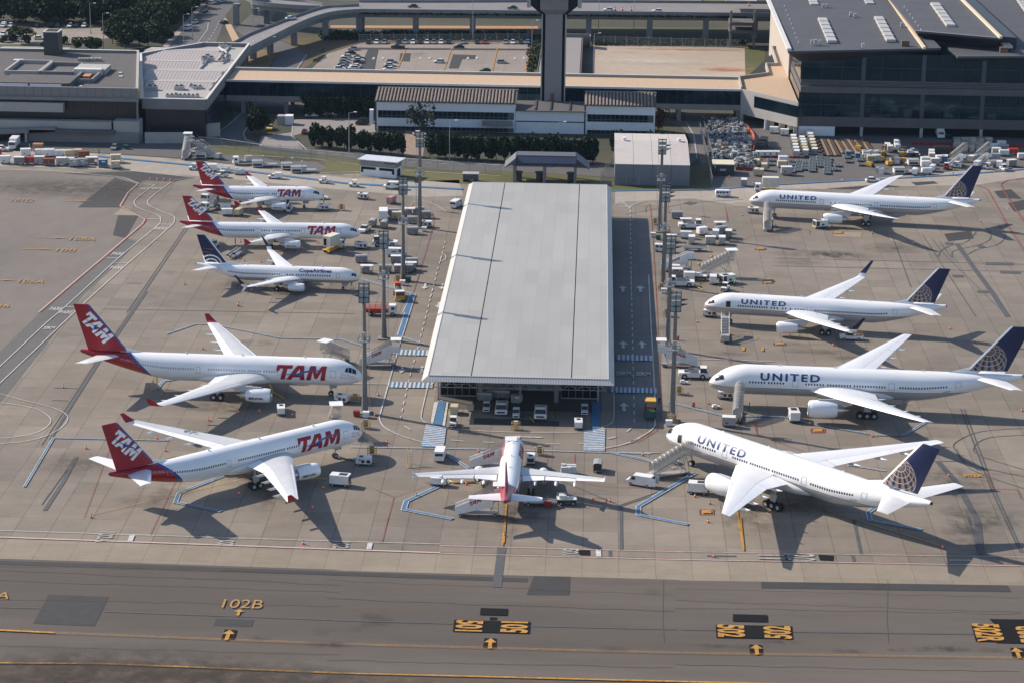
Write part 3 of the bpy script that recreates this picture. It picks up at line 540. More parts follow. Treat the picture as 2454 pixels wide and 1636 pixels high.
class Jet:
    def __init__(s, T, name, label, nose, tail, fus_mat, group=None):
        s.T = T; L = T['L']; s.R = T['R']; s.zc = T['zc']; s.L = L
        n = Vector(nose); t = Vector(tail); d = (n-t); d.z = 0; sc = d.length/L
        s.root = thing(name, label, 'airliner', (n.x, n.y, 0), math.atan2(d.y, d.x), group, sc)
        s.fm = fus_mat; s.near = T['near']
    def section(s, x):
        """top, bottom, half width of the body at x metres behind the nose"""
        T = s.T; R, zc, L = s.R, s.zc, s.L; ln = T.get('ln', 2.1)*R*1.25; lt = T.get('lt', 6.4)*R
        up, dn, hw = 1.0, 1.0, 1.0; dz = -.36 if not T.get('pointy') else -.30
        if x < ln:
            u = max(0., x/ln); q = 1-(1-u)**2
            up = dz+(1-dz)*min(1, (math.sqrt(q)*.42+u**.9*(2-u**.9)*.58)); dn = -dz+(1+dz)*math.sqrt(1-(1-min(1,u*1.25))**2); hw = (1-(1-min(1,u*1.12))**2.1)**.62
            if u == 0: up = dz+.01; dn = -dz+.01; hw = .02
        top, bot = zc+R*up, zc-R*dn
        if x > L-lt:
            u = (x-(L-lt))/lt; zt = T['zt']; r1 = T.get('rt', .34)
            top = top-(top-zt-r1)*u**3.0; bot = bot+(zt-r1-bot)*u**1.35; hw = hw*(1-u**1.55)+r1/R*u**1.55
        return top, bot, R*hw
    def pt(s, x, th, off=0.):
        top, bot, hw = s.section(x); zc = (top+bot)/2; hh = (top-bot)/2
        c, n = math.cos(th), math.sin(th)
        return (-x, s.near*(hw+off)*c, zc+(hh+off)*n)
    def body(s):
        L, R = s.L, s.R; ln = 2.7*R; lt = s.T.get('lt', 6.4)*R
        xs = [0,.05,.15,.3,.55,.9]+[ln*k/10 for k in range(3,11)]; xs = sorted(set(x for x in xs)); n = 14
        xs += [ln+(L-lt-ln)*k/12 for k in range(1,13)]+[L-lt+lt*k/16 for k in range(1,17)]
        b = MB(); b.rings([[s.pt(x, 2*math.pi*k/40) for k in range(40)] for x in xs]); o = b.build('fuselage', s.fm, s.root, True, fix=True); smooth_by_angle(o, 50)
        x = L; top, bot, hw = s.section(x); zt = (top+bot)/2
        MB().tube([(-x+.05,0,zt),(-x-.25,0,zt+.05)], [hw*.8, hw*.55], 12).build('exhaust_tip', DARKM, s.root)
        # wing root fairing under the belly
        x0, x1 = s.T['belly']; rg = []
        for k in range(13):
            t = k/12; e = math.sin(math.pi*min(1,max(0,t)))**.55 if 0 < t < 1 else .0; x = x0+(x1-x0)*t
            rr = []
            for j in range(24):
                a = 2*math.pi*j/24; rr.append((-x, (R*.35+R*.80*e)*math.cos(a), s.zc-R*.55+(R*.12+R*.52*e)*math.sin(a)-(0 if e else 0)))
            rg.append(rr)
        b = MB(); b.rings(rg); smooth_by_angle(b.build('belly_fairing', s.T.get('bellymat') or PAINTW, s.root, True, fix=True), 60)
    def foil(s, sta, f0, f1, tk):
        """rings of a wing between chord fractions f0..f1; sta = (y, xLE, chord, z, t)"""
        rg = []
        for y, xl, c, z, t in sta:
            up = []; lo = []
            for k in range(7):
                f = f0+(f1-f0)*k/6; h = 5*t*tk*(.2969*math.sqrt(max(f,0))-.126*f-.3516*f*f+.2843*f**3-.1015*f**4)*c
                cam_ = .02*math.sin(math.pi*f)*c
                up.append((-(xl+f*c), y, z+cam_+h)); lo.append((-(xl+f*c), y, z+cam_-h*.6-.01))
            rg.append(up+lo[::-1])
        return rg
    def wings(s, sides=(1,-1), main=None, flapm=None):
        T = s.T; main = main or WINGG; flapm = flapm or PAINTW
        for sd in sides:
            st = [(sd*y, x, c, z, t) for y, x, c, z, t in T['wing']]
            b = MB(); b.rings(s.foil(st, 0.0, .70, 1.0)); wg = b.build('wing', [main], s.root, True, fix=True); smooth_by_angle(wg, 40)
            # slat strip along the leading edge, a touch proud
            b = MB(); b.rings([[(x_, y_, z_+.012) for x_, y_, z_ in r] for r in s.foil([(y, x-.02, c, z, t) for y, x, c, z, t in st[1:]], 0.0, .09, 1.08)]); smooth_by_angle(b.build('slat', [flapm], wg, True, fix=True), 40)
            n = len(st); segs = [(st[0], st[1]), (st[1], T['mid'])] if False else None
            def at(y):
                for a, b_ in zip(st, st[1:]):
                    if abs(a[0]) <= y <= abs(b_[0])+1e-6:
                        t = (y-abs(a[0]))/(abs(b_[0])-abs(a[0])); return (sd*y,)+tuple(a[i]+(b_[i]-a[i])*t for i in range(1,5))
                return st[-1]
            ys = [abs(q[0]) for q in st]; tip = ys[-1]; kink = ys[1]; fl = T.get('flap', 0.0)
            for nm, ya, yb, dr in (('flap', ys[0]+s.R*.95, kink-.1, fl), ('flap', kink+.1, tip*.70, fl), ('aileron', tip*.70+.12, tip*.93, 0), ('trailing_edge', tip*.93, tip, 0)):
                sta = [at(ya), at((ya+yb)/2), at(yb)]
                rg = s.foil(sta, .71, 1.0, 1.0)
                if dr: rg = [[(x_-dr*.6, y_, z_-dr*(.3+ (-(x_)-q[1]-.71*q[2])/q[2]*1.2)) for x_, y_, z_ in r] for r, q in zip(rg, sta)]
                b = MB(); b.rings(rg); smooth_by_angle(b.build(nm, [flapm], wg, True, fix=True), 40)
            for y in T['fair']:
                q = at(y); x1 = q[1]+q[2]*.62; l = q[2]*.40+1.6+fl
                b = MB(); b.tube([(-x1,q[0],q[3]-.25),(-(x1+l*.3),q[0],q[3]-.50),(-(x1+l*.75),q[0],q[3]-.50-fl*.5),(-(x1+l),q[0],q[3]-.25-fl*.6)], [.08,.30,.27,.03], 8); smooth_by_angle(b.build('flap_fairing', flapm, wg, True), 60)
            k = T.get('tip'); y, x, c, z, t = st[-1]
            if k == 'cant': b = MB(); b.rings(s.foil([(y,x,c,z,t),(y+sd*.45,x+.7,c*.8,z+.35,t),(y+sd*1.15,x+2.3,c*.38,z+1.75,t*.8)], 0,1,1)); smooth_by_angle(b.build('winglet', T['tipmat'], wg, True, fix=True), 50)
            elif k == 'fence': b = MB(); b.rings([[(-(x-.1),y,z),(-(x+c*.5),y+sd*.05,z+.06),(-(x+c),y,z)],[(-(x+c*.8),y+sd*.12,z+.95),(-(x+c*.95),y+sd*.15,z+.97),(-(x+c*1.15),y+sd*.12,z+.95)]]); b.rings([[(-(x-.1),y,z),(-(x+c*.5),y+sd*.05,z-.06),(-(x+c),y,z)],[(-(x+c*.8),y+sd*.1,z-.65),(-(x+c*.95),y+sd*.12,z-.66),(-(x+c*1.1),y+sd*.1,z-.65)]]); b.tube([(-(x-.25),y,z),(-(x+c*.3),y,z),(-(x+c),y,z)], [.03,.13,.04], 6); b.build('winglet', T['tipmat'], wg, fix=True)
            elif k == 'blend':
                st3 = [(y,x,c,z,t),(y+sd*.45,x+.5,c*.78,z+.22,t),(y+sd*.75,x+.95,c*.66,z+.85,t)]; b = MB(); b.rings(s.foil(st3, 0,1,1)); smooth_by_angle(b.build('winglet_root', PAINTW, wg, True, fix=True), 50)
                b = MB(); b.rings(s.foil([(y+sd*.75,x+.95,c*.66,z+.85,t),(y+sd*(.75+T['wlt']*.33),x+.95+T['wlt']*.85,c*.28,z+.85+T['wlt'],t)], 0,1,1)); smooth_by_angle(b.build('winglet', T['tipmat'], wg, True, fix=True), 50)
                if T.get('split'): b = MB(); b.rings(s.foil([(y+sd*.3,x+.5,c*.5,z+.05,t),(y+sd*1.15,x+1.5,c*.2,z-.95,t)], 0,1,1)); smooth_by_angle(b.build('lower_winglet', PAINTW, wg, True, fix=True), 50)
            elif k == 'rake': b = MB(); b.rings(s.foil([(y,x,c,z,t),(y+sd*1.6,x+2.1,c*.55,z+.22,t),(y+sd*2.2,x+3.4,c*.12,z+.35,t)], 0,1,1)); smooth_by_angle(b.build('raked_wingtip', PAINTW, wg, True, fix=True), 50)
    def engines(s, text=None):
        T = s.T; x0, y0, z0, r, l = T['eng']
        for sd in (1, -1):
            y = sd*y0; b = MB()
            pr = [(.0,.84),(.06,.93),(.18,.99),(.40,1.0),(.62,.97),(.80,.88),(.92,.78)]
            def ring(x, rr, n=28): return [(-(x0+x), y+rr*math.cos(2*math.pi*k/n), z0+rr*math.sin(2*math.pi*k/n)) for k in range(n)]
            b.rings([ring(l*a, r*k) for a, k in pr], 0, False); b.rings([ring(l*a, r*k) for a, k in ((.92,.78),(.90,.70),(.80,.68))], 0, False)
            e = b.build('engine', T.get('engmat') or PAINTW, s.root, True, fix=True); smooth_by_angle(e, 60)
            b = MB(); b.rings([ring(l*a, r*k) for a, k in ((.015,.915),(0,.875),(-.005,.84),(.02,.79),(.10,.80))], 0, False); smooth_by_angle(b.build('intake_lip', METAL, e, True, fix=True), 60)
            b = MB(); b.rings([ring(l*a, r*k) for a, k in ((.08,.80),(.18,.80))], 0, False); b.rings([ring(l*.18, r*.80), ring(l*.18, r*.05)], 0, False); b.rings([ring(l*.19, r*.3), ring(l*.08, r*.02)], 1, False); b.build('fan', [DARKM, STRUTM], e, fix=False)
            b = MB(); b.rings([ring(l*a, r*k) for a, k in ((.80,.60),(1.0,.52),(1.14,.36))], 0, False); b.rings([ring(l*a, r*k) for a, k in ((1.05,.30),(1.14,.26),(1.30,.03))], 0, False); smooth_by_angle(b.build('exhaust_nozzle', METAL, e, True, fix=True), 60)
            b = MB(); q = None
            for a, c_ in zip(T['wing'], T['wing'][1:]):
                if a[0] <= y0 <= c_[0]: t = (y0-a[0])/(c_[0]-a[0]); q = [a[i]+(c_[i]-a[i])*t for i in range(5)]
            zw_ = q[3]; xl = q[1]
            b.hexa([(-(x0+l*.22),y-.14,z0+r*.7),(-(x0+l*1.25),y-.16,z0+r*.45),(-(x0+l*1.25),y+.16,z0+r*.45),(-(x0+l*.22),y+.14,z0+r*.7)], [(-(x0+l*.35),y-.12,z0+r*1.16),(-(xl+q[2]*.45),y-.16,zw_-.05),(-(xl+q[2]*.45),y+.16,zw_-.05),(-(x0+l*.35),y+.12,z0+r*1.16)]); b.build('engine_pylon', WINGG, s.root, fix=True)
            if text and sd == s.near:
                vs, fs, tw = text_mesh(text, .03); vs, fs = sliced(vs, fs, None, .3); h = r*.30; u0 = l*.10
                b = MB(); xx = (lambda u: x0+l*.78-u) if s.near < 0 else (lambda u: x0+l*.15+u); sp = l*.55/(tw*h)
                b.add([(-xx(vx*h*sp), y+s.near*(r*1.012)*math.cos(rad(-18)+vy*h/r), z0+r*1.012*math.sin(rad(-18)+vy*h/r)) for vx, vy in vs], fs); b.build('engine_lettering', BLACKP, e)
    def tails(s, finmat, stabm=None):
        T = s.T; a = T['fin']; b = MB()     # fin: rootLE,rootTE,tipLE,tipTE,zroot,ztop
        def rng(xl, c, z): return [(-(xl+f*c), w_*c*.05, z) for f, w_ in ((0,0),(.08,.7),(.3,1.),(.65,.8),(1,.08),(1,-.08),(.65,-.8),(.3,-1.),(.08,-.7))]
        fr = [(a[0]-T.get('dorsal',2.2), a[1]-a[0]+T.get('dorsal',2.2), a[4]-.5), (a[0]-.1, a[1]-a[0]+.1, a[4]+.55)]
        fr[1] = (a[0]+(a[2]-a[0])*.06, (a[1]+(a[3]-a[1])*.06)-(a[0]+(a[2]-a[0])*.06), a[4]+(a[5]-a[4])*.06)
        for t in (.3,.6,.97): fr.append((a[0]+(a[2]-a[0])*t, (a[1]+(a[3]-a[1])*t)-(a[0]+(a[2]-a[0])*t), a[4]+(a[5]-a[4])*t))
        fr.append((a[2]+.2, a[3]-a[2]-.2, a[5]))
        low = fr[0]; b.rings([rng(*q) for q in fr[1:]]); f = b.build('tail_fin', finmat, s.root, True, fix=True); smooth_by_angle(f, 40)
        b = MB(); x0 = low[0]; x1 = a[0]+(a[2]-a[0])*.13; zt = s.section(x0)[0]; zb = a[4]-.6
        b.hexa([(-x0,-.02,zt-.05),(-(x1+2.5),-.3,zb),(-(x1+2.5),.3,zb),(-x0,.02,zt-.05)], [(-x0,-.01,zt),(-(x1),-.05,a[4]+(a[5]-a[4])*.13-.12),(-(x1),.05,a[4]+(a[5]-a[4])*.13-.12),(-x0,.01,zt)]); b.build('dorsal_fin', T.get('dorsmat') or PAINTW, s.root, fix=True)
        # rudder line
        b = MB()
        for sd in (1,-1):
            w_ = lambda t: ((a[1]+(a[3]-a[1])*t)-(a[0]+(a[2]-a[0])*t))
            b.add([(-(a[0]+(a[2]-a[0])*t+w_(t)*.69), sd*(w_(t)*.042+.012), a[4]+(a[5]-a[4])*t) for t in (.1,.95)]+[(-(a[0]+(a[2]-a[0])*t+w_(t)*.69+.09), sd*(w_(t)*.041+.012), a[4]+(a[5]-a[4])*t) for t in (.95,.1)], [(0,1,2,3)])
        b.build('rudder_gap', M('rudder_line'+('_red' if 'rudcol' in T else ''), T.get('rudcol', (.012,.02,.07)), .5), f)
        r0, c0, r1, c1, hs, z0, dz = T['stab']
        for sd in (1,-1):
            b = MB(); b.rings(s.foil([(sd*.4,r0,c0,z0,.10),(sd*hs,r1,c1,z0+dz,.09)], 0,1,1)); smooth_by_angle(b.build('tailplane', stabm or PAINTW, s.root, True, fix=True), 40)
    def gear(s):
        T = s.T; x, y, r, bog = T['gear']; xn, rn = T['ngear']
        for sd in (1,-1):
            b = MB(); b.tube([(-x,sd*(y-.3),s.zc-s.R*.4),(-x,sd*y,r)], .2, 8); b.tube([(-x+1.2,sd*(y-.6),s.zc-s.R*.4),(-x,sd*y,r+.6)], .12, 6)
            if bog: b.tube([(-x+bog*.72,sd*y,r),(-x-bog*.72,sd*y,r)], .14, 6)
            b.hexa([(-x+.6,sd*(y+.25),r+.8),(-x-.6,sd*(y+.25),r+.8),(-x-.6,sd*(y+.3),r+.8),(-x+.6,sd*(y+.3),r+.8)], [(-x+.9,sd*(y+.1),r+2.2),(-x-.9,sd*(y+.1),r+2.2),(-x-.9,sd*(y+.16),r+2.2),(-x+.9,sd*(y+.16),r+2.2)])
            gr = b.build('main_landing_gear', STRUTM, s.root, fix=True)
            for dx in ((bog*.72,-bog*.72) if bog == 1.0 else ((1.45,0,-1.45) if bog else (0,))):
                for dy in (-.42,.42): MB().wheel(-x+dx, sd*y+dy, r, r, .42).build('wheel', [TIRE, HUBM], gr)
        b = MB(); b.tube([(-xn,0,s.zc-s.R*.7),(-xn,0,rn)], .13, 8); b.tube([(-xn+1.1,0,s.zc-s.R*.8),(-xn,0,rn+.6)], .07, 6)
        for sd in (1,-1): b.box(-xn+.5, sd*.55, s.zc-s.R-.55, 1.5, .05, .6)
        gr = b.build('nose_landing_gear', STRUTM, s.root, fix=True)
        for dy in (-.26,.26): MB().wheel(-xn, dy, rn, rn, .26).build('wheel', [TIRE, HUBM], gr)
    def decal(s, vs, fs, name, mat, x_at, th0, hgt, off=.03, width=None, skew=0., parent=None, aft=True):
        """lay a flat figure (unit height) on the skin; x_at is the end of the word nearest the tail for starboard, nearest the nose for port"""
        KX = s.T.get('kx',1); x_at *= KX; width = width*KX if width else None; wd = max(v[0] for v in vs); kx = (width/wd) if width else hgt
        vs2, fs2 = sliced([(v[0]*kx, v[1]*hgt) for v in vs], fs, 1.2, s.R*.09)
        sgn = 1 if s.near > 0 else -1
        pts = [s.pt(x_at+sgn*(vx+skew*vy), th0+vy/s.R, off) for vx, vy in vs2]
        b = MB(); b.add(pts, fs2); return b.build(name, mat, parent or s.root)
    def frame(s, x, th0, th1, w_, name='door', mat=None, fill=None, lw=.07, parent=None):
        b = MB(); x *= s.T.get('kx',1)
        def q(xa, xb, ta, tb, m=0):
            n = max(1, int(abs(tb-ta)/.12)); vs = []
            for k in range(n+1):
                t = ta+(tb-ta)*k/n; vs += [s.pt(xa, t, .02), s.pt(xb, t, .02)]
            b.add(vs, [(2*k, 2*k+1, 2*k+3, 2*k+2) for k in range(n)], m)
        lt_ = lw/s.R
        if fill: q(x+lw, x+w_-lw, th0+lt_, th1-lt_, 1)
        q(x, x+lw, th0, th1); q(x+w_-lw, x+w_, th0, th1); q(x+lw, x+w_-lw, th0, th0+lt_); q(x+lw, x+w_-lw, th1-lt_, th1)
        return b.build(name, [mat or LINEG, fill or LINEG], parent or s.root)
    def windows(s, runs, th, pitch=.53, sz=(.30,.44), mat=None, both=False):
        """runs = [(x0, x1)] behind the nose; single-pane parts sharing one mesh on the straight body"""
        mat = mat or WINDK; ref = None; n = 0
        for x0, x1 in runs:
            x0 *= s.T.get('kx',1); x1 *= s.T.get('kx',1)
            k = int(round((x1-x0)/pitch))
            for i in range(k+1):
                x = x0+(x1-x0)*i/max(1,k)
                if ref is None or x > s.L-s.T.get('lt',6.4)*s.R or x < 2.7*s.R:
                    b = MB(); c = x
                    vs = [s.pt(c+dx, th+dt/s.R, .022) for dx, dt in ((-sz[0]/2,-sz[1]*.32),(-sz[0]*.32,-sz[1]/2),(sz[0]*.32,-sz[1]/2),(sz[0]/2,-sz[1]*.32),(sz[0]/2,sz[1]*.32),(sz[0]*.32,sz[1]/2),(-sz[0]*.32,sz[1]/2),(-sz[0]/2,sz[1]*.32))]
                    vs = [(v[0]+c, v[1], v[2]) for v in vs]; b.add(vs, [tuple(range(8))]); o = b.build('cabin_window', mat, s.root, loc=(-c,0,0))
                    if not (x > s.L-s.T.get('lt',6.4)*s.R or x < 2.7*s.R): ref = o
                else: o = ref.copy(); C.objects.link(o); o.location = (-x,0,0)
                n += 1
        return n
    def cockpit(s, panes):
        for pn in panes:
            a, b_, c, d = pn; vs = []; N_ = 5
            for i in range(N_+1):
                for k in range(N_+1):
                    u, v = i/N_, k/N_; q = [(a[m]*(1-u)+b_[m]*u)*(1-v)+(d[m]*(1-u)+c[m]*u)*v for m in (0,1)]; vs.append(s.pt(q[0], rad(q[1]), .035))
            fs = [(i*(N_+1)+k, (i+1)*(N_+1)+k, (i+1)*(N_+1)+k+1, i*(N_+1)+k+1) for i in range(N_) for k in range(N_)]
            for m in (1,-1): b = MB(); b.add([(q[0], q[1]*m, q[2]) for q in vs], fs); b.build('cockpit_window', BLACKG, s.root)
    def antennas(s, xs):
        for x in xs:
            z = s.section(x)[0]; b = MB(); b.hexa([(-x,-.03,z-.1),(-x-.5,-.03,z-.1),(-x-.5,.03,z-.1),(-x,.03,z-.1)], [(-x-.3,-.015,z+.42),(-x-.55,-.015,z+.42),(-x-.55,.015,z+.42),(-x-.3,.015,z+.42)]); b.build('antenna', PAINTW, s.root)
def wing_of(R, zr, xr, cr, yk, xk, ck, yt, xt, ct, zt, t0=.13):
    zk = zr+(zt-zr)*(yk-R)/(yt-R)*.92
    return [(R*.2, xr-(xk-xr)*.25, cr*1.08, zr-.1, t0), (yk, xk, ck, zk, .115), (yk+(yt-yk)*.5, xk+(xt-xk)*.5, ck+(ct-ck)*.52, zk+(zt-zk)*.48, .105), (yt, xt, ct, zt, .10)]
T330 = dict(kx=.937,L=58.8,R=2.82,zc=5.2,zt=8.0,rt=.40,lt=6.9,near=-1,fin=(48.5,57.2,56.9,60.2,7.6,18.0),stab=(50.0,5.4,55.6,2.3,9.6,7.3,.9),belly=(17,36),
  wing=wing_of(2.82,4.3,18.6,11.6,9.6,23.4,7.2,29.0,35.6,2.5,6.2),tip='cant',tipmat=REDP,fair=(9.5,14,18.5,23),eng=(17.6,9.4,2.65,1.5,5.6),gear=(29.5,5.3,.7,1.0),ngear=(6.7,.55),flap=0.0,dorsal=2.6,rudcol=(.2,.01,.015))
T772 = dict(kx=.964,L=63.7,R=3.1,zc=5.75,zt=8.6,rt=.42,lt=6.9,near=1,fin=(52.0,60.4,60.6,64.8,8.9,19.0),stab=(53.6,6.2,60.2,2.4,10.7,7.9,1.0),belly=(20,40),
  wing=wing_of(3.1,4.6,20.2,13.8,9.7,25.6,8.6,29.9,41.6,1.9,7.8),tip=None,fair=(7.2,13,18,22.5),eng=(20.2,9.6,3.0,1.85,6.4),gear=(32.4,5.5,.72,1.4),ngear=(6.6,.6),flap=0.0,dorsal=3.2)
T764 = dict(kx=.95,L=61.4,R=2.5,zc=5.0,zt=7.5,rt=.36,lt=6.6,near=1,fin=(51.3,58.6,58.6,61.6,7.5,16.8),stab=(52.4,5.2,58.0,2.2,9.3,6.7,.9),belly=(20,38),
  wing=wing_of(2.5,4.3,21.6,10.6,7.9,25.3,7.0,24.0,37.2,2.3,7.2),tip='rake',fair=(6,11,15.5),eng=(20.6,7.9,2.3,1.38,5.4),gear=(31.8,4.7,.62,1.0),ngear=(7.0,.5),flap=0.0,dorsal=2.6)
T763 = dict(kx=.967,L=54.9,R=2.5,zc=4.75,zt=7.1,rt=.36,lt=6.6,near=1,fin=(45.3,52.2,52.4,55.4,7.2,15.9),stab=(46.2,5.2,51.8,2.2,9.3,6.5,.9),belly=(17.5,34),
  wing=wing_of(2.5,4.0,18.4,10.4,7.9,22.0,6.8,23.4,33.6,2.2,6.5),tip='blend',wlt=2.9,tipmat=NAVY,fair=(6,11,15.5),eng=(17.4,7.9,2.1,1.38,5.2),gear=(28.3,4.7,.62,1.0),ngear=(6.2,.5),flap=0.0,dorsal=2.6)
A_ = dict(R=1.98,zc=3.75,zt=5.75,rt=.28,lt=6.3,near=-1,tip='fence',tipmat=REDP,fair=(4.5,8.2,11.5),ngear=(5.0,.38),dorsal=1.2,rudcol=(.2,.01,.015),ln=2.0)
T321 = dict(A_,kx=.937,L=44.5,fin=(35.9,42.2,41.7,43.9,5.7,12.3),stab=(38.3,3.9,42.0,1.6,6.2,5.0,.7),belly=(13.6,25.5),wing=wing_of(1.98,3.1,16.2,6.9,6.2,19.0,4.2,16.6,25.4,1.6,4.75),eng=(14.4,5.75,1.7,1.05,4.2),gear=(21.9,3.8,.58,0))
T319 = dict(A_,kx=.96,L=33.84,fin=(25.3,31.6,31.0,33.2,5.7,12.3),stab=(27.6,3.9,31.3,1.6,6.2,5.0,.7),belly=(8.4,19.6),wing=wing_of(1.98,3.1,10.8,6.9,6.2,13.6,4.2,16.6,20.0,1.6,4.75),eng=(9.2,5.75,1.7,1.05,4.2),gear=(16.3,3.8,.58,0),flap=0.0)
T738 = dict(kx=.988,L=39.5,R=1.9,zc=3.5,zt=5.3,rt=.26,lt=6.4,near=-1,pointy=1,ln=2.0,fin=(31.6,37.2,37.0,39.3,5.4,12.5),stab=(33.2,4.1,37.8,1.6,7.1,4.7,.8),belly=(12,24),wing=wing_of(1.9,2.9,13.0,7.2,5.4,16.2,4.6,16.9,23.6,1.6,4.6),tip='blend',wlt=2.3,split=1,tipmat=NAVY,fair=(4.2,8,11.4),
  eng=(12.6,4.9,1.55,1.02,4.2),gear=(19.6,2.9,.56,0),ngear=(4.1,.34),dorsal=4.0,flap=0.0)
def livery_tam(L, R, zc, x_top, x_bot, w_):
    # red begins x_top behind the nose at the crown and x_bot at the keel
    k = (x_top-x_bot)/(2*R); return livery('tam_livery', 'tam', k=-k, x0=x_top-k*(zc+R), zc=zc, c=.10, w=w_)
def tam_jet(T, name, label, nose, tail, red, word, sw=.6, win=None, winmat=None, wth=8, extra=None, doors=(), finword=None, flat=True):
    fm = livery_tam(T['L'], T['R'], T['zc'], red[0], red[1], sw); j = Jet(dict(T, dorsmat=PAINTW), name, label, nose, tail, fm)
    j.body(); j.wings(); j.engines('BRASIL'); f = T['fin']; j.tails(tam_fin('tam_fin', f[0], f[4], (f[2]-f[0])/(f[5]-f[4]))); j.gear()
    vs, fs = tam_polys(); xa, wd, t0, t1 = word; xa += wd; h = (rad(t1)-rad(t0))*j.R
    j.decal(vs, fs, 'fuselage_lettering', REDP, xa, rad(t0), h, width=wd)
    bv, bf = poly_mesh(BIRD); j.decal(bv, bf, 'fuselage_emblem', BLUEP, xa, rad(t0), h, off=.05, width=wd*3.5/3.62)
    if win: j.windows(win, rad(wth), mat=winmat)
    for x, w_, a, b_ in doors: j.frame(x, rad(a), rad(b_), w_, lw=.07)
    k = j.R/1.98
    j.cockpit([[(.85*k,30),(.95*k,66),(1.45*k,66),(1.4*k,30)],[(1.48*k,29),(1.53*k,64),(1.95*k,58),(1.95*k,28)],[(2.03*k,27),(2.03*k,56),(2.3*k,48),(2.45*k,27)]])
    j.antennas([T['L']*q for q in (.2,.42,.62)])
    # skewed word on the fin, stepping down along the leading edge
    x0, z0, ang, hh = finword; sq = .70
    c, sn = math.cos(rad(ang)), math.sin(rad(ang)); sds = (j.near,)
    for sd in sds:
        for (vv, ff), mt, nm, off in ((tam_polys(), PAINTW, 'fin_lettering', .03), (poly_mesh(BIRD), BLUEP, 'fin_emblem', .05)):
            pts = [(x0-((u-1.81)*sq*c+((v-.5)*sn))*hh, z0-((u-1.81)*sq*sn-(v-.5)*c)*hh) for u, v in vv]; F_ = j.T['fin']; b = MB(); b.add([(-q[0], sd*(.052*((F_[1]-F_[0])+((F_[3]-F_[2])-(F_[1]-F_[0]))*(q[1]-F_[4])/(F_[5]-F_[4]))+off), q[1]) for q in pts], ff); b.build(nm, mt, j.root)
    return j
N5 = 4.9
j = tam_jet(T330, 'airliner', 'long white airliner with red tail parked straight, its nose by the near left floodlight mast', g('J',2208,560,N5), g('J',275,402,7.9), (48.2,43.2), (7.6,11.3,-24,40), .75,
  [(18.6,21.5),(22.4,25.0),(25.9,33.8),(37.2,49.0)], WINLT, 10, doors=((5.6,1.2,-8,24),(35.7,.8,-8,20),(49.5,1.2,-6,26)), finword=(55.3,13.1,46,2.85))
def small_word(j, txt, x, th, h, mat, width=None, bold=.0, name='small_lettering'):
    vs, fs, tw = text_mesh(txt, bold); return j.decal(vs, fs, name, mat, x, rad(th), h, width=width or tw*h, off=.035)
small_word(j, 'The Magic', 4.6, 6, .55, PINKL, 3.0); small_word(j, 'Red Carpet', 4.6, -8, .55, PINKL, 3.4); small_word(j, 'PT-MVU', 53.6, 14, .55, M('faded_white_lettering', (.62,.45,.46), .5), 2.5)
j = tam_jet(T330, 'airliner', 'white airliner with red tail parked at an angle, nearest to the camera on the left', g('J',2198,925,N5), g('J',468,1232,7.9), (48.2,43.2), (7.6,11.3,-24,40), .75,
  [(18.6,21.5),(22.4,33.8),(37.2,49.0)], None, 10, doors=((5.6,1.2,-8,24),(35.7,.8,-8,20),(49.5,1.2,-6,26)), finword=(55.3,13.1,46,2.85))
small_word(j, 'The Magic', 4.6, 6, .55, PINKL, 3.0); small_word(j, 'Red Carpet', 4.6, -8, .55, PINKL, 3.4); small_word(j, 'PT-MVC', 53.8, 14, .55, MATS['faded_white_lettering'], 2.5)
def on_wing(j, txt, sd, y0, f, h, along=1):
    T = j.T; vs, fs, tw = text_mesh(txt, .0); pts = []
    st = T['wing']
    for u, v in vs:
        y = y0+u*h
        for a, b_ in zip(st, st[1:]):
            if a[0] <= y <= b_[0]: t = (y-a[0])/(b_[0]-a[0]); q = [a[i]+(b_[i]-a[i])*t for i in range(5)]
        F = f-v*h/q[2]; pts.append((-(q[1]+F*q[2]), sd*y, q[3]+q[2]*q[4]*.5+.02*q[2]+.09))
    b = MB(); b.add(pts, fs); b.build('wing_lettering', BLACKP, j.root)
on_wing(j, '-TP', 1, 15.6, .52, 1.6)
j = tam_jet(T321, 'airliner', 'long narrow white airliner with red tail, second from the back on the left side', g('F',1740,815,3.5), g('F',50,715,5.8), (36.4,33.6), (6.4,7.5,-14,50), .4,
  [(15.9,19.4),(20.3,20.4),(21.0,23.0),(23.9,25.8),(28.0,37.2)], None, 12, doors=((5.1,1.0,-8,34),(14.6,.85,-8,28),(26.3,.8,-6,26),(38.8,.9,-4,30)), finword=(40.6,9.6,46,1.85))
small_word(j, 'PT-MXM', 41.6, 12, .35, MATS['faded_white_lettering'], 1.6)
j = tam_jet(T319, 'airliner', 'short white airliner with red tail parked farthest back on the left side', g('F',1387,465,3.5), g('F',175,378,5.8), (26.0,23.2), (5.9,6.4,-10,48), .4,
  [(12.6,13.7),(15.1,25.3)], None, 12, doors=((5.0,1.0,-8,34),(14.3,.5,0,22),(26.8,.9,-4,30)), finword=(30.0,9.6,46,1.85))
small_word(j, 'PT-TME', 30.6, 12, .35, MATS['faded_white_lettering'], 1.6)
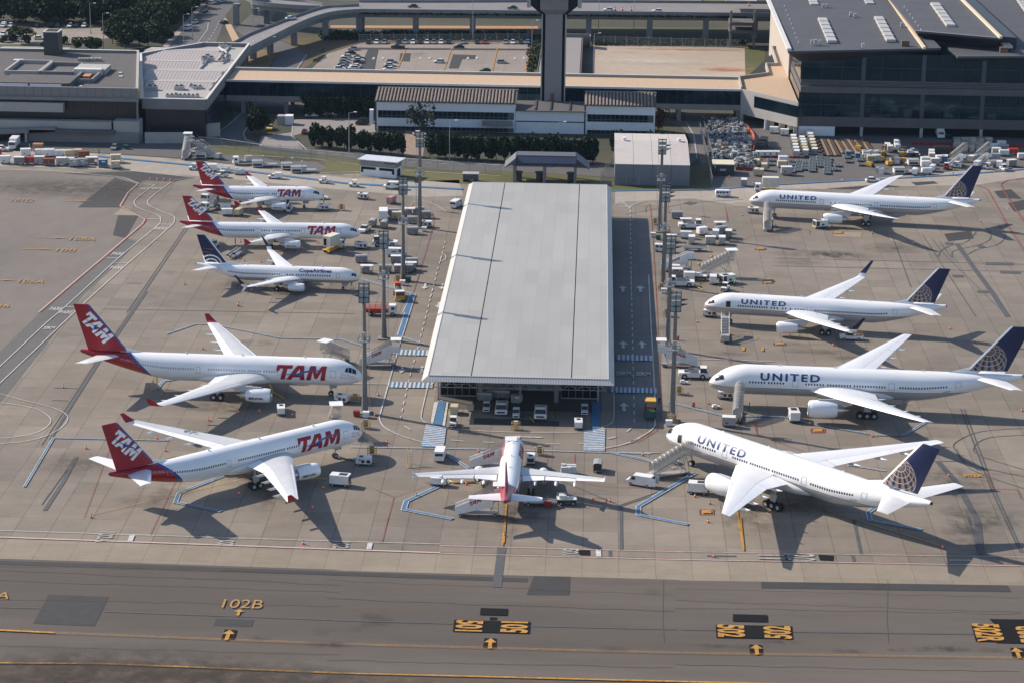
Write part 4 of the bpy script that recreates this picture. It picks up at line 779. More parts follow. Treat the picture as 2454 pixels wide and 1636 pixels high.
# the short jet seen from behind in the middle
T320 = dict(A_,L=37.57,fin=(29.0,35.3,34.7,36.9,5.7,12.0),stab=(31.3,3.9,35.0,1.6,6.2,5.0,.7),belly=(10.4,21.6),wing=wing_of(1.98,3.1,13.0,6.9,6.2,15.8,4.2,16.6,22.2,1.6,4.75),eng=(11.4,5.75,1.7,1.05,4.2),gear=(18.5,3.8,.58,0),flap=0.0)
Tc = dict(T320, tipmat=PAINTW, near=-1, flap=.22)
fm = livery_tam(37.57, 1.98, 3.75, 29.3, 26.6, .4)
tl, tr = g('K',318,912,4.9), g('K',1960,955,4.9); mid = (tl+tr)/2; ax = (tr-tl).normalized(); fw = Vector((-ax.y, ax.x, 0)).normalized()
nose = mid+fw*23.6; j = Jet(Tc, 'airliner', 'white airliner seen from behind, parked facing the canopy with stairs on its left', nose, nose-fw*37.57*1.04, fm)
j.body(); j.wings(); j.engines(); f = Tc['fin']; j.tails(tam_fin('tam_fin_rear', f[0], f[4], (f[2]-f[0])/(f[5]-f[4]))); j.gear()
for nr in (-1, 1):
    j.near = nr; vs, fs = tam_polys(); h = rad(60)*j.R
    j.decal(vs, fs, 'fuselage_lettering', REDP, 12.7 if nr < 0 else 6.3, rad(-12), h, width=6.4)
    j.windows([(13.7,17.0),(17.8,28.0)], rad(12)); j.frame(5.0, rad(-8), rad(34), 1.0); j.frame(30.4, rad(-4), rad(30), .9)
j.near = -1; j.antennas([7, 14, 20])
# blue-tailed jets
UN = {}
def blue_jet(T, name, label, nose, tail, zl, t1, globe, word, win, doors, open_door=None, ww=None, bold=.03):
    L = T['L']; f = T['fin']; fm = livery('two_tone_livery', 'line', zl=zl, L=L, t0=0, t1=t1)
    j = Jet(dict(T, bellymat=WINGL), name, label, nose, tail, fm)
    j.body(); j.wings(main=WINGL, flapm=PAINTW); j.engines()
    j.tails(globe_fin('globe_fin', *globe, cut=(f[0], f[4], (f[2]-f[0])/(f[5]-f[4]), .16*j.R)), WINGL); j.gear()
    txt, xa, th, h, wd = word; vs, fs, tw = text_mesh(txt, bold, 1.28 if txt == 'UNITED' else 1.0); j.decal(vs, fs, 'fuselage_lettering', LETTERB, xa, rad(th), h, width=wd)
    j.windows(win, rad(ww if ww is not None else 6), pitch=.56)
    for x, w_, a, b_ in doors: j.frame(x, rad(a), rad(b_), w_)
    if open_door: x, w_, a, b_ = open_door; j.frame(x, rad(a), rad(b_), w_, fill=BLACKP, lw=.1, name='open_door')
    k = j.R/3.1
    j.cockpit([[(1.2*k,28),(1.35*k,60),(2.15*k,60),(2.1*k,26)],[(2.2*k,25),(2.25*k,56),(2.9*k,48),(3.1*k,24)]])
    j.antennas([L*q for q in (.22,.40,.68)])
    b = MB(); star = []
    for i in range(5):
        a = math.pi/2+2*math.pi*i/5; star.append([(-.3-.0+.32*math.cos(a)-.1, .32*math.sin(a)-.05), (-.3+.32*math.cos(a)+.1-.1, .32*math.sin(a)-.05), (-.3+.32*math.cos(a)-.0, .32*math.sin(a)+.12)])
    v_, f_ = poly_mesh(star); j.decal([(p[0]+1, p[1]) for p in v_], f_, 'star_emblem', M('pale_blue_emblem', (.40,.45,.55), .5), 4.6*k, rad(18), 1.0)
    return j
j = blue_jet(T772, 'airliner', 'widebody white airliner with navy globe tail, third from the back on the right', g('M',272,527,5.0), g('M',2340,495,8.6), 4.75, -.5, (56.6,11.6,3.7), ('UNITED',10.9,16,1.5,12.6),
  [(8.7,11.8),(12.7,15.8),(20.6,24.2),(25.2,29.9),(30.8,37.2),(40.4,50.1)], ((17.7,1.2,-6,22),(38.0,1.2,-6,22),(52.0,1.2,-5,24)), ww=6, bold=.03)
small_word(j, 'N796UA', 49.5, -20, .35, LETTERB, 1.6)
j = blue_jet(T772, 'airliner', 'widebody white airliner with navy globe tail parked at an angle, closest on the right', g('L',290,135,5.0), g('L',1815,540,8.6), 4.75, -.5, (56.6,11.6,3.7), ('UNITED',10.9,16,1.5,12.6),
  [(8.7,11.8),(12.7,15.8),(20.6,24.2),(25.2,29.9),(30.8,37.2),(40.4,50.1)], ((17.7,1.2,-6,22),(38.0,1.2,-6,22),(52.0,1.2,-5,24)), (5.6,1.2,-8,24), ww=6, bold=.03)
small_word(j, 'N771UA', 49.5, -20, .35, LETTERB, 1.6)
j = blue_jet(T763, 'airliner', 'white airliner with navy globe tail and tall winglets, second from the back on the right', g('H',735,1280,4.4), g('I',1617,1465,7.1), 4.15, -.3, (48.7,9.3,2.95), ('UNITED',9.0,17,1.1,10.6),
  [(8.4,15.1),(16.2,17.6),(18.9,19.6),(20.7,20.8),(21.9,23.8),(26.5,43.2)], ((24.3,.5,-4,18),(25.4,.5,-4,18),(44.6,1.0,-5,28)), (5.4,1.1,-6,28), ww=5, bold=.03)
j = blue_jet(T764, 'airliner', 'long white airliner with navy globe tail parked farthest back on the right side', g('H',1157,310,4.4), g('I',1935,470,7.5), 4.35, -.3, (54.8,9.7,3.0), ('UNITED',8.8,17,1.1,10.4),
  [(7.9,18.9),(23.3,23.4),(24.5,24.6),(25.7,34.6),(37.3,41.1),(41.8,51.0)], ((20.2,1.0,-5,24),(35.5,.9,-5,22),(51.8,1.0,-5,26)), ww=5, bold=.03)
j = blue_jet(dict(T738), 'airliner', 'small white airliner with navy tail and winglets, third from the back on the left', g('F',1735,1228,3.3), g('F',200,1105,5.3), 2.55, -.2, (35.9,4.7,3.5,True), ('CopaAirlines',14.6,30,.9,7.9),
  [(7.1,15.2),(16.1,17.4),(19.4,31.8)], ((4.7,.8,-6,30),(17.7,.45,-4,22),(18.6,.45,-4,22),(33.5,.8,-4,26)), ww=8, bold=.03)
# ================================================================ BUILDINGS AND ROADS BEHIND THE APRON
CONCW = M('building_concrete', (.216, .208, .204), .85, var=.12, scale=.25); CONCD = M('dark_concrete', (.108, .104, .108), .9, var=.12, scale=.3); WHITEW = M('white_wall', (.74,.75,.78), .8, var=.05, scale=.4)
CONCL = M('light_concrete', (.368, .352, .336), .85, var=.08, scale=.3); GRAVEL = M('roof_gravel', (.47,.345,.24), .95, var=.14, scale=1.2); COPE = M('parapet_coping', (.592, .584, .568), .6, var=.05)
GLASSD = M('dark_glazing', (.004,.013,.020), .07, spec=.6, var=.3, scale=.15); GLASSD.node_tree.nodes['Principled BSDF'].inputs['Specular Tint'].default_value = (.35,.62,.85,1); VOID = M('dark_interior', (.008,.009,.012), .9); ROOFD = M('dark_roof_membrane', (.068, .070, .080), .75, var=.12, scale=.12)
ROOFG = M('grey_roof', (.088,.082,.082), .9, var=.15, scale=.25); SILV = M('silver_sheet', (.464, .464, .464), .45, .3, var=.07, scale=.5); TILE = M('clay_tile_roof', (.208, .168, .144), .9, var=.22, scale=.8); TILED = M('clay_tile_groove', (.09,.075,.07), .9, var=.2)
SIDEW = M('beige_panel', (.400, .352, .312), .8, var=.05); STEEL = M('painted_steel', (.34,.35,.36), .5, .3); STEELD = M('dark_steel', (.055,.058,.065), .5, .3); BLUER = M('blue_roof_sheet', (.022,.032,.060), .45, var=.08); BLUEG = M('blue_grey_roof', (.10,.105,.125), .6, var=.08)
CREAM = M('cream_metal', (.66,.60,.47), .6); TANW = M('tan_panel', (.62,.50,.36), .7)
def vmat(name, c1, c2, pitch, axis=0, duty=.5, rough=.6, metal=0.):
    if name in MATS: return MATS[name]
    m, nt, p = new_mat(name); vec, xyz = coords(nt); s = (xyz[axis]/pitch).frac().lt(duty); n = noise(nt, vec, .3, 4)
    c = mixc(nt, s, c1, c2); c = mixc(nt, remap(n, .35, .7, 0, .25), c, tuple(q*.7 for q in c1)); nt.links.new(c, p.inputs['Base Color']); p.inputs['Roughness'].default_value = rough; p.inputs['Metallic'].default_value = metal
    MATS[name] = m; return m
RIB = vmat('ribbed_roof_panels', (.42,.375,.36), (.25,.225,.215), 1.1, 0, .3)
PANEL = vmat('panelled_fascia', (.200, .192, .192), (.120, .116, .116), 2.7, 0, .07)
BRISE = vmat('louvred_dark_glass', (.012,.012,.016), (.035,.028,.028), 1.35, 0, .12, .35)
def seg(b, p, q, th, z0, z1, m=0):
    p = Vector(p[:2]); q = Vector(q[:2]); d = (q-p); L_ = d.length; c = (p+q)/2
    b.box(c.x, c.y, z0, L_, th, z1-z0, m, math.atan2(d.y, d.x)); return b
def one(name, mats, parent, fn, **k):
    b = MB(); fn(b); return b.build(name, mats, parent, **k)
def bx(name, mat, parent, *a, **k): return MB().box(*a, **k).build(name, mat, parent)
# ---------------- long canopy hall in the middle of the apron
pier = thing('cargo_canopy', 'long open-sided hall under a pale grey sheet-metal roof in the middle of the apron', 'canopy hall', (-13.4, 540, 0))
pier.location = (0,0,0)
PX0, PX1, PY0, PY1, ZE, ZR = -32.9, 5.7, 452.2, 628.0, 7.3, 8.15
ROOFP = None
m, nt, p = new_mat('pale_sheet_roof'); vec, (x, y, z) = coords(nt)
n1 = noise(nt, vec, .05, 5, .6, (1,.35,1)); n2 = noise(nt, vec, .8, 3)
c = mixc(nt, remap(n1, .35, .65), (.315,.308,.290), (.365,.358,.336)); c = mixc(nt, (y/.95).frac().lt(.10)*.6, c, (.22,.22,.21)); c = mixc(nt, (x/2.9).frac().lt(.035)*.6, c, (.23,.225,.21)); c = mixc(nt, remap(n2, .5, .75, 0, .18), c, (.30,.29,.27))
dr = noise(nt, vec, .25, 5, .7, (1,.08,1)); c = mixc(nt, remap(dr, .55, .75, 0, .3), c, (.30,.285,.26)); wn = nt.nodes.new('ShaderNodeTexWhiteNoise'); wn.noise_dimensions = '2D'; cb = nt.nodes.new('ShaderNodeCombineXYZ'); nt.links.new((x/2.9).floor().k, cb.inputs[0]); nt.links.new((y/11.4).floor().k, cb.inputs[1]); nt.links.new(cb.outputs[0], wn.inputs[0])
c = mixc(nt, remap(E(nt, wn.outputs[0]), 0, 1, 0, .10), c, (.62,.61,.58))
nt.links.new(c, p.inputs['Base Color']); p.inputs['Roughness'].default_value = .5; p.inputs['Metallic'].default_value = .0; ROOFP = m
i = 1.25
xs = [PX0+i, PX0+9.9, PX1-10.2+1.6, PX1-i]
for a, b_ in zip(xs, xs[1:]):
    w0 = .1; one('roof_panel', ROOFP, pier, lambda b: b.hexa([(a+w0,PY0+i,ZR-.25),(b_-w0,PY0+i,ZR-.25),(b_-w0,PY1-i,ZR-.25),(a+w0,PY1-i,ZR-.25)], [(a+w0,PY0+i,ZR),(b_-w0,PY0+i,ZR),(b_-w0,PY1-i,ZR+.1),(a+w0,PY1-i,ZR+.1)]))
for x_ in xs[1:3]: bx('expansion_gap', VOID, pier, x_, (PY0+PY1)/2, ZR-.3, .19, PY1-PY0-2*i-.1, .12)
FAS = vmat('corrugated_fascia', (.480, .480, .480), (.336, .344, .360), .55, 0, .4, .45, .2); FASY = vmat('corrugated_side_fascia', (.528, .512, .480), (.416, .408, .392), .55, 1, .4, .45, .2)
o_ = [(PX0,PY0),(PX1,PY0),(PX1,PY1),(PX0,PY1)]; in_ = [(PX0+i,PY0+i),(PX1-i,PY0+i),(PX1-i,PY1-i),(PX0+i,PY1-i)]
for k in range(4):
    a, b_ = o_[k], o_[(k+1) % 4]; c_, d_ = in_[k], in_[(k+1) % 4]; b = MB()
    b.add([(*a,ZE),(*b_,ZE),(*d_,ZR+.03),(*c_,ZR+.03)], [(0,1,2,3)]); b.add([(*a,ZE-.06),(*b_,ZE-.06),(*d_,ZR-.1),(*c_,ZR-.1)], [(3,2,1,0)]); b.build('eave_fascia', FAS if k in (0,2) else FASY, pier)
b = MB()
for k in range(4): seg(b, in_[k], in_[(k+1) % 4], .14, ZR+.05, ZR+.14)
b.build('ridge_capping', COPE, pier)
for x_ in (PX0+.6, PX1-.6):
    for k in range(10): pass
# lattice girders and columns under the roof
b = MB()
for y_ in [PY0+1.6+k*14.55 for k in range(13)]:
    for zz in (6.9, 5.7): b.bar((PX0+1.5,y_,zz), (PX1-1.5,y_,zz), .16)
    n = 12
    for k in range(n):
        xa = PX0+1.5+(PX1-PX0-3)*k/n; xb = PX0+1.5+(PX1-PX0-3)*(k+1)/n; b.bar((xa,y_,5.7), ((xa+xb)/2,y_,6.9), .12); b.bar(((xa+xb)/2,y_,6.9), (xb,y_,5.7), .12)
b.build('roof_truss', STEEL, pier)
for y_ in [PY0+11+k*16 for k in range(11)]:
    for x_ in (-30.2, -21.5, -13.4, -6., 2.6): bx('column', CONCW if x_ in (-21.5, -6.) else STEEL, pier, x_, y_, 0, .9 if x_ in (-21.5, -6.) else .3, .9 if x_ in (-21.5, -6.) else .3, 6.9)
b = MB()
b.box(-13.6, 470.5, 0, 17.5, .3, 5.6)
b.build('back_partition', M('dusty_partition', (.30,.29,.29), .9, var=.3, scale=.5), pier)
for x_ in (-19.3,-12.4,-6.5): bx('doorway', VOID, pier, x_, 470.2, 2.2, 1.5, .3, 2.4)
for xa, xb in ((-29.9,-22.5),(-5.0,2.4)):
    b = MB(); b.box((xa+xb)/2, 465.5, 0, xb-xa, .15, .3, 1); b.box((xa+xb)/2, 465.6, .3, xb-xa, .1, 5.3, 0)
    for k in range(6): b.box(xa+(xb-xa)*k/5, 465.4, 0, .09, .12, 5.6, 1)
    b.box((xa+xb)/2, 465.4, 2.6, xb-xa, .12, .08, 1); b.build('mesh_screen', [VOID, STEEL], pier)
for x_ in (PX0+.4, PX1-.4):
    b = MB()
    for k in range(12): b.box(x_, PY0+8+k*15, ZE-.5, .12, .12, .5)
    b.build('gutter_bracket', STEEL, pier)
# ---------------- skybridge with gravel roof
br = thing('skybridge', 'long elevated walkway with tan gravel roof and dark glass running between the terminals', 'skybridge')
BX0, BX1, BY0, BY1 = -118.3, 47.8, 755.0, 773.6
bx('roof', GRAVEL, br, (BX0+BX1)/2, (BY0+BY1)/2, 10.4, BX1-BX0, BY1-BY0, .5)
b = MB(); b.box((BX0+BX1)/2, BY1+.1, 10.2, BX1-BX0, .5, 1.5); b.build('parapet', CONCL, br); bx('back_coping', COPE, br, (BX0+BX1)/2, BY1+.1, 11.7, BX1-BX0, .75, .12); bx('front_coping', COPE, br, (BX0+BX1)/2, BY0-.1, 10.55, BX1-BX0, .6, .62)
bx('glazing', GLASSD, br, (BX0+BX1)/2, (BY0+BY1)/2, 6.0, BX1-BX0-.2, BY1-BY0, 4.38); bx('floor_slab', CONCW, br, (BX0+BX1)/2, (BY0+BY1)/2, 4.2, BX1-BX0, BY1-BY0+.4, 1.78)
b = MB()
for k in range(56): b.box(BX0+1.5+k*3, BY0-.03, 6.0, .08, .08, 4.4)
b.build('mullion', STEELD, br)
for k, x_ in enumerate((-113,-99,-73,-55,-37,-4,12,28,47)):
    for y_ in (BY0+1.5, BY1-1.5): bx('column', CONCW, br, x_, y_, 0, 1.3, 1.3, 4.2)
# ---------------- bridge head with gravel roof at the right terminal
hd = thing('bridge_head', 'angular low building with tan gravel roof joining the walkway to the right terminal', 'terminal annex')
z_ = 11.0
P0_ = [g('C',1925,718,z_), g('D',545,822,z_), G(1917,110,z_)*1, g('D',290,265,z_)]
hp = [g('C',1925,718,z_), Vector((64.4, g('D',545,822,z_).y, z_)), Vector((64.4, 835, z_)), Vector((g('C',2115,265,z_).x, 835, z_)), g('C',2210,525,z_), g('C',2120,525,z_), g('C',2140,600,z_), g('C',1905,632,z_)]
hp = [(p.x, p.y) for p in hp]
one('roof', GRAVEL, hd, lambda b: b.prism(hp, 10.3, 10.9))
b = MB()
for a, c_ in zip(hp, hp[1:]+hp[:1]): 
    if a[0] > 64.3 and c_[0] > 64.3: continue
    seg(b, a, c_, .5, 10.2, 11.9 if a[1] > 760 or c_[1] > 760 else 11.2)
b.build('parapet', CONCL, hd)
b = MB(); a, c_ = Vector(hp[0]), Vector(hp[1]); seg(b, a, a.lerp(c_,.24), .5, 3.4, 10.2); seg(b, a, c_, .45, 3.2, 6.2); seg(b, a, c_, .4, 9.9, 10.3); b.build('front_wall', CONCL, hd)
one('glazing', GLASSD, hd, lambda b: seg(b, a.lerp(c_,.24), c_, .2, 6.2, 9.9)); one('inner_block', VOID, hd, lambda b: b.prism([(p[0]*.985+.8, p[1]+1.4) for p in hp[:3]]+[(hp[3][0]+1, 833)]+[(hp[7][0]+.6, hp[7][1]-1)], 4.6, 10.2))
for t in (.02, .5, .72, .97): 
    q = a.lerp(c_, t); bx('column', CONCL, hd, q.x, q.y+.8, 0, 1.1, 1.1, 3.3)
q = a.lerp(c_, .52); bx('white_booth_wall', WHITEW, hd, q.x, q.y+1.6, 0, 3.0, 1.2, 3.4)
for t in (.74, .88):
    q = a.lerp(c_, t); bx('dock_shutter', TANW, hd, q.x, q.y+.45, 1.8, 1.8, .2, 1.4)
# ---------------- right terminal
rt = thing('terminal_building', 'huge modern terminal with dark folded roof and two storeys of dark glass', 'terminal')
RX0, RX1, RY = 64.5, 200.0, 737.7
bx('basement_void', VOID, rt, (RX0+RX1)/2+6, RY+14, .05, RX1-RX0-12, 20, 3.1)
bx('white_wall', WHITEW, rt, RX0+6.2, RY+.4, 0, 11.4, .8, 3.0); bx('side_wall_lower', CONCL, rt, RX0+.3, RY+60, 0, .6, 118, 3.2)
bx('lower_band', CONCD, rt, (RX0+RX1)/2, RY+20, 3.05, RX1-RX0, 40, 3.05); bx('lower_glazing', GLASSD, rt, (RX0+RX1)/2, RY+20.4, 6.1, RX1-RX0-.4, 40, 7.6)
bx('middle_band', CONCD, rt, (RX0+RX1)/2+.3, RY+20, 13.7, RX1-RX0-.6, 40, 2.0); bx('terrace', STEELD, rt, (RX0+RX1)/2, RY+21.2, 15.7, RX1-RX0-1.2, 40, .9); bx('terrace_floor', CONCD, rt, (RX0+RX1)/2, RY+21.8, 16.6, RX1-RX0-1.6, 40, 1.0)
bx('upper_glazing', GLASSD, rt, (RX0+RX1)/2, RY+21.6, 17.6, RX1-RX0-1.0, 40, 8.4)
bx('side_wall', SIDEW, rt, RX0+.2, RY+85, 3.2, .7, 90, 23.0)
for k in range(7):
    x_ = 84.8+k*18.7; bx('column', CONCL, rt, x_, RY+.6, 0, .9, .9, 3.1); bx('facade_pillar', M('pale_blue_steel', (.045,.06,.075), .5), rt, x_-.2, RY+1.42, 17.6, 1.3, .2, 8.3); bx('facade_pillar', MATS['pale_blue_steel'], rt, x_-.2, RY+.33, 6.1, 1.3, .1, 7.6)
b = MB()
for k in range(22):
    b.box(RX0+1+k*6.2, RY+1.55, 17.6, .08, .1, 8.3); b.box(RX0+1+k*6.2, RY+.36, 6.1, .08, .1, 7.6)
b.box((RX0+RX1)/2, RY+1.5, 21.5, RX1-RX0-2, .1, .12); b.box((RX0+RX1)/2, RY+.36, 9.9, RX1-RX0-1, .1, .12); b.build('mullion', STEELD, rt)
one('railing', STEEL, rt, lambda b: (b.bar((RX0+1,RY+.3,16.6),(RX1,RY+.3,16.6),.12), b.bar((RX0+1,RY+.3,16.1),(RX1,RY+.3,16.1),.08)))
def vslab(name, ft, bk, th, soffit, edge):
    """roof plane from its front edge ft=(p,q) to its back edge bk=(p,q), with an undercut soffit"""
    p, q = Vector(ft[0]), Vector(ft[1]); r1, r2 = Vector(bk[0]), Vector(bk[1]); dz = Vector((0,0,th))
    b = MB(); b.hexa([p-dz,q-dz,r2-dz,r1-dz],[p,q,r2,r1]); o = b.build(name, ROOFD, rt, fix=True)
    b = MB(); s_ = Vector((0,soffit,-3.6)); b.hexa([p-dz+Vector((4.2,soffit,-3.6))*.98,q-dz+Vector((-1.5,soffit,-3.6)),q-dz+Vector((0,soffit+.6,-.1)),p-dz+Vector((4.2,soffit+.6,-.1))],[p-dz*1.01,q-dz*1.01,q-dz+Vector((0,soffit+.8,-.05)),p-dz+Vector((4.2,soffit+.8,-.05))]); b.build('soffit', STEELD, rt, fix=True)
    b = MB(); b.tube([p+Vector((0,-.1,0)), q+Vector((0,-.1,0))], .16, 6); b.build('eave_edge', edge, rt); return o
e1 = g('D',450,410,28.1); e1r = g('D',1670,384,28.1)
vslab('main_roof', ((e1.x,e1.y,28.1),(e1r.x,e1r.y,28.1)), ((61.0,960,29.5),(g('D',1262,0,29).x,960,29.5)), .7, 6.5, STEEL)
s2l = g('D',1470,246,30.8); s2r = g('D',2152,306,30.8); k2 = g('D',1270,0,30.8); k3 = g('D',1830,0,30.8)
def ext(p, q, Y, z): t = (Y-p.y)/(q.y-p.y); return (p.x+(q.x-p.x)*t, Y, z)
vslab('raised_roof', ((s2l.x,s2l.y,30.8),(s2r.x,s2r.y,30.8)), (ext(s2l,k2,955,30.8), ext(s2r,k3,955,30.8)), .7, 6.0, STEEL)
s3l = g('D',1935,456,26.3); s3r = g('D',2335,451,26.3)
vslab('far_roof', ((s3l.x-5,s3l.y+.5,26.3),(s3r.x+60,s3r.y+8,26.3)), ((s3l.x-15,950,27.5),(s3r.x+90,950,27.5)), .7, 6.5, STEEL)
b = MB(); b.hexa([(s2l.x+1,s2l.y+6,24),(s2r.x+6,s2r.y+6,24),(s2r.x+4,900,24),(s2l.x+1,900,24)],[(s2l.x+1,s2l.y+6,30),(s2r.x+6,s2r.y+6,30),(s2r.x+4,900,30),(s2l.x+1,900,30)]); b.build('clerestory', STEELD, rt, fix=True)
for p, q, z0 in ((g('D',1540,382,28.9),g('D',1262,0,28.9),28.3),(g('D',2150,310,31.0),g('D',1835,0,31.0),30.9),(g('D',2200,385,27.2),g('D',1905,0,27.2),26.9),(e1+Vector((.3,0,0)),Vector((61.2,950,29)),28.15)):
    b = MB(); seg(b, p, p+(q-p)*1.3, .9 if z0 > 28.2 else 1.3, z0, z0+.75); b.build('roof_gutter', COPE if z0 < 28.3 else TANW, rt)
for pts in (((700,158),(780,348)),((1150,147),(1250,340)),((595,-60),(640,52)),((1030,-60),(1085,45)),((1600,37),(1730,220)),((2270,-20),(2360,110)),((2140,330),(2185,390))):
    zz = 30.9 if 1500 < pts[0][0] < 2000 else (27.5 if pts[0][0] > 2000 else 28.4); p, q = g('D',*pts[0],zz), g('D',*pts[1],zz); n = 6 if pts[0][0] != 2140 else 2; w_ = 3.0
    for k in range(n):
        a_ = p.lerp(q, k/n); b_ = p.lerp(q, (k+.92)/n); b = MB(); c_ = (a_+b_)/2; b.box(c_.x+.9, c_.y, zz, w_, abs(b_.y-a_.y), .75, 0, 0, .92, .9); b.build('skylight', M('skylight_panel', (.42,.40,.38), .4), rt)
for x_, y_ in ((730,55),(762,55),(950,120),(985,130),(668,340),(705,345),(1048,372),(1358,205),(640,345)): q = g('D',x_,y_,29); bx('roof_vent', SILV, rt, q.x, q.y, 28.6, .9, .9, 1.3)
for x_, y_ in ((1385,362),(2172,415)): q = g('D',x_,y_,28.5); bx('rooftop_unit', M('rusty_brown', (.14,.09,.05), .8), rt, q.x, q.y, 28.2, 2.4, 1.4, 1.7)
for k in range(9): q = g('D',420+k*14,50+k*36,28.9); MB().cyl(q.x, q.y, 28.6, .16, .6, 6).build('vent_pipe', WHITEW, rt)
for k in range(7): q = g('D',1380+k*22,45+k*30,31.6); MB().cyl(q.x, q.y, 30.8, .16, .6, 6).build('vent_pipe', WHITEW, rt)
# ---------------- left terminal
lt = thing('terminal_building', 'older concrete terminal with flat grey roof and dark recessed storeys at the left edge', 'terminal')
LX0, LX1, LY = -205.0, -138.2, 709.5
R1X = -150.8
one('roof_slab', ROOFG, lt, lambda b: b.prism([(LX0,LY),(LX1,LY),(R1X,778),(LX0,778)], 14.6, 15.1))
b = MB(); b.box((LX0+LX1)/2, LY-.1, 13.4, LX1-LX0, 1.0, 3.0); b.build('front_fascia', PANEL, lt); bx('front_ledge', CONCW, lt, (LX0+LX1)/2, LY-.6, 12.4, LX1-LX0, 1.6, 1.0)
bx('rear_parapet', CONCW, lt, (LX0+R1X)/2, 778, 14, R1X-LX0, .8, 1.9); bx('rear_coping', COPE, lt, (LX0+R1X)/2, 778, 15.9, R1X-LX0, 1, .15); one('side_parapet', CONCL, lt, lambda b: seg(b, (LX1-.2,LY), (R1X-.2,778), .8, 12, 16.0))
one('upper_storey', BRISE, lt, lambda b: b.prism([(LX0,LY+2),(LX1-.9,LY+2),(R1X-.9,770),(LX0,770)], 0, 12.4))
b = MB(); b.box(-183, LY-.3, 8.8, 44, 2.6, 2.8); b.build('upper_band', CONCL, lt); bx('lower_band', CONCL, lt, -168.2, LY-.6, 3.6, 44, 3.2, 2.6)
one('side_wall', CONCW, lt, lambda b: seg(b, (LX1-.4,LY+.5), (R1X-.4,777), .6, 0, 12.2))
one('ramp_beam', CONCW, lt, lambda b: b.hexa([(-200,LY-5,1.0),(-163,LY-5,3.4),(-163,LY-2,3.4),(-200,LY-2,1.0)],[(-200,LY-5,2.8),(-163,LY-5,4.6),(-163,LY-2,4.6),(-200,LY-2,2.8)])); bx('ramp_deck', CONCD, lt, -158, LY-3.5, 2.9, 26, 3, 1.0)
for x_ in (-181,-172): bx('column', CONCL, lt, x_, LY-4.4, 0, .7, .7, 3)
p = g('A',230,1130); q = g('A',1110,1150); one('apron_wall', CONCW, lt, lambda b: seg(b, p, q, .5, 0, 3.3))
p = g('A',915,1138); q = g('A',1118,1142); cx = (p.x+q.x)/2; wd = q.x-p.x
b = MB(); b.box(cx, p.y+2.3, 0, wd, 6, 6.6); b.build('gate_house', CONCL, lt); bx('gate_opening', VOID, lt, cx-.2, p.y-.75, .3, wd*.78, .12, 2.2)
def roofbox(x0, y0, x1, y1, h, mat, name='rooftop_block', z=15.1, top=None):
    a = g('e',x0,y1,z+h); c_ = g('e',x1,y1,z+h); d = g('e',x0,y0,z+h); b = MB(); b.box((a.x+c_.x)/2, (a.y+d.y)/2, z, c_.x-a.x, max(.5, d.y-a.y), h); return b.build(name, mat, lt)
roofbox(0,1160,1110,1290,1.9,ROOFG); roofbox(1150,1000,1650,1090,1.6,CONCL); roofbox(1150,1060,1590,1085,2.0,COPE,'duct')
for x0, x1 in ((-200,35),(115,565),(600,1095)): a = g('e',x0,1290,15.2); c_ = g('e',x1,1290,15.2); a.y = g('e',0,1290,17).y; bx('white_panel', WHITEW, lt, (a.x+c_.x)/2, a.y-.3, 15.15, c_.x-a.x, .15, 1.55)
def well(x0, y0, x1, y1, rim, inner, z=15.1):
    a = g('e',x0,y1,z+1.2); c_ = g('e',x1,y1,z+1.2); d = g('e',x0,y0,z+1.2); q = [(a.x,a.y),(c_.x,a.y),(c_.x,d.y),(a.x,d.y)]; b = MB()
    for k in range(4): seg(b, q[k], q[(k+1) % 4], .7, z, z+1.3)
    b.build('roof_well', rim, lt); bx('well_floor', inner, lt, (a.x+c_.x)/2, (a.y+d.y)/2, z, c_.x-a.x-1, d.y-a.y-1, .12)
well(80,940,620,1110,CONCL,CONCD); well(640,975,1140,1120,CONCW,CONCD); well(1150,1085,1440,1240,CONCW,VOID)
for x0, y0, x1, y1 in ((200,925,350,945),(650,1110,860,1128),(1850,1130,1905,1142),(1855,1187,1915,1200),(1230,1340,1285,1352)): roofbox(x0, y0, x1, y1, .35, COPE, 'roof_hatch')
a = g('e',690,870,15); c_ = g('e',930,870,15); bx('chimney_tower', STEELD, lt, (a.x+c_.x)/2, a.y+3, 12, c_.x-a.x, 6.0, 10.6); bx('tower_rim', COPE, lt, (a.x+c_.x)/2, a.y+3, 22.6, c_.x-a.x+.3, 6.3, .25); bx('tower_recess', VOID, lt, (a.x+c_.x)/2, a.y+3, 22.86, c_.x-a.x-.9, 5.1, .03)
a = g('e',1340,1100,16.5); bx('orange_tank', M('terracotta', (.50,.22,.13), .8), lt, a.x+1.6, a.y-3, 15.2, 2.2, 9, .7)
for x0 in (1250,1290,1330,1370,1430,1500,1560): q = g('e',x0,945,15.4); bx('roof_fan', CONCL, lt, q.x, q.y, 15.1, 1.0, 1.6, 1.0)
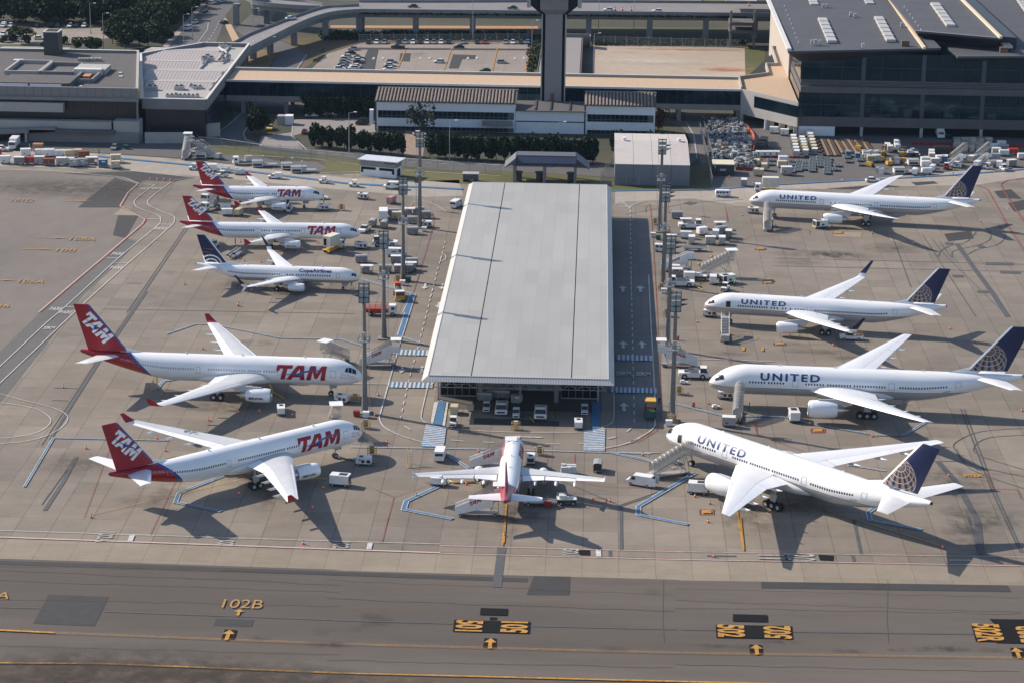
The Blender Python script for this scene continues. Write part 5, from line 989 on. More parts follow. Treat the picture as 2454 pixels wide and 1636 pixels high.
# the wing between the left terminal and the walkway
an = thing('terminal_annex', 'terminal wing with ribbed pale metal roofs and rooftop air machines inside a parapet', 'terminal wing')
AP = [(-137.4,714.0),(-118.2,714.0),(-119.6,817.0),(-135.7,817.4),(-153.2,793.0),(-149.5,778.6),(-139.2,778.6)]
AP = [(-137.6,714.0),(-118.2,714.0),(-119.6,817.0),(-135.7,817.0),(-153.0,793.0)]
one('roof_slab', CONCL, an, lambda b: b.prism(AP, 10.6, 11.2))
b = MB()
for a, c_ in zip(AP, AP[1:]+AP[:1]): seg(b, a, c_, .6, 9.2, 12.4)
b.build('parapet', CONCW, an); b = MB()
for a, c_ in zip(AP, AP[1:]+AP[:1]): seg(b, a, c_, .75, 12.4, 12.55)
b.build('coping', COPE, an)
one('storey', BRISE, an, lambda b: b.prism([(-137.0,714.6),(-118.6,714.6),(-119.9,816.5),(-135.9,816.5),(-152.5,793.0)], 0, 10.6)); bx('lower_void', VOID, an, -128, 714.35, .6, 15, .4, 3.0)
one('side_glazing', GLASSD, an, lambda b: b.prism([(-118.5,715),(-118.0,715),(-119.1,800),(-119.6,800)], 4.5, 9.3))
p = g('A',1160,1148); q = g('A',1545,1148); one('apron_wall', CONCL, an, lambda b: seg(b, p, q, .5, 0, 3.4)); p = g('A',1545,1105); q = g('A',1760,1090); one('end_wall', CONCL, an, lambda b: seg(b, p, q, .6, 0, 4.2))
for y0, y1, xa, xb in ((470,372,1230,1750),(540,475,1230,1605),(625,542,1152,1765),(710,630,1152,1695)):
    a = g('A',xa,y0,11.5); c_ = g('A',xb,y0,11.5); d = g('A',xa,y1,11.5); mid_ = (a.y+d.y)/2; X0_ = -137.0-(mid_-714)*.198+1.2; X1_ = min(c_.x,-120.5)
    b = MB(); b.hexa([(X0_,a.y,11.2),(X1_,a.y,11.2),(X1_,d.y,11.2),(X0_,d.y,11.2)],[(X0_,mid_-.1,12.3),(X1_,mid_-.1,12.3),(X1_,mid_+.1,12.3),(X0_,mid_+.1,12.3)]); b.build('ribbed_roof', RIB, an); bx('ridge_strip', COPE, an, (X0_+X1_)/2, mid_, 12.3, X1_-X0_, .35, .08); bx('gable_edge', COPE, an, X1_+.1, mid_, 11.2, .25, d.y-a.y, .7)
def machines(v, pts, z, sz=1.6):
    for k, (x_, y_) in enumerate(pts):
        q = g(v, x_, y_, z); b = MB(); s_ = sz*random.uniform(.8,1.2); b.box(q.x, q.y, z, s_, s_*1.2, s_*.8); b.box(q.x, q.y, z+s_*.8, s_*.7, s_*.8, .12, 1); b.cyl(q.x, q.y, z+s_*.8+.1, s_*.28, .25, 10, 1); b.build('air_handler', [SILV, STEELD], an)
machines('A',[(1340+i_*34,780) for i_ in range(8)],11.2,1.1); machines('A',[(1415,720),(1450,720),(1530,705),(1560,715),(1600,715),(1200,720),(1240,722)],11.2,1.5); machines('A',[(1625,480),(1660,475),(1690,490),(1640,500),(1770,385),(1800,375),(1850,372),(1890,372),(1780,470),(1800,460),(1820,480),(1760,440),(1830,390),(1790,495)],11.2,1.5)
one('duct_run', SILV, an, lambda b: b.box(-130, 717.8, 11.2, 12.5, 1.3, .7)); one('pipe', SILV, an, lambda b: b.tube([g('A',1750,380,12),g('A',1810,420,12),g('A',1800,470,12),g('A',1760,495,12)], .35, 8))
# ---------------- office block with tiled roof
of = thing('office_building', 'long white low office block with ribbed brown tiled roof behind the hedges', 'office building')
def block(x0, x1, zt, roof, yb=743.0):
    yf = 733.0; c_ = (x0+x1)/2; wd = x1-x0
    bx('wall', WHITEW, of, c_, (yf+yb)/2, 0, wd-.1, yb-yf, zt)
    if roof:
        b = MB(); b.hexa([(x0-.5,yf-.7,zt-.25),(x1+.3,yf-.7,zt-.25),(x1+.3,yb+.2,zt+1.7),(x0-.5,yb+.2,zt+1.7)],[(x0-.5,yf-.7,zt),(x1+.3,yf-.7,zt),(x1+.3,yb+.2,zt+2.1),(x0-.5,yb+.2,zt+2.1)]); b.build('roof', TILED, of)
        n = int(wd/1.05); b = MB()
        for k in range(n):
            x_ = x0+.1+k*wd/n; b.tube([(x_,yf-.75,zt+.05),(x_,yb+.1,zt+2.15)], .34, 6)
        b.build('tile_rows', TILE, of); bx('ridge', TILE, of, c_, yb+.3, zt+1.5, wd+1, .7, .95); bx('gable_wall', CONCD, of, x0-.3, (yf+yb)/2, 0, .35, yb-yf, zt+.4)
        for zw_, h in ((4.1,2.3),(.1,1.3)):
            for k in range(int(wd/1.46)-1):
                x_ = x0+1.2+k*1.46; b = MB(); b.box(x_, yf-.06, zw_, 1.24, .16, h, 0); b.box(x_, yf-.1, zw_+h*.3, 1.24, .1, .06, 1); b.build('window', [GLASSD, STEEL], of)
            bx('window_band', CONCD, of, c_, yf-.02, zw_, wd-1, .08, h)
    else:
        bx('flat_roof', ROOFG, of, c_, (yf+yb)/2-.6, zt, wd, yb-yf+1.6, .25); bx('wall_joint', VOID, of, c_, yf-.05, 3.6, wd-.4, .1, .3)
        for k in (.28,.5,.77): b = MB(); b.box(x0+wd*k, (yf+yb)/2, zt+.25, .5, yb-yf, .35); b.build('roof_upstand', STEELD, of)
block(-67.6,-23.9,9.4,True); block(-23.9,-1.9,7.2,False,748); block(-1.9,19.8,9.4,True)
bx('entrance_canopy', CONCW, of, -29.5, 731.4, 2.6, 9.5, 2.6, 1.3); bx('side_step', WHITEW, of, -69.2, 734, 2, 1.2, 2, 4.4)
# ---------------- control tower
tw_ = thing('control_tower', 'tall square concrete control tower rising behind the office block', 'control tower', (-12.6, 751.0, 0))
b = MB(); b.box(0,0,0,5.4,6.6,35.2); b.build('shaft', vmat('board_marked_concrete', (.264, .252, .252), (.216, .208, .210), 1.15, 2, .06, .85), tw_)
b = MB(); b.box(0,.2,0,7.2,5.2,35.0); b.build('shaft_recess', VOID, tw_)
for sd in (-1,1): bx('shaft_edge', CONCL, tw_, sd*3.72, 0, 0, .36, 6.4, 35.2)
b = MB(); b.hexa([(-2.7,-3.3,35.2),(2.7,-3.3,35.2),(2.7,3.3,35.2),(-2.7,3.3,35.2)],[(-4.4,-4.6,36.8),(4.4,-4.6,36.8),(4.4,4.6,36.8),(-4.4,4.6,36.8)]); b.box(0,0,36.8,8.8,9.2,4.0); b.build('cab_base', CONCW, tw_, fix=True)
b = MB(); b.hexa([(-3.8,-3.0,35.0),(3.8,-3.0,35.0),(3.8,3.0,35.0),(-3.8,3.0,35.0)],[(-7.4,-3.9,38.0),(7.4,-3.9,38.0),(7.4,3.9,38.0),(-7.4,3.9,38.0)]); b.box(0,0,38.0,14.8,7.8,4.4); b.build('cab_recess', VOID, tw_, fix=True)
for sd in (-1,1): bx('cab_fin', CONCL, tw_, sd*8.0, 0, 37.4, 1.2, 8.4, 8.0)
bx('cab_floor', CONCW, tw_, 0, 0, 41.2, 11, 11, 1.2); b = MB(); b.hexa([(-5,-5,42.4),(5,-5,42.4),(5,5,42.4),(-5,5,42.4)],[(-6,-6,46),(6,-6,46),(6,6,46),(-6,6,46)]); b.build('cab_glazing', GLASSD, tw_); bx('cab_roof', CONCW, tw_, 0, 0, 46, 12.6, 12.6, .9)
bx('door', M('brown_door', (.22,.07,.05), .7), tw_, -.1, -3.34, 7.3, 1.2, .1, 2.6); bx('door_lintel', CONCD, tw_, -.1, -3.36, 9.9, 1.7, .14, .15)
for x_ in (-4, 4): MB().cyl(x_, -4.7, 40.4, .3, .5, 8).build('floodlight', WHITEW, tw_)
# ---------------- small buildings by the perimeter road
ht = thing('equipment_hut', 'small white hut with overhanging flat pale roof and grey upper cladding on the grass', 'hut')
p, q, r2 = g('B',880,1405), g('B',1160,1430), g('B',1220,1400); d = (q-p); L_ = d.length; a_ = math.atan2(d.y,d.x); c_ = (p+q)/2; n_ = Vector((-math.sin(a_), math.cos(a_),0)); dep = 5.0; cc = c_+n_*dep/2
CLAD = vmat('grey_louvre_cladding', (.20,.205,.21), (.30,.305,.31), .5, 0, .4, .6)
MB().box(cc.x,cc.y,0,L_,dep,2.9,0,a_).build('wall', WHITEW, ht); MB().box(cc.x,cc.y,2.9,L_-.1,dep-.1,1.9,0,a_).build('cladding', CLAD, ht); MB().box(cc.x+.2,cc.y-.2,4.8,L_+1.6,dep+1.8,.22,0,a_).build('roof', M('pale_blue_roof', (.55,.58,.63), .5), ht)
for f0, f1, z0, z1 in ((.02,.44,2.0,2.75),(.54,.97,2.0,2.75),(.02,.08,1.1,2.0),(.9,.97,1.1,2.0)): m_ = p.lerp(q,(f0+f1)/2)-n_*.03; MB().box(m_.x,m_.y,z0,L_*(f1-f0),.1,z1-z0,0,a_).build('dark_panel', VOID, ht)
m_ = q+n_*dep*.5+Vector((math.cos(a_),math.sin(a_),0))*.02; MB().box(m_.x,m_.y,.2,.1,dep*.45,2.2,0,a_).build('door', VOID, ht); vs, fs, tw0 = text_mesh('WALLSTER', .02); b = MB(); m_ = p.lerp(q,.68)-n_*.03; b.add([(m_.x+math.cos(a_)*u*.5, m_.y+math.sin(a_)*u*.5, 4.0+v*.5) for u, v in vs], fs); b.build('sign_lettering', BLACKP, ht)
gs = thing('guard_shelter', 'tiny grey open-fronted shelter on the grass between the hut and the gate', 'shelter')
p, q = g('B',1700,1455), g('B',1820,1462); c_ = (p+q)/2; L_ = (q-p).length; MB().box(c_.x,c_.y+1.4,2.3,L_+.3,3.0,.16).build('roof', SILV, gs); MB().box(c_.x,c_.y+2.4,0,L_,.15,2.3).build('back_wall', CONCL, gs)
for sd in (-1,1): MB().box(c_.x+sd*L_/2,c_.y+1.3,0,.12,2.4,2.3).build('side_wall', CONCL, gs)
MB().box(c_.x+.3,c_.y+.7,0,1.2,.6,.9).build('counter', CONCW, gs)
gt = thing('gate_canopy', 'checkpoint canopy with blue hipped roof over the security gate', 'gate canopy')
x0, x1 = -23.3, -1.9; yf, yb = 663.0, 671.5
b = MB(); b.hexa([(x0+1.3,yf+.6,5.6),(x1-1.5,yf+.6,5.6),(x1-1.5,yb,5.6),(x0+1.3,yb,5.6)],[(x0+2.0,yf+2.4,7.4),(x1-2.2,yf+2.4,7.4),(x1-2.2,yb-.3,7.4),(x0+2.0,yb-.3,7.4)]); b.build('roof', BLUER, gt); bx('roof_top', BLUEG, gt, (x0+x1)/2-.1, yf+5.2, 7.41, 16.6, 5.4, .12)
b = MB(); b.hexa([(x0-1.3,yf-1.6,4.6),(x0+1.9,yf-.6,5.9),(x0+1.9,yb,6.2),(x0-1.3,yb-1,4.6)],[(x0-1.3,yf-1.6,4.75),(x0+1.9,yf-.6,7.3),(x0+1.9,yb,7.3),(x0-1.3,yb-1,4.75)]); b.build('left_hip', BLUEG, gt, fix=True)
b = MB(); b.hexa([(x1-2.1,yf-.6,5.9),(x1+1.6,yf-1.6,4.6),(x1+1.6,yb-1,4.6),(x1-2.1,yb,6.2)],[(x1-2.1,yf-.6,7.3),(x1+1.6,yf-1.6,4.75),(x1+1.6,yb-1,4.75),(x1-2.1,yb,7.3)]); b.build('right_hip', BLUER, gt, fix=True)
one('front_hip', BLUER, gt, lambda b: b.hexa([(x0+1.9,yf-.8,5.4),(x1-2.1,yf-.8,5.4),(x1-2.1,yf+1,5.4),(x0+1.9,yf+1,5.4)],[(x0+2,yf-.5,5.9),(x1-2.2,yf-.5,5.9),(x1-2.2,yf+2.5,7.35),(x0+2,yf+2.5,7.35)])); bx('fascia', CONCD, gt, (x0+x1)/2-.1, yf-.2, 4.9, 17.6, .4, .55)
for x_ in (x0+1.6, -13.2, x1-2.5):
    for y_ in (yf+.2, yb-1): bx('column', CONCW, gt, x_, y_, 0, .8, .8, 5.0)
for x_ in (-20.6,-14.6,-5.6): b = MB(); b.cyl(x_,yf+2,0,1.0,2.6,14); b.cyl(x_,yf+2,2.6,1.35,.25,14); b.build('guard_booth', STEELD, gt)
tn = thing('tent_warehouse', 'tent warehouse with bright fabric roof and grey walls beside the gate', 'tent warehouse')
x0, x1, yf, yb = 6.9, 28.3, 662.8, 706.0; ym = 684.5; TENT = M('tent_fabric', (.480, .448, .424), .7, var=.06, scale=.2); TW_ = M('tent_wall', (.160, .176, .200), .8, var=.08, scale=.3)
for k in range(4):
    xa = x0+(x1-x0)*k/4; xb = x0+(x1-x0)*(k+1)/4-.08; b = MB(); b.hexa([(xa,yf,6.0),(xb,yf,6.0),(xb,ym,8.3),(xa,ym,8.3)],[(xa,yf,6.15),(xb,yf,6.15),(xb,ym,8.5),(xa,ym,8.5)]); b.hexa([(xa,ym,8.3),(xb,ym,8.3),(xb,yb,6.0),(xa,yb,6.0)],[(xa,ym,8.5),(xb,ym,8.5),(xb,yb,6.15),(xa,yb,6.15)]); b.build('roof_bay', TENT if k != 3 else M('tent_fabric_aged', (.46,.42,.40), .8, var=.08), tn)
    b = MB(); b.box((xa+xb)/2, yf+.3, 0, xb-xa, .3, 6.0); b.build('wall_panel', TW_, tn)
for x_ in (x0+.2, x1-.2): bx('end_wall', TW_, tn, x_, (yf+yb)/2, 0, .3, yb-yf-1, 6.0)
for fx in (.13, .88): b = MB(); b.cyl(x0+(x1-x0)*fx, ym, 8.4, .45, .5, 10); b.cyl(x0+(x1-x0)*fx, ym, 8.9, .65, .5, 10); b.build('roof_ventilator', WHITEW, tn)
sheds = thing('storage_shed', 'dark grey box shed with cream roof beside the scrap yard', 'shed')
p, q = g('C',1695,1400), g('C',1865,1405); c_ = (p+q)/2; L_ = (q-p).length; MB().box(c_.x,c_.y+3,0,L_,6,3.0).build('wall', STEELD, sheds); MB().box(c_.x,c_.y+3.2,3.0,L_+.2,6.3,.25).build('roof', CREAM, sheds); MB().box(c_.x-.2,c_.y-.1,1.3,1.8,.12,.6).build('sign_panel', M('pale_sign', (.45,.45,.48), .6), sheds); MB().box(c_.x-.2,c_.y-.6,0,3.2,1.2,.9).build('bench', STEELD, sheds)
# ---------------- viaducts
DECK = M('viaduct_asphalt', (.192, .184, .188), .9, var=.1, scale=.15); DECKC = M('viaduct_concrete', (.216, .224, .232), .9, var=.12, scale=.2)
def resample(pts, n):
    pts = [Vector(p) for p in pts]; out = []
    for i in range(len(pts)-1):
        p0 = pts[max(i-1,0)]; p1 = pts[i]; p2 = pts[i+1]; p3 = pts[min(i+2,len(pts)-1)]
        for k in range(n): t = k/n; out.append(.5*((2*p1)+(p2-p0)*t+(2*p0-5*p1+4*p2-p3)*t*t+(3*p1-p0-3*p2+p3)*t*t*t))
    out.append(pts[-1]); return out
def viaduct(name, label, near, far, pillars, dash=True):
    v = thing(name, label, 'viaduct'); n = resample(near, 5); f = resample(far, 5); m_ = min(len(n), len(f)); n, f = n[:m_], f[:m_]
    b = MB(); vs = []
    for a, c_ in zip(n, f): vs += [a, c_, c_+Vector((0,0,-.7)), a+Vector((0,0,-.7))]
    for i in range(m_-1):
        for k in range(4): b_ = 4*i; b.f.append([b_+k, b_+(k+1) % 4, b_+4+(k+1) % 4, b_+4+k]); b.m.append(0)
    b.v = [tuple(x_) for x_ in vs]; b.f += [[0,1,2,3],[4*m_-1,4*m_-2,4*m_-3,4*m_-4]]; b.m += [0,0]; b.build('deck', DECK, v, fix=True)
    for e, s_, nm in ((n, 1, 'parapet'), (f, -1, 'parapet')):
        b = MB(); vs = []
        for i, (a, c_) in enumerate(zip(n, f)):
            d = (c_-a).normalized()*s_; o = a if s_ > 0 else c_
            vs += [o+Vector((0,0,-.6)), o+d*-.3+Vector((0,0,-.6)), o+d*-.3+Vector((0,0,1.0)), o+Vector((0,0,1.0))]
        for i in range(m_-1):
            for k in range(4): b_ = 4*i; b.f.append([b_+k, b_+(k+1) % 4, b_+4+(k+1) % 4, b_+4+k]); b.m.append(0)
        b.v = [tuple(x_) for x_ in vs]; b.f += [[0,1,2,3],[4*m_-1,4*m_-2,4*m_-3,4*m_-4]]; b.m += [0,0]; b.build(nm, DECKC, v, fix=True)
    b = MB(); vs = []
    for a, c_ in zip(n, f):
        d = (c_-a).normalized(); vs += [a+d*1.2+Vector((0,0,-.72)), c_-d*1.2+Vector((0,0,-.72)), c_-d*2.4+Vector((0,0,-2.6)), a+d*2.0+Vector((0,0,-2.6))]
    for i in range(m_-1):
        for k in range(4): b_ = 4*i; b.f.append([b_+k, b_+(k+1) % 4, b_+4+(k+1) % 4, b_+4+k]); b.m.append(0)
    b.v = [tuple(x_) for x_ in vs]; b.f += [[0,1,2,3],[4*m_-1,4*m_-2,4*m_-3,4*m_-4]]; b.m += [0,0]; b.build('girder', DECKC, v, fix=True)
    for x_, y_, h in pillars: b = MB(); b.box(x_, y_, 0, 2.2, 2.2, h); b.box(x_, y_+2, h-1.6, 2.0, 7, 1.0); b.build('pillar', DECKC, v)
    if dash:
        for fr in (.5,):
            b = MB()
            for i in range(0, m_-1, 2 if m_ > 30 else 1): a = n[i].lerp(f[i], fr); c_ = n[i+1].lerp(f[i+1], fr); c_ = a.lerp(c_, .45); d = (c_-a).normalized(); q = Vector((-d.y,d.x,0))*.12; z = Vector((0,0,.02)); b.add([a-q+z,c_-q+z,c_+q+z,a+q+z], [(0,1,2,3)])
            b.build('lane_marking', WHT, v)
    return v
Z9 = 9.5
main_n = [(-90.6,912,Z9),(-60,913.5,Z9),(-25,915.6,Z9),(20,917.8,Z9),(62.6,919.6,Z9),(75,920,Z9)]; main_f = [(-92.8,934.3,Z9),(-60,938,Z9),(-25,943,Z9),(20,947,Z9),(62.6,950,Z9),(75,951,Z9)]
pz = [(-47,917.5,8.6),(-69.1,917.2,8.6),(-91,915.5,8.6),(-2,920.0,8.6),(21.7,920.6,8.6),(43.5,921.6,8.6),(62.5,922.5,8.6)]
viaduct('elevated_road', 'broad elevated road on pillars crossing behind the parking lot', main_n, main_f, pz, False)
rn = [g('B',870,93,9.5),g('B',700,106,9.4),g('B',560,136,9.0),g('B',400,195,8.4),g('B',200,292,7.6),g('B',0,393,6.6),g('A',1985,405,6.0),g('A',1900,450,5.5)]
rf = [g('B',870,52,9.5),g('B',720,60,9.4),g('B',580,72,9.0),g('B',410,125,8.4),g('B',200,205,7.6),g('B',0,285,6.6),g('A',1900,338,6.0),g('A',1800,385,5.5)]
viaduct('access_ramp', 'curved ramp with dashed centre line sloping down from the elevated road', rn, rf, [(*g('B',600,315)[:2],7.5),(*g('B',350,362)[:2],6.6),(*g('B',160,432)[:2],6.0),(*g('B',25,470)[:2],5.0),(*g('B',890,265)[:2],8.2)])
un = [g('B',560,66,9.4),g('B',400,62,9.4),g('B',200,48,9.4),g('B',0,22,9.4),g('A',2150,12,9.4),g('A',1990,-25,9.4),g('A',1880,-90,9.4)]
uf = [g('B',575,45,9.4),g('B',420,20,9.4),g('B',220,2,9.4),g('B',30,-25,9.4),g('A',2180,-40,9.4),g('A',2060,-80,9.4),g('A',1960,-150,9.4)]
viaduct('elevated_road', 'curved elevated road leaving towards the upper left over the entrance road', un, uf, [(*g('A',2135,190)[:2],8.4),(*g('A',1890,200)[:2],8.4),(*g('B',40,120)[:2],8.4)], False)
lk = thing('footbridge_link', 'short covered link from the elevated road into the right terminal', 'covered link')
bx('canopy_roof', COPE, lk, 57, 932, 14.0, 12, 14, .4); bx('lower_floor', CONCD, lk, 56, 905, 5.5, 9, 10, 1.2); bx('upper_floor', CONCD, lk, 56, 905, 8.5, 9, 10, 1.2)
for x_ in (52,61): bx('post', CONCW, lk, x_, 902, 0, .9, .9, 13.9)
# ---------------- land behind: lots, verges, roads
def land(name, v, pts, mat, lvl, label=None): return sheet(name, gv(v, *pts), mat, lvl, label)
sheet('parking_lot', gv('B',(470,570),(620,430),(900,345),(2237,340),(2200,620),(470,620)), LOT, 1, 'pale parking lot behind the walkway')
sheet('storage_lot', gv('C',(730,362),(1950,385),(1956,640),(738,630)), DIRT, 1, 'bare sandy lot stained with red earth')
sheet('grass_strip', gv('C',(205,600),(250,275),(330,265),(300,600)), GRASS, 1); sheet('grass_strip', gv('C',(1950,380),(2110,380),(2110,640),(1956,640)), GRASS, 1)
sheet('earth_verge', gv('B',(250,320),(560,290),(900,268),(2230,262),(2237,338),(900,343),(600,430),(460,530),(400,550),(460,440),(370,390)), ground_mat('rough_verge', (.16,.09,.05), (.07,.075,.035), cell=None, stain=.3), 1); sheet('earth_verge', gv('B',(-150,400),(160,400),(215,440),(130,560),(-150,560)), EARTH, 1)
sheet('earth_strip', gv('B',(640,205),(2300,212),(2300,232),(640,225)), M('pale_red_earth', (.40,.22,.12), .9), 2); sheet('earth_strip', gv('C',(720,215),(2010,225),(2010,245),(720,236)), GRASS, 2)  # first strip is plain red earth, second is grass
sheet('entrance_road', gv('B',(-130,640),(150,560),(215,445),(110,330),(250,330),(370,388),(455,440),(440,480),(370,560),(300,660)), ROADA, 2, 'curving entrance road under the ramp')
sheet('entrance_road', gv('A',(1240,450),(1700,0),(1760,-60),(2000,-60),(1880,30),(1800,130),(1770,240),(1720,350),(1650,450)), ROADA, 2, 'wide access road running away to the upper left'); sheet('entrance_road', gv('A',(1880,240),(2060,60),(2200,100),(2130,240),(2040,330),(1960,300)), ROADA, 2)
sheet('sandy_path', gv('A',(1780,120),(1850,200),(1910,310),(1950,330),(1870,360),(1810,230)), M('path_sand', (.42,.30,.19), .9), 1.5); sheet('pavement', gv('A',(1250,430),(1620,20),(1660,20),(1300,430)), M('pinkish_pavement', (.34,.27,.23), .9), 3)  # path in plain sand colour, pavement pinkish
sheet('service_road', gv('A',(1740,1090),(1880,930),(1800,800),(1980,760),(2352,760),(2352,900),(1990,900),(1945,1060),(1960,1110),(2100,1160),(2352,1190))+gv('B',(450,1205),(1230,1268),(2020,1312))+gv('C',(700,1330),(1500,1250),(1540,1130),(1440,1010),(1310,980),(1310,950),(1480,975),(1545,1090),(1575,1270),(1500,1330),(900,1420),(0,1370))+gv('B',(1600,1360),(1240,1335),(870,1280),(450,1228))+gv('b',(2352,455),(1600,370),(900,200)), ROADA, 3, 'narrow service road winding past the hedges')
sheet('grass_verge', [g('b',600,340),g('b',900,330),g('b',1500,395),g('b',2352,480)]+gv('B',(450,1232),(870,1284),(1240,1340),(2000,1368))+gv('C',(100,1375),(900,1425),(1500,1340),(1660,1310),(1690,1520),(900,1535),(0,1490))+gv('B',(1800,1480),(1300,1440),(850,1390),(500,1390),(620,1335),(560,1290),(150,1240),(0,1225))+gv('b',(2352,560),(1500,480),(900,470)), GRASS, 2, 'strip of dry grass beside the perimeter road')
sheet('forecourt', gv('B',(60,1165),(90,1090),(230,1075),(340,1060),(350,960),(420,955),(1000,950),(1000,1060),(500,1085),(440,1060),(340,1090),(420,1200),(200,1180)), M('forecourt_concrete', (.24,.22,.21), .9, var=.1), 3.5)
sheet('forecourt', gv('B',(1240,1040),(1400,1080),(1380,1260),(1230,1250)), M('forecourt_dirt', (.26,.19,.15), .9, var=.2), 3.5)
sheet('far_parking_lot', gv('e',(-60,450),(250,430),(1000,460),(1600,440),(1700,600),(900,700),(-60,700)), LOT, 1); sheet('far_plaza', gv('C',(640,-60),(1600,-60),(1600,10),(640,25)), LOT, 1); sheet('far_plaza', gv('B',(560,-60),(2200,-60),(2200,12),(640,4)), M('far_mixed_ground', (.16,.16,.15), .9, var=.5, scale=.05), 1)
sheet('lawn', gv('C',(1590,-60),(1970,-60),(1970,20),(1640,20)), M('yellow_green_lawn', (.16,.15,.04), .9), 1.5); sheet('dark_court', gv('C',(700,390),(640,260),(700,260),(740,290),(735,600),(630,600)), GRASSD, 1)  # lawn in plain yellowish green
rb = Ribbons(12)
for pts, dash in (([('A',1740,1070),('A',1880,960),('A',1940,900)],None),([('B',450,440),('B',370,560)],None),([('B',20,345),('B',60,322)],None),([('A',1570,360),('A',1660,240),('A',1665,185)],None),([('A',1650,345),('A',1700,280),('A',1760,160)],(3,4)),([('B',0,1150),('B',450,1215),('B',1230,1300),('B',2000,1335)],(2,3))): rb.line([g(*p) for p in pts], .25, dash=dash)
for x_ in (985,1060,1360,1432,1738,1810,2115,2187): rb.arrow(g('B',x_,470), (0,1 if x_ in (1060,1432,1810,2187) else -1), 5.0, 1.6)
rb.build('lot_marking', WHT, 'white arrows and lines behind the apron'); ry = Ribbons(12)
for a, c_ in (((1240,400),(1180,550)),((1610,390),(1550,560)),((1975,385),(1935,570)),((2240,350),(2200,600))): ry.line(gv('B', a, c_), .35)
ry.line(gv('C',(890,418),(1100,428)), .3); ry.line(gv('C',(1260,435),(1410,442)), .3); ry.build('lot_marking', YEL, 'yellow lines in the parking lot')
dk = Ribbons(11)
for pts in ([(940,400),(1020,400),(990,560),(870,560)],[(1200,430),(1280,430),(1270,495),(1190,490)],[(1620,440),(1800,445),(1790,475),(1690,475),(1660,550),(1585,550)],[(860,385),(2220,395),(2218,405),(860,398)]): dk.poly(gv('B', *pts))
dk.build('lot_patch', MATS['patch_asphalt'], 'dark repair patches in the parking lot')
def kerb(name, v, pts, h=.14, w_=.35):
    b = MB(); pl = [Vector((p.x,p.y)) for p in clean(gv(v, *pts))]
    for a, c_ in zip(pl, pl[1:]): seg(b, a, c_, w_, 0, h)
    return structure(b.build(name, CONCL))
kerb('kerb','B',[(340,985),(330,1090),(450,1200),(900,1240)]); kerb('kerb','A',[(1990,995),(1945,1070),(1965,1120),(2100,1165)]); kerb('kerb','B',[(1245,1270),(2000,1325)]); kerb('kerb','B',[(0,1245),(500,1275),(870,1320)]); kerb('kerb','B',[(1240,1370),(2000,1410)]); kerb('kerb','C',[(1310,950),(1480,975),(1545,1090),(1570,1270)]); kerb('kerb','B',[(510,1388),(870,1378)])
# covered walkway roof behind the tower
cw = thing('covered_walkway', 'pale ribbed walkway roof running away behind the control tower', 'covered walkway')
p, q = g('C',300,590,3.2), g('C',350,300,3.2); r_1, r_2 = g('C',630,595,3.2), g('C',648,290,3.2)
one('roof', vmat('lath_roof', (.272, .248, .240), (.176, .160, .156), 1.6, 1, .25, .8), cw, lambda b: b.hexa([(p.x,p.y,3.0),(r_1.x,p.y,3.0),(r_2.x,q.y,3.0),(q.x,q.y,3.0)],[(p.x,p.y,3.3),(r_1.x,p.y,3.3),(r_2.x,q.y,3.3),(q.x,q.y,3.3)]))
one('side_screen', CONCD, cw, lambda b: (seg(b, (r_1.x+.4,p.y), (r_2.x+.4,q.y), .3, 0, 3.4), seg(b, (p.x-.4,p.y), (q.x-.4,q.y), .3, 0, 3.4)))
one('end_wall', CONCW, cw, lambda b: (seg(b, (q.x-1,q.y+1), (r_2.x+3.2,q.y+1), .4, 0, 4.6), seg(b, (r_2.x+3.2,q.y+1), (r_2.x+3.2,q.y-5), .4, 0, 4.6)))
gr_ = thing('green_building', 'low building with pale olive roof behind the left terminal', 'building')
a, c_ = g('e',-60,800,6), g('e',1040,800,6); d = g('e',0,725,6); one('roof', M('olive_roof', (.24,.25,.19), .8), gr_, lambda b: b.box((a.x+c_.x)/2, (a.y+d.y)/2, 5.6, c_.x-a.x, d.y-a.y, .4)); one('wall', M('dark_green_wall', (.02,.07,.05), .8), gr_, lambda b: b.box((a.x+c_.x)/2, (a.y+d.y)/2+1, 0, c_.x-a.x+2, d.y-a.y+3, 5.6))
# ================================================================ TREES, HEDGES, LAMPS, FENCES
def leafmat(name, c1, c2):
    m, nt, p = new_mat(name); vec, _ = coords(nt); n = noise(nt, vec, .45, 3); n2 = noise(nt, vec, 2.5, 2); oi = nt.nodes.new('ShaderNodeObjectInfo')
    c = mixc(nt, remap(n*.6+n2*.4, .35, .65), c1, c2); c = mixc(nt, remap(E(nt, oi.outputs['Random']), 0, 1, 0, .35), c, tuple(q*.6 for q in c1))
    nt.links.new(c, p.inputs['Base Color']); p.inputs['Roughness'].default_value = .8; p.inputs['Specular IOR Level'].default_value = .15; return m
LEAFD = leafmat('dark_foliage', (.018,.034,.018), (.034,.055,.024)); LEAFM = leafmat('mid_foliage', (.032,.055,.022), (.07,.095,.038)); LEAFG = leafmat('grey_green_foliage', (.05,.065,.055), (.09,.105,.08)); LEAFR = leafmat('reddish_foliage', (.07,.022,.018), (.13,.045,.03))
BARK = M('bark', (.13,.10,.075), .95, var=.3)
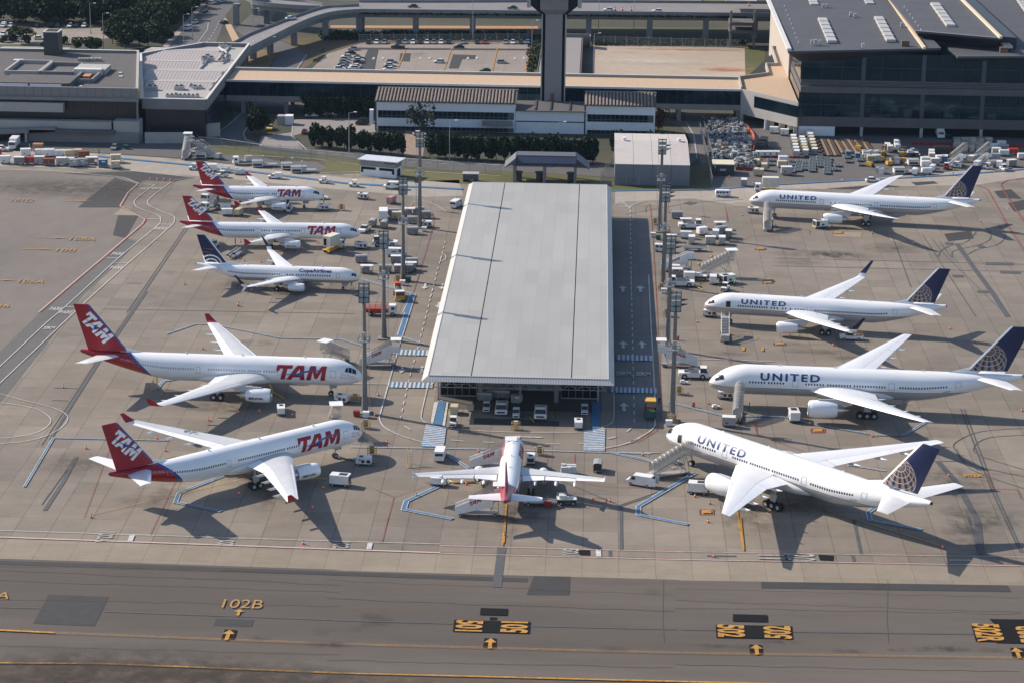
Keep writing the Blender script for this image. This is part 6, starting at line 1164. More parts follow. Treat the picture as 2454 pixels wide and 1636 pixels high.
def leaves(b, cx, cy, cz, rx, ry, rz, n, s, rnd, m=0):
    """n small leaf sprays through an uneven crown made of several clumps"""
    cl = [(rnd.uniform(-.55,.55), rnd.uniform(-.55,.55), rnd.uniform(-.5,.6), rnd.uniform(.35,.62)) for _ in range(9)]
    for _ in range(n):
        a, b_, c, r = rnd.choice(cl)
        while True:
            u = Vector((rnd.uniform(-1,1), rnd.uniform(-1,1), rnd.uniform(-1,1)))
            if .25 < u.length < 1: break
        u = u.normalized()*(u.length**.45); x, y, z = cx+(a+u.x*r)*rx, cy+(b_+u.y*r)*ry, cz+(c+u.z*r)*rz
        d = Vector((rnd.gauss(0,1), rnd.gauss(0,1), rnd.gauss(0,.6)+.5)).normalized(); t = d.cross(Vector((rnd.gauss(0,1), rnd.gauss(0,1), rnd.gauss(0,1)))).normalized(); k = d.cross(t); q = s*rnd.uniform(.6,1.3)
        p = Vector((x,y,z)); b.add([p-t*q-k*q*.5, p+t*q*.6-k*q*.8, p+t*q+k*q*.4, p-t*q*.3+k*q*.9], [(0,1,2,3)], m)
def tree_proto(name, h, rx, ry, n, s, mat, seed, trunk=.25, low=.25):
    rnd = random.Random(seed); root = thing(name, '', 'tree'); zc = h*(low+(1-low)/2); rz = h*(1-low)/2
    b = MB(); b.tube([(0,0,0),(.1*rx,.05*rx,h*.3),(0,.1*rx,h*.6),(0,0,h*.85)], [trunk,trunk*.75,trunk*.45,trunk*.12], 7)
    for k in range(5):
        a = k*1.3; b.tube([(0,0,h*(.25+.08*k)),(math.cos(a)*rx*.35,math.sin(a)*ry*.35,h*(.42+.08*k)),(math.cos(a)*rx*.7,math.sin(a)*ry*.7,h*(.5+.08*k))], [trunk*.4,trunk*.25,.03], 5)
    b.build('trunk', BARK, root); b = MB(); leaves(b, 0, 0, zc, rx, ry, rz*1.1, n, s, rnd); b.build('crown', mat, root); return root
TP = {}
def plant(kind, p, label, group=None, rz=None, sc=1.0):
    spec = {'hedge':(('hedge_tree',7.2,2.5,1.7,1000,.34,LEAFD),dict(low=.0,trunk=.14)),'big':(('tree',9.0,4.6,4.2,1500,.42,LEAFD),dict(low=.12)),'mid':(('tree',9.0,6.0,5.5,1700,.45,LEAFM),dict(low=.15)),
      'flat':(('tree',7.5,7.5,6.5,1300,.40,LEAFM),dict(low=.45)),'gum':(('tree',11.6,4.2,3.6,650,.38,LEAFG),dict(low=.2,trunk=.16)),'red':(('tree',6.5,1.8,1.6,420,.3,LEAFR),dict(low=.1)),'bush':(('bush',3.0,2.2,2.0,420,.3,LEAFM),dict(low=.0,trunk=.08)),'upper':(('hedge_tree',6.6,3.3,2.4,1000,.38,LEAFD),dict(low=.14,trunk=.16))}[kind]
    k = kind+str(random.randint(0,1)) if kind in ('hedge','upper','mid','flat','big') else kind
    if k not in TP: TP[k] = o = tree_proto(*spec[0], seed=hash(k) % 7 + len(TP)*13, **spec[1])
    else: o = copy_tree(TP[k])
    o.location = (p[0], p[1], 0); o.rotation_euler = (0,0,random.uniform(0,6.3) if rz is None else rz); o.scale = (sc,sc,sc*random.uniform(.93,1.07)); o['label'] = label; o['category'] = 'bush' if kind == 'bush' else 'tree'
    if group: o['group'] = group
    elif 'group' in o.keys(): del o['group']
    return o
def row(kind, v, pts, n, fmt, group, sc=1.0):
    pl = [Vector((p.x,p.y)) for p in gv(v, *pts)]; ls = [(b-a).length for a, b in zip(pl, pl[1:])]; T_ = sum(ls)
    for i in range(n):
        d = T_*(i+.5)/n
        for a, b, l in zip(pl, pl[1:], ls):
            if d <= l: break
            d -= l
        q = a.lerp(b, d/l); plant(kind, q, fmt % ordn(i), group, sc=sc*random.uniform(.92,1.08))
row('hedge','B',[(480,1168),(700,1192),(950,1218),(1215,1243)],12,'dark clipped hedge tree, %s from the left in the row left of the gum tree','dark hedge trees in front of the office','x' and 1.0)
row('hedge','B',[(1400,1262),(2335,1300)],14,'dark clipped hedge tree, %s from the left in the row between gum tree and gate','dark hedge trees in front of the office',1.1)
row('hedge','C',[(350,1302),(770,1304)],6,'dark clipped hedge tree, %s from the left in the row behind the gate canopy','dark hedge trees in front of the office',1.15)
row('hedge','C',[(880,1215),(1500,1230)],9,'dark clipped hedge tree, %s from the left in the row behind the tent','dark hedge trees behind the tent',.9)
row('upper','B',[(440,930),(990,935)],8,'dense dark tree, %s from the left in the upper row left of the office','dark trees left of the office')
plant('big', g('B',50,1075), 'round dark tree standing alone beside the entrance road, left of the yellow truck', sc=.95)
plant('gum', g('B',1362,1105), 'thin see-through gum tree growing in front of the white office')
plant('red', g('B',1000,905), 'small reddish tree at the left end of the office'); plant('red', g('C',1285,1075), 'dark reddish climber tree at the right end of the office', sc=1.15)
plant('bush', g('B',960,985), 'green bush beside the left corner of the office', sc=.7)
for i, (x, y, k, sc) in enumerate(((170,345,'flat',.85),(1000,390,'mid',1.1),(1120,372,'mid',.9),(900,350,'mid',.85),(1290,290,'mid',.95),(1200,330,'mid',.95),(1360,230,'mid',.9),(1260,200,'mid',1.0),(1440,160,'mid',.85),(1500,110,'mid',.8),(1340,120,'mid',1.0),(1180,380,'mid',.8),(700,398,'mid',.5),(610,392,'mid',.45),(780,405,'mid',.55),(1420,70,'mid',.9),(1560,60,'mid',.7),(1330,330,'mid',.6))):
    lab = ['flat-crowned tree standing among parked cars behind the left terminal','big rounded green tree by the tall lamp behind the left terminal'][i] if i < 2 else 'green tree, %s in the belt beside the access road at the upper left' % ordn(i-2)
    plant(k, g('A',x,y), lab, 'green trees beside the access road' if i > 1 else None, sc=sc)
for i, (x, y) in enumerate(((40,338),(110,332),(210,340),(520,352),(350,395))): plant('bush', g('A',x,y), 'low green bush, %s from the left by the lot behind the left terminal' % ordn(i), 'bushes by the left parking lot')
rr = random.Random(31)
for i in range(26):
    x = rr.uniform(930,1640); t = (x-930)/710; plant('mid', g('A', x, max(8, (395-t*395)+rr.uniform(-95,-5)-(8 if x < 1200 else 0))), 'green tree, %s of the second belt between the dark wood and the access road' % ordn(i), 'green trees beside the access road', sc=rr.uniform(.7,1.05))
rnd = random.Random(5); b = MB()
pl = [g('A',x,y) for x, y in ((-60,205),(300,190),(800,190),(1000,180),(1130,140),(1230,60),(1300,-60))]
for k in range(210):
    x = rnd.uniform(-80,1420); ymax = 200 if x < 900 else 215-(x-900)*.42; yy = rnd.uniform(-130, ymax); p = g('A', x, yy)
    h = rnd.uniform(8,12); leaves(b, p.x, p.y, h*.55, 5.2, 5.0, h*.5, 300, .55, rnd)
o = b.build('woodland', LEAFD); tag(o, 'dark wood filling the upper left corner', None, kind='stuff')
b = MB(); rnd = random.Random(9)
for k in range(1500): p = g('B', rnd.uniform(560,2200), rnd.uniform(272,325)); leaves(b, p.x, p.y, .8, 1.2, .8, 1.0, 3, .4, rnd)
for k in range(900): p = g('C', rnd.uniform(740,1960), rnd.uniform(338,368)); leaves(b, p.x, p.y, .6, 1.2, .8, .8, 3, .4, rnd)
for k in range(500): p = g('C', rnd.uniform(215,320), rnd.uniform(285,580)); leaves(b, p.x, p.y, .3, 1., 1., .5, 3, .3, rnd)
o = b.build('undergrowth', LEAFD); tag(o, 'dark undergrowth behind the wire fences', None, kind='stuff')
# planter greenery along the elevated road edge
b = MB()
for k in range(800):
    t = rnd.random(); x = -90+t*150; leaves(b, x, 912+t*7-.3, 8.8, 1.0, .35, .45, 3, .28, rnd)
o = b.build('trailing_greenery', LEAFD); tag(o, 'greenery trailing along the edge of the elevated road', None, kind='stuff')
# ---------------- lamps
def lamp(p, h, label, arm=1.6, double=False, rz=0, curved=False):
    t = thing('street_lamp', label, 'street lamp', (p[0],p[1],0), rz, 'street lamps behind the apron'); b = MB(); b.tube([(0,0,0),(0,0,h)], [.16,.08], 7)
    if curved: b.tube([(0,0,h),(-.5,0,h+1.0),(-1.8,0,h+1.5)], .06, 6)
    else: b.tube([(0,0,h-.1),(arm,0,h+.15)], .06, 6)
    b.build('pole', STEEL, t); x = -2.1 if curved else arm+.3; z = h+1.45 if curved else h+.1
    MB().box(x,0,z,.95,.4,.22).build('lamp_head', WHITEW, t); MB().box(0,0,0,.5,.5,.3).build('foot', CONCW, t); return t
def ptop(p, y_src):
    """height of a pole standing at p whose tip is seen on image line y"""
    lo, hi = 0, 60
    for _ in range(40):
        m_ = (lo+hi)/2; v = Vector((p[0],p[1],m_-CAM_H)); y = IH/2-F_PX*(v@_u)/(v@_f) if False else IH/2-F_PX*v.dot(_u)/v.dot(_f)
        if y > y_src: lo = m_
        else: hi = m_
    return lo
for v, x, yb, yt, lab, cv in (('e',1422,530,60,'tall lamp at the far edge of the lot behind the left terminal',0),('e',1625,800,215,'tall lamp right behind the left terminal roof',0),('A',1472,385,118,'lamp on the left verge of the access road',0),('A',1540,320,60,'lamp on the central strip of the access road',0),('A',2028,330,72,'slim lamp between access road and ramp',0),
  ('B',790,1228,902,'lamp in front of the left hedge row',0),('B',1592,1285,968,'leaning lamp in front of the office hedge',0),('C',455,1300,980,'lamp behind the gate canopy',0),('B',2250,392,168,'lamp at the right end of the parking lot',0),('A',1988,880,700,'curved lamp over the entrance road under the walkway',1),
  ('C',742,600,270,'lamp at the left edge of the sandy lot',0),('C',785,92,-60,'lamp on the elevated road right of the tower',0),('B',1780,125,-60,'lamp on the elevated road left of the tower',0),('B',153,470,300,'lamp under the ramp',0),('C',1068,80,-50,'lamp on the elevated road beside the cones',0)):
    p = g(v, x, yb) if yb > 130 or v == 'B' and yb > 130 else g(v, x, yb, 9.5); s_ = ZV[v]; h = ptop(p, s_[1]+yt/s_[2]); lamp(p, max(6, h-(1.4 if cv else 0)), lab, curved=bool(cv))
def mast(bx_, by, ty, label, sd):
    p = G(bx_, by); h = ptop(p, ty); t = thing('floodlight_mast', label, 'floodlight mast', (p.x,p.y,0), 0, 'floodlight masts along both sides of the canopy')
    MC = M('mast_concrete', (.17,.165,.158), .85, var=.1, scale=.4)
    MB().tube([(0,0,0),(0,0,4),(0,0,h*.5),(0,0,h-2.6)], [.72,.55,.43,.35], 10).build('pole', MC, t)
    z = h*.56
    b = MB(); b.box(0,0,z,2.3,2.3,.2)
    for a in range(4):
        for k in (-1,0,1): x_, y_ = ((k*1.1,-1.1),(k*1.1,1.1),(-1.1,k*1.1),(1.1,k*1.1))[a]; b.box(x_,y_,z,.08,.08,1.1)
    for zz in (z+.55, z+1.05): b.box(0,-1.1,zz,2.3,.06,.07); b.box(0,1.1,zz,2.3,.06,.07); b.box(-1.1,0,zz,.06,2.3,.07); b.box(1.1,0,zz,.06,2.3,.07)
    b.build('service_platform', STEEL, t); MB().box(0,-.6,z+1.1,.8,.5,.9).build('control_box', CONCL, t)
    b = MB()
    for k in range(5): b.box(0,0,h-3.9+k*.95,2.0,1.1,.12)
    for x_ in (-1,0,1): b.box(x_,-.45,h-3.9,.12,.12,4.1); b.box(x_,.45,h-3.9,.12,.12,4.1)
    b.build('head_frame', STEELD, t)
    for k in range(3):
        for x_ in (-.5,.5):
            MB().hexa([(x_-.38,-.75,h-3.7+k*1.2),(x_+.38,-.75,h-3.7+k*1.2),(x_+.38,.3,h-3.8+k*1.2),(x_-.38,.3,h-3.8+k*1.2)],[(x_-.38,-.55,h-2.9+k*1.2),(x_+.38,-.55,h-2.9+k*1.2),(x_+.38,.3,h-3.0+k*1.2),(x_-.38,.3,h-3.0+k*1.2)]).build('floodlight', M('lamp_glass', (.22,.25,.25), .3), t)
    for k in (0,.65): MB().hexa([(sd*1.0,-.25,h-2.7+k*1.5),(sd*1.3,-.25,h-2.7+k*1.5),(sd*1.3,.25,h-2.7+k*1.5),(sd*1.0,.25,h-2.7+k*1.5)],[(sd*1.2,-.2,h-2.3+k*1.5),(sd*2.4,-.2,h-2.35+k*1.5),(sd*2.4,.2,h-2.35+k*1.5),(sd*1.2,.2,h-2.3+k*1.5)]).build('side_floodlight', DARKM, t)
    b = MB(); b.box(-sd*.95,.1,.5,.06,.4,h-4)
    for k in range(int((h-5)/1.0)): b.box(-sd*.95,.1,1+k,.1,.45,.05)
    b.build('ladder', STEEL, t); MB().box(0,0,0,2.6,2.6,.35).build('foundation', CONCW, t); return t
for a in ((874,989,680,'floodlight mast nearest to the camera on the left side of the canopy',-1),(920,812,554,'second nearest floodlight mast on the left side of the canopy',-1),(966,672,428,'third nearest floodlight mast on the left side of the canopy',-1),(1006,546,318,'farthest floodlight mast on the left side of the canopy',1),
  (1610.5,1008,701,'floodlight mast nearest to the camera on the right side of the canopy',1),(1600,838,566,'second nearest floodlight mast on the right side of the canopy',1),(1589,686,446,'third nearest floodlight mast on the right side of the canopy',1),(1581,556,335,'farthest floodlight mast on the right side of the canopy',1)): mast(*a)
for v, x, yb, yt, lab in (('F',2262,582,330,'slim lamp pole with yellow base among the left masts'),('Y',1050,190,-200,'slim lamp pole with yellow base among the right masts')):
    p = g(v,x,yb); t = thing('lamp_pole', lab, 'lamp pole', (p.x,p.y,0)); h = ptop(p, ZV[v][1]+yt/ZV[v][2]); MB().tube([(0,0,0),(0,0,h)], .1, 7).build('pole', STEEL, t); MB().box(.1,0,h-.5,.9,.6,1.6).build('lamp_head', DARKM, t)
    b = MB(); [b.box(sx*.9,sy*.9,0,.12,.12,1.1) for sx in (-1,1) for sy in (-1,1)]; b.box(0,.9,.9,1.9,.1,.12); b.box(0,-.9,.9,1.9,.1,.12); b.box(.9,0,.9,.1,1.9,.12); b.box(-.9,0,.9,.1,1.9,.12); b.build('guard_rail', M('safety_yellow', (.60,.36,.05), .6), t)
# ---------------- fences
def wire_mat():
    m, nt, p = new_mat('wire_mesh'); p.inputs['Base Color'].default_value = (.30,.32,.32,1); p.inputs['Alpha'].default_value = .22; p.inputs['Roughness'].default_value = .5; MATS['wire_mesh'] = m; return m
WIRE = wire_mat()
def fence(label, v, pts, h=2.8, step=4.0, arms=True, white=False):
    t = thing('wire_fence', label, 'wire fence'); pl = [Vector((p.x,p.y)) for p in gv(v, *pts)]; n = 0
    for a, c_ in zip(pl, pl[1:]):
        L_ = (c_-a).length; k_ = max(1, int(L_/step)); b = MB(); q = Vector((-(c_-a).y,(c_-a).x)).normalized()*.015
        b.add([(a.x,a.y,.05),(c_.x,c_.y,.05),(c_.x,c_.y,h),(a.x,a.y,h)], [(0,1,2,3)]); b.build('mesh_panel', WIRE, t); b = MB(); b.bar((a.x,a.y,h),(c_.x,c_.y,h),.07); b.build('rail', STEEL, t)
        for k in range(k_):
            if n > 95: break
            q_ = a.lerp(c_, k/k_); b = MB(); b.box(q_.x,q_.y,0,.13,.13,h)
            if arms: b.bar((q_.x,q_.y,h),(q_.x-.25,q_.y-.35,h+.5),.1); b.box(q_.x-.25,q_.y-.35,h+.45,.16,.16,.14,0)
            b.build('post', CONCL, t); n += 1
    return t
fence('tall wire fence along the back of the parking lot','B',[(870,348),(2240,343)],3.4,4.2); fence('tall wire fence along the back of the sandy lot','C',[(738,362),(1900,392)],3.4,4.2)
fence('wire fence between the service road and the stands, left part','b',[(500,330),(860,355),(1500,455),(2352,505)],2.8,4.4); fence('wire fence between the service road and the stands beyond the hut','B',[(230,1255),(870,1310),(1240,1345),(2010,1400)],2.8,4.4)
fence('wire fence along the left side of the scrap yard','C',[(1592,1060),(1650,1300),(1690,1500)],3.0,3.2); fence('inner wire fence along the left side of the scrap yard','C',[(1628,1055),(1690,1290),(1712,1420)],3.0,3.2); fence('wire fence in front of the tent warehouse','C',[(800,1478),(1510,1490)],2.4,3.6)
fence('wire fence beside the gate canopy','C',[(805,1440),(895,1320)],2.4,2.6)
# ================================================================ GROUND EQUIPMENT, VEHICLES, PEOPLE
PW = M('white_vehicle_paint', (.72,.72,.71), .45, var=.08, scale=.8); PS = M('silver_aluminium', (.42,.42,.42), .5, .4, var=.15, scale=1.0); PG = M('grey_vehicle_paint', (.22,.225,.23), .6, var=.12); SAFY = MATS['safety_yellow']
CUR = M('grey_curtain', (.26,.255,.25), .85, var=.2, scale=2); GLV = M('vehicle_glass', (.03,.04,.05), .12); RUB = M('black_rubber_belt', (.035,.035,.038), .8); BROWNC = M('brown_tarpaulin', (.26,.08,.05), .8, var=.2); REDC = M('red_cover', (.42,.05,.04), .7, var=.15); BLUC = M('blue_container', (.03,.12,.26), .6, var=.15); CREC = M('cream_container', (.55,.47,.33), .7, var=.12)
TEAL = M('dark_green_paint', (.02,.09,.07), .6); ORG = M('orange_plastic', (.62,.09,.03), .6); SKIN = M('skin', (.30,.17,.11), .7); VESTG = M('lime_vest', (.35,.65,.08), .7); VESTO = M('orange_vest', (.70,.16,.05), .7); CLOD = M('dark_clothing', (.03,.035,.05), .85); CLOW = M('white_coverall', (.62,.63,.63), .8)
PINKC = M('pink_cover', (.50,.26,.26), .7, var=.2); WRAP = M('plastic_wrap', (.62,.62,.62), .4, var=.2, scale=3); WOOD = M('plywood', (.36,.19,.10), .85, var=.2, scale=2); TUBE = M('clouded_plastic', (.36,.34,.31), .35, var=.12, scale=1); TUBE.node_tree.nodes['Principled BSDF'].inputs['Alpha'].default_value = .5
COLS = dict(white=PW, silver=PS, grey=PG, brown=BROWNC, red=REDC, blue=BLUC, cream=CREC, dark=M('near_black_paint', (.03,.032,.036), .35), pink=PINKC, wood=WOOD, teal=TEAL, lightblue=M('sky_blue_paint', (.06,.22,.45), .35), carred=M('dark_red_paint', (.28,.03,.03), .3), carsilver=M('silver_car_paint', (.38,.40,.41), .3, .4), carblack=M('black_car_paint', (.025,.028,.032), .25), taxi=M('yellow_paint_truck', (.62,.48,.06), .5), wrap=WRAP)
def wheels(t, xs, y, r, w=.22):
    for x in xs:
        for sd in (1,-1): MB().wheel(x, sd*y, r, r, w).build('wheel', [TIRE, HUBM], t)
def k_cart(t, c):
    L, W_ = 3.0, 1.55
    b = MB(); b.box(0,0,.38,L,W_,.14); b.tube([(L/2,0,.42),(L/2+.9,0,.3)], .06, 5); b.build('chassis', PG, t)
    r = []
    for x in (-L/2+.05, L/2-.05): r.append([(x, -W_/2, .55),(x, W_/2, .55),(x, W_/2, 1.65),(x, W_*.42, 1.88),(x, 0, 1.97),(x, -W_*.42, 1.88),(x, -W_/2, 1.65)])
    b = MB(); b.rings(r); b.build('body', CUR if c == 'silver' else COLS[c], t, fix=True)
    r = [[(x, -W_/2-.04, 1.60),(x, -W_*.44, 1.90),(x, 0, 2.0),(x, W_*.44, 1.90),(x, W_/2+.04, 1.60),(x, W_*.42, 1.84),(x, 0, 1.94),(x, -W_*.42, 1.84)] for x in (-L/2, L/2)]
    MB().rings(r).build('roof', {'silver':PS,'white':PW,'red':REDC,'brown':BROWNC,'grey':PS,'cream':CREC,'dark':PS,'pink':PINKC}.get(c, PS), t, fix=True)
    b = MB()
    for x in (-L/2+.03, 0, L/2-.03):
        for sd in (-1,1): b.box(x, sd*(W_/2+.015), .5, .08, .05, 1.15)
    b.build('frame', PS, t); wheels(t, (-L/2+.5, L/2-.5), W_/2-.1, .26, .16)
def k_opencart(t, c):
    L, W_ = 3.0, 1.6; MB().box(0,0,.38,L,W_,.16).build('chassis', PG, t); MB().box(0,0,1.9,L+.1,W_+.1,.1).build('roof', PW, t); b = MB()
    for x in (-L/2+.06, 0, L/2-.06):
        for sd in (-1,1): b.box(x, sd*(W_/2-.05), .5, .08, .08, 1.4)
    for z in (.8,1.1,1.4): b.box(0, W_/2-.05, z, L, .05, .05)
    b.build('frame', PS, t); MB().box(-.3,0,.54,1.9,1.2,.9).build('load', CUR, t); wheels(t, (-1,1), .7, .26, .16)
def k_dolly(t, c):
    L, W_ = 3.3, 2.0; b = MB()
    for y in (-W_/2+.05, 0, W_/2-.05): b.box(0,y,.40,L,.12,.14)
    for k in range(7): b.box(-L/2+.15+k*(L-.3)/6,0,.50,.12,W_,.06)
    b.box(0,0,.44,L-.1,W_-.1,.04); b.build('deck', M('dull_blue_grey_steel', (.25,.28,.30), .6, .2, var=.3, scale=1.5), t); b = MB(); b.tube([(L/2,-.35,.4),(L/2+.9,0,.3)], .05, 5); b.tube([(L/2,.35,.4),(L/2+.9,0,.3)], .05, 5); b.build('drawbar', SAFY, t); wheels(t, (-L/2+.5, L/2-.5), W_/2-.2, .2, .14)
def k_container(t, c):
    m = COLS[c]; b = MB(); b.hexa([(-1.15,-.75,.0),(.8,-.75,.0),(.8,.75,.0),(-1.15,.75,.0)], [(-1.15,-.75,.5),(1.15,-.75,.5),(1.15,.75,.5),(-1.15,.75,.5)]); b.box(0,0,.5,2.3,1.5,1.1); b.build('shell', m, t)
    b = MB(); [b.box(sx*1.14,sy*.745,.5,.08,.08,1.12) for sx in (-1,1) for sy in (-1,1)]; b.box(0,-.75,1.56,2.32,.06,.07); b.box(0,.75,1.56,2.32,.06,.07); b.box(0,0,1.605,2.2,1.4,.03); b.build('frame', PS if c != 'cream' else CREC, t); MB().box(.1,-.775,.95,.9,.04,.35).build('placard', WHITEW, t)
def k_hut(t, c):
    MB().box(0,0,.35,1.9,1.7,1.75).build('body', PW, t); MB().hexa([(-1.05,-.95,2.1),(1.05,-.95,2.1),(1.05,.95,2.1),(-1.05,.95,2.1)],[(-1.05,-.05,2.45),(1.05,-.05,2.45),(1.05,.05,2.45),(-1.05,.05,2.45)]).build('roof', PW, t); MB().box(0,-.87,.9,.35,.04,.9).build('door', VOID, t); MB().box(0,0,.2,2.0,1.6,.14).build('chassis', ORG, t); wheels(t, (-.6,.6), .7, .2, .14)
def k_box(t, c):
    MB().box(0,0,.5,2.6,1.6,1.55).build('body', COLS[c], t); MB().box(0,0,2.05,2.7,1.7,.08).build('roof', PW if c != 'cream' else CREC, t); b = MB(); b.box(0,0,.34,2.6,1.4,.14); b.tube([(1.3,0,.4),(2.3,0,.3)], .06, 5); b.build('chassis', PG, t); MB().box(-.4,-.82,.8,.5,.03,.25).build('placard', REDP, t); wheels(t, (-.85,.85), .68, .24, .15)
def k_gpu(t, c):
    MB().box(0,0,.45,2.9,1.55,1.15).build('housing', PW, t); MB().box(0,0,1.6,2.95,1.6,.06).build('lid', PW, t); b = MB(); b.box(-1.47,0,.7,.04,1.2,.7); b.box(.95,-.79,.65,.75,.03,.6); b.box(-.1,-.79,.65,.6,.03,.6); b.build('vent', DARKM, t); MB().box(-.75,-.79,1.15,.45,.03,.2).build('emblem', REDP, t)
    b = MB(); b.box(0,0,.28,3.2,1.4,.18); b.tube([(1.5,0,.4),(2.5,0,.3)], .05, 5); b.build('chassis', DARKM, t); MB().box(-.5,0,1.66,.7,.7,.12).build('exhaust_cover', DARKM, t); wheels(t, (-1,1), .7, .27, .16)
def k_acu(t, c):
    MB().box(0,0,.55,3.6,2.0,1.65).build('housing', PW, t); b = MB(); b.box(-1.82,0,.75,.04,1.7,1.25); b.box(-1.2,-1.02,.7,.9,.03,1.3); b.box(.3,-1.02,.8,.7,.03,.5); b.build('grille', DARKM, t); MB().box(-.6,0,2.2,1.5,1.2,.06).build('roof_grille', DARKM, t); b = MB(); b.box(0,0,.3,3.8,1.9,.25); b.build('chassis', DARKM, t); MB().box(-1.9,0,.28,.06,1.9,.2).build('hazard_strip', SAFY, t); wheels(t, (-1.2,1.2), .9, .33, .2)
def k_tug(t, c):
    b = MB(); b.side([(-1.5,.35),(1.5,.35),(1.5,.95),(.35,1.05),(.3,.75),(-.5,.75),(-.6,1.0),(-1.5,1.0)], -.68, .68); b.build('body', PW if c in ('white','silver') else COLS[c], t, fix=True); b = MB()
    for x in (-.55,.4):
        for sd in (-1,1): b.box(x, sd*.6, .9, .07, .07, 1.0)
    b.build('canopy_frame', PG, t); MB().box(-.1,0,1.88,1.35,1.35,.08).build('canopy', PW, t); MB().box(.42,0,1.05,.04,1.15,.75).build('windscreen', GLV, t); MB().box(-.2,0,.75,.5,.9,.25).build('seat', DARKM, t); MB().box(1.52,0,.5,.05,1.0,.3).build('grille', DARKM, t); wheels(t, (-.95,.95), .66, .32, .24)
def k_pushback(t, c):
    b = MB(); b.side([(-3.2,.45),(3.2,.45),(3.2,1.3),(2.0,1.45),(-1.2,1.45),(-3.2,1.35)], -1.25, 1.25); b.build('body', PW, t, fix=True); MB().box(2.1,0,1.42,1.5,2.1,.95,0,0,.9).build('cab', GLV, t); MB().box(2.1,0,2.36,1.4,2.0,.1).build('cab_roof', PW, t); b = MB(); b.box(-1.0,0,1.46,1.9,1.6,.08); b.box(3.22,0,.7,.05,1.6,.35); b.build('engine_grille', DARKM, t); wheels(t, (-1.9,1.9), 1.12, .58, .42)
    b = MB(); b.box(0,-.9,1.45,2.2,.06,.5); b.box(0,.9,1.45,2.2,.06,.5); b.build('handrail', PS, t)
def k_belt(t, c):
    b = MB(); b.side([(-2.6,.35),(2.4,.35),(2.4,.8),(-2.6,.9)], -.8, .1); b.build('body', PW, t, fix=True); e = c == 'up'; b = MB(); z0, z1 = (.9, 2.9) if e else (1.0, 1.25); b.hexa([(-3.6,.15,z0-.15),(3.6,.15,z1-.15),(3.6,.95,z1-.15),(-3.6,.95,z0-.15)],[(-3.6,.15,z0+.1),(3.6,.15,z1+.1),(3.6,.95,z1+.1),(-3.6,.95,z0+.1)]); b.build('conveyor', RUB, t)
    b = MB(); 
    for y in (.08,1.0): b.hexa([(-3.6,y,z0-.2),(3.6,y,z1-.2),(3.6,y+.08,z1-.2),(-3.6,y+.08,z0-.2)],[(-3.6,y,z0+.2),(3.6,y,z1+.2),(3.6,y+.08,z1+.2),(-3.6,y+.08,z0+.2)])
    b.build('conveyor_side', PW, t); MB().box(-1.9,-.45,.9,.6,.6,.5).build('seat', DARKM, t); wheels(t, (-1.7,1.5), .75, .32, .22)
def stairs_body(t, L, H, z0=.7):
    b = MB(); b.hexa([(-L/2,-.85,z0-.1),(L/2-1.6,-.85,H-.15),(L/2-1.6,.85,H-.15),(-L/2,.85,z0-.1)],[(-L/2,-.85,z0),(L/2-1.6,-.85,H),(L/2-1.6,.85,H),(-L/2,.85,z0)]); n = 14
    for k in range(n): b.box(-L/2+(L-1.6)*(k+.5)/n,0,z0+(H-z0)*(k+.5)/n,(L-1.6)/n,1.6,.14)
    b.box(L/2-.8,0,H-.15,1.6,1.9,.15); b.build('steps', PS, t)
def k_tamstairs(t, c):
    L, H = 8.4, 3.6; stairs_body(t, L, H)
    for sd in (-1,1): b = MB(); b.hexa([(-L/2,sd*.92,.35),(L/2-1.6,sd*.92,H-1.5),(L/2-1.6,sd*.98,H-1.5),(-L/2,sd*.98,.35)],[(-L/2,sd*.92,1.75),(L/2-1.6,sd*.92,H+1.05),(L/2-1.6,sd*.98,H+1.05),(-L/2,sd*.98,1.75)]); b.build('side_panel', PW, t)
    for sd in (-1,1): b = MB(); b.box(L/2-.8,sd*.98,H-.4,1.7,.06,1.5); b.build('platform_panel', PW, t)
    for sd in (-1,1): b = MB(); b.tube([(-L/2,sd*.95,1.85),(L/2-1.6,sd*.95,H+1.15)], .09, 6); b.build('handrail', PW, t)
    if c == 'white':
        b = MB(); b.box(L/2-.6,0,H+2.3,2.2,2.3,.12); b.build('canopy', PW, t); b = MB()
        for x in (L/2-1.5,L/2+.2):
            for sd in (-1,1): b.box(x,sd*.95,H,.1,.1,2.3)
        b.build('canopy_post', PS, t)
        for sd in (-1,1): b = MB(); b.hexa([(-L/2+2.5,sd*.9,2.9),(L/2-1.6,sd*.9,H+1.15),(L/2-1.6,sd*.94,H+1.15),(-L/2+2.5,sd*.94,2.9)],[(-L/2+2.5,sd*.9,3.3),(L/2-1.6,sd*.9,H+2.3),(L/2-1.6,sd*.94,H+2.3),(-L/2+2.5,sd*.94,3.3)]); b.build('side_glass', TUBE, t)
    b = MB(); b.side([(-L/2+.5,.5),(L/2-.6,.5),(L/2-.6,.75),(-L/2+.5,.75)], -.7, .7)
    for sd in (-1,1): b.bar((L/2-2.2,sd*.7,.7),(L/2-1.2,sd*.7,H-.2),.14); b.bar((L/2-.7,sd*.7,.7),(L/2-.7,sd*.7,H-.2),.14); b.bar((L/2-.7,sd*.7,.7),(L/2-3,sd*.7,H-1.3),.1)
    b.build('undercarriage', PS, t)
    for sd in (-1,1):
        vs, fs = tam_polys(); sl_ = (H-.7)/(L-1.6); b = MB(); o = -1.7
        b.add([((o+u*.62) if sd < 0 else (o+2.3-u*.62), sd*1.0, 1.0+((o+u*.62 if sd < 0 else o+2.3-u*.62)+L/2)*sl_+v*.85) for u, v in vs], fs); b.build('wordmark', REDP, t)
    wheels(t, (-L/2+1.0, L/2-1.3), .9, .32, .22)
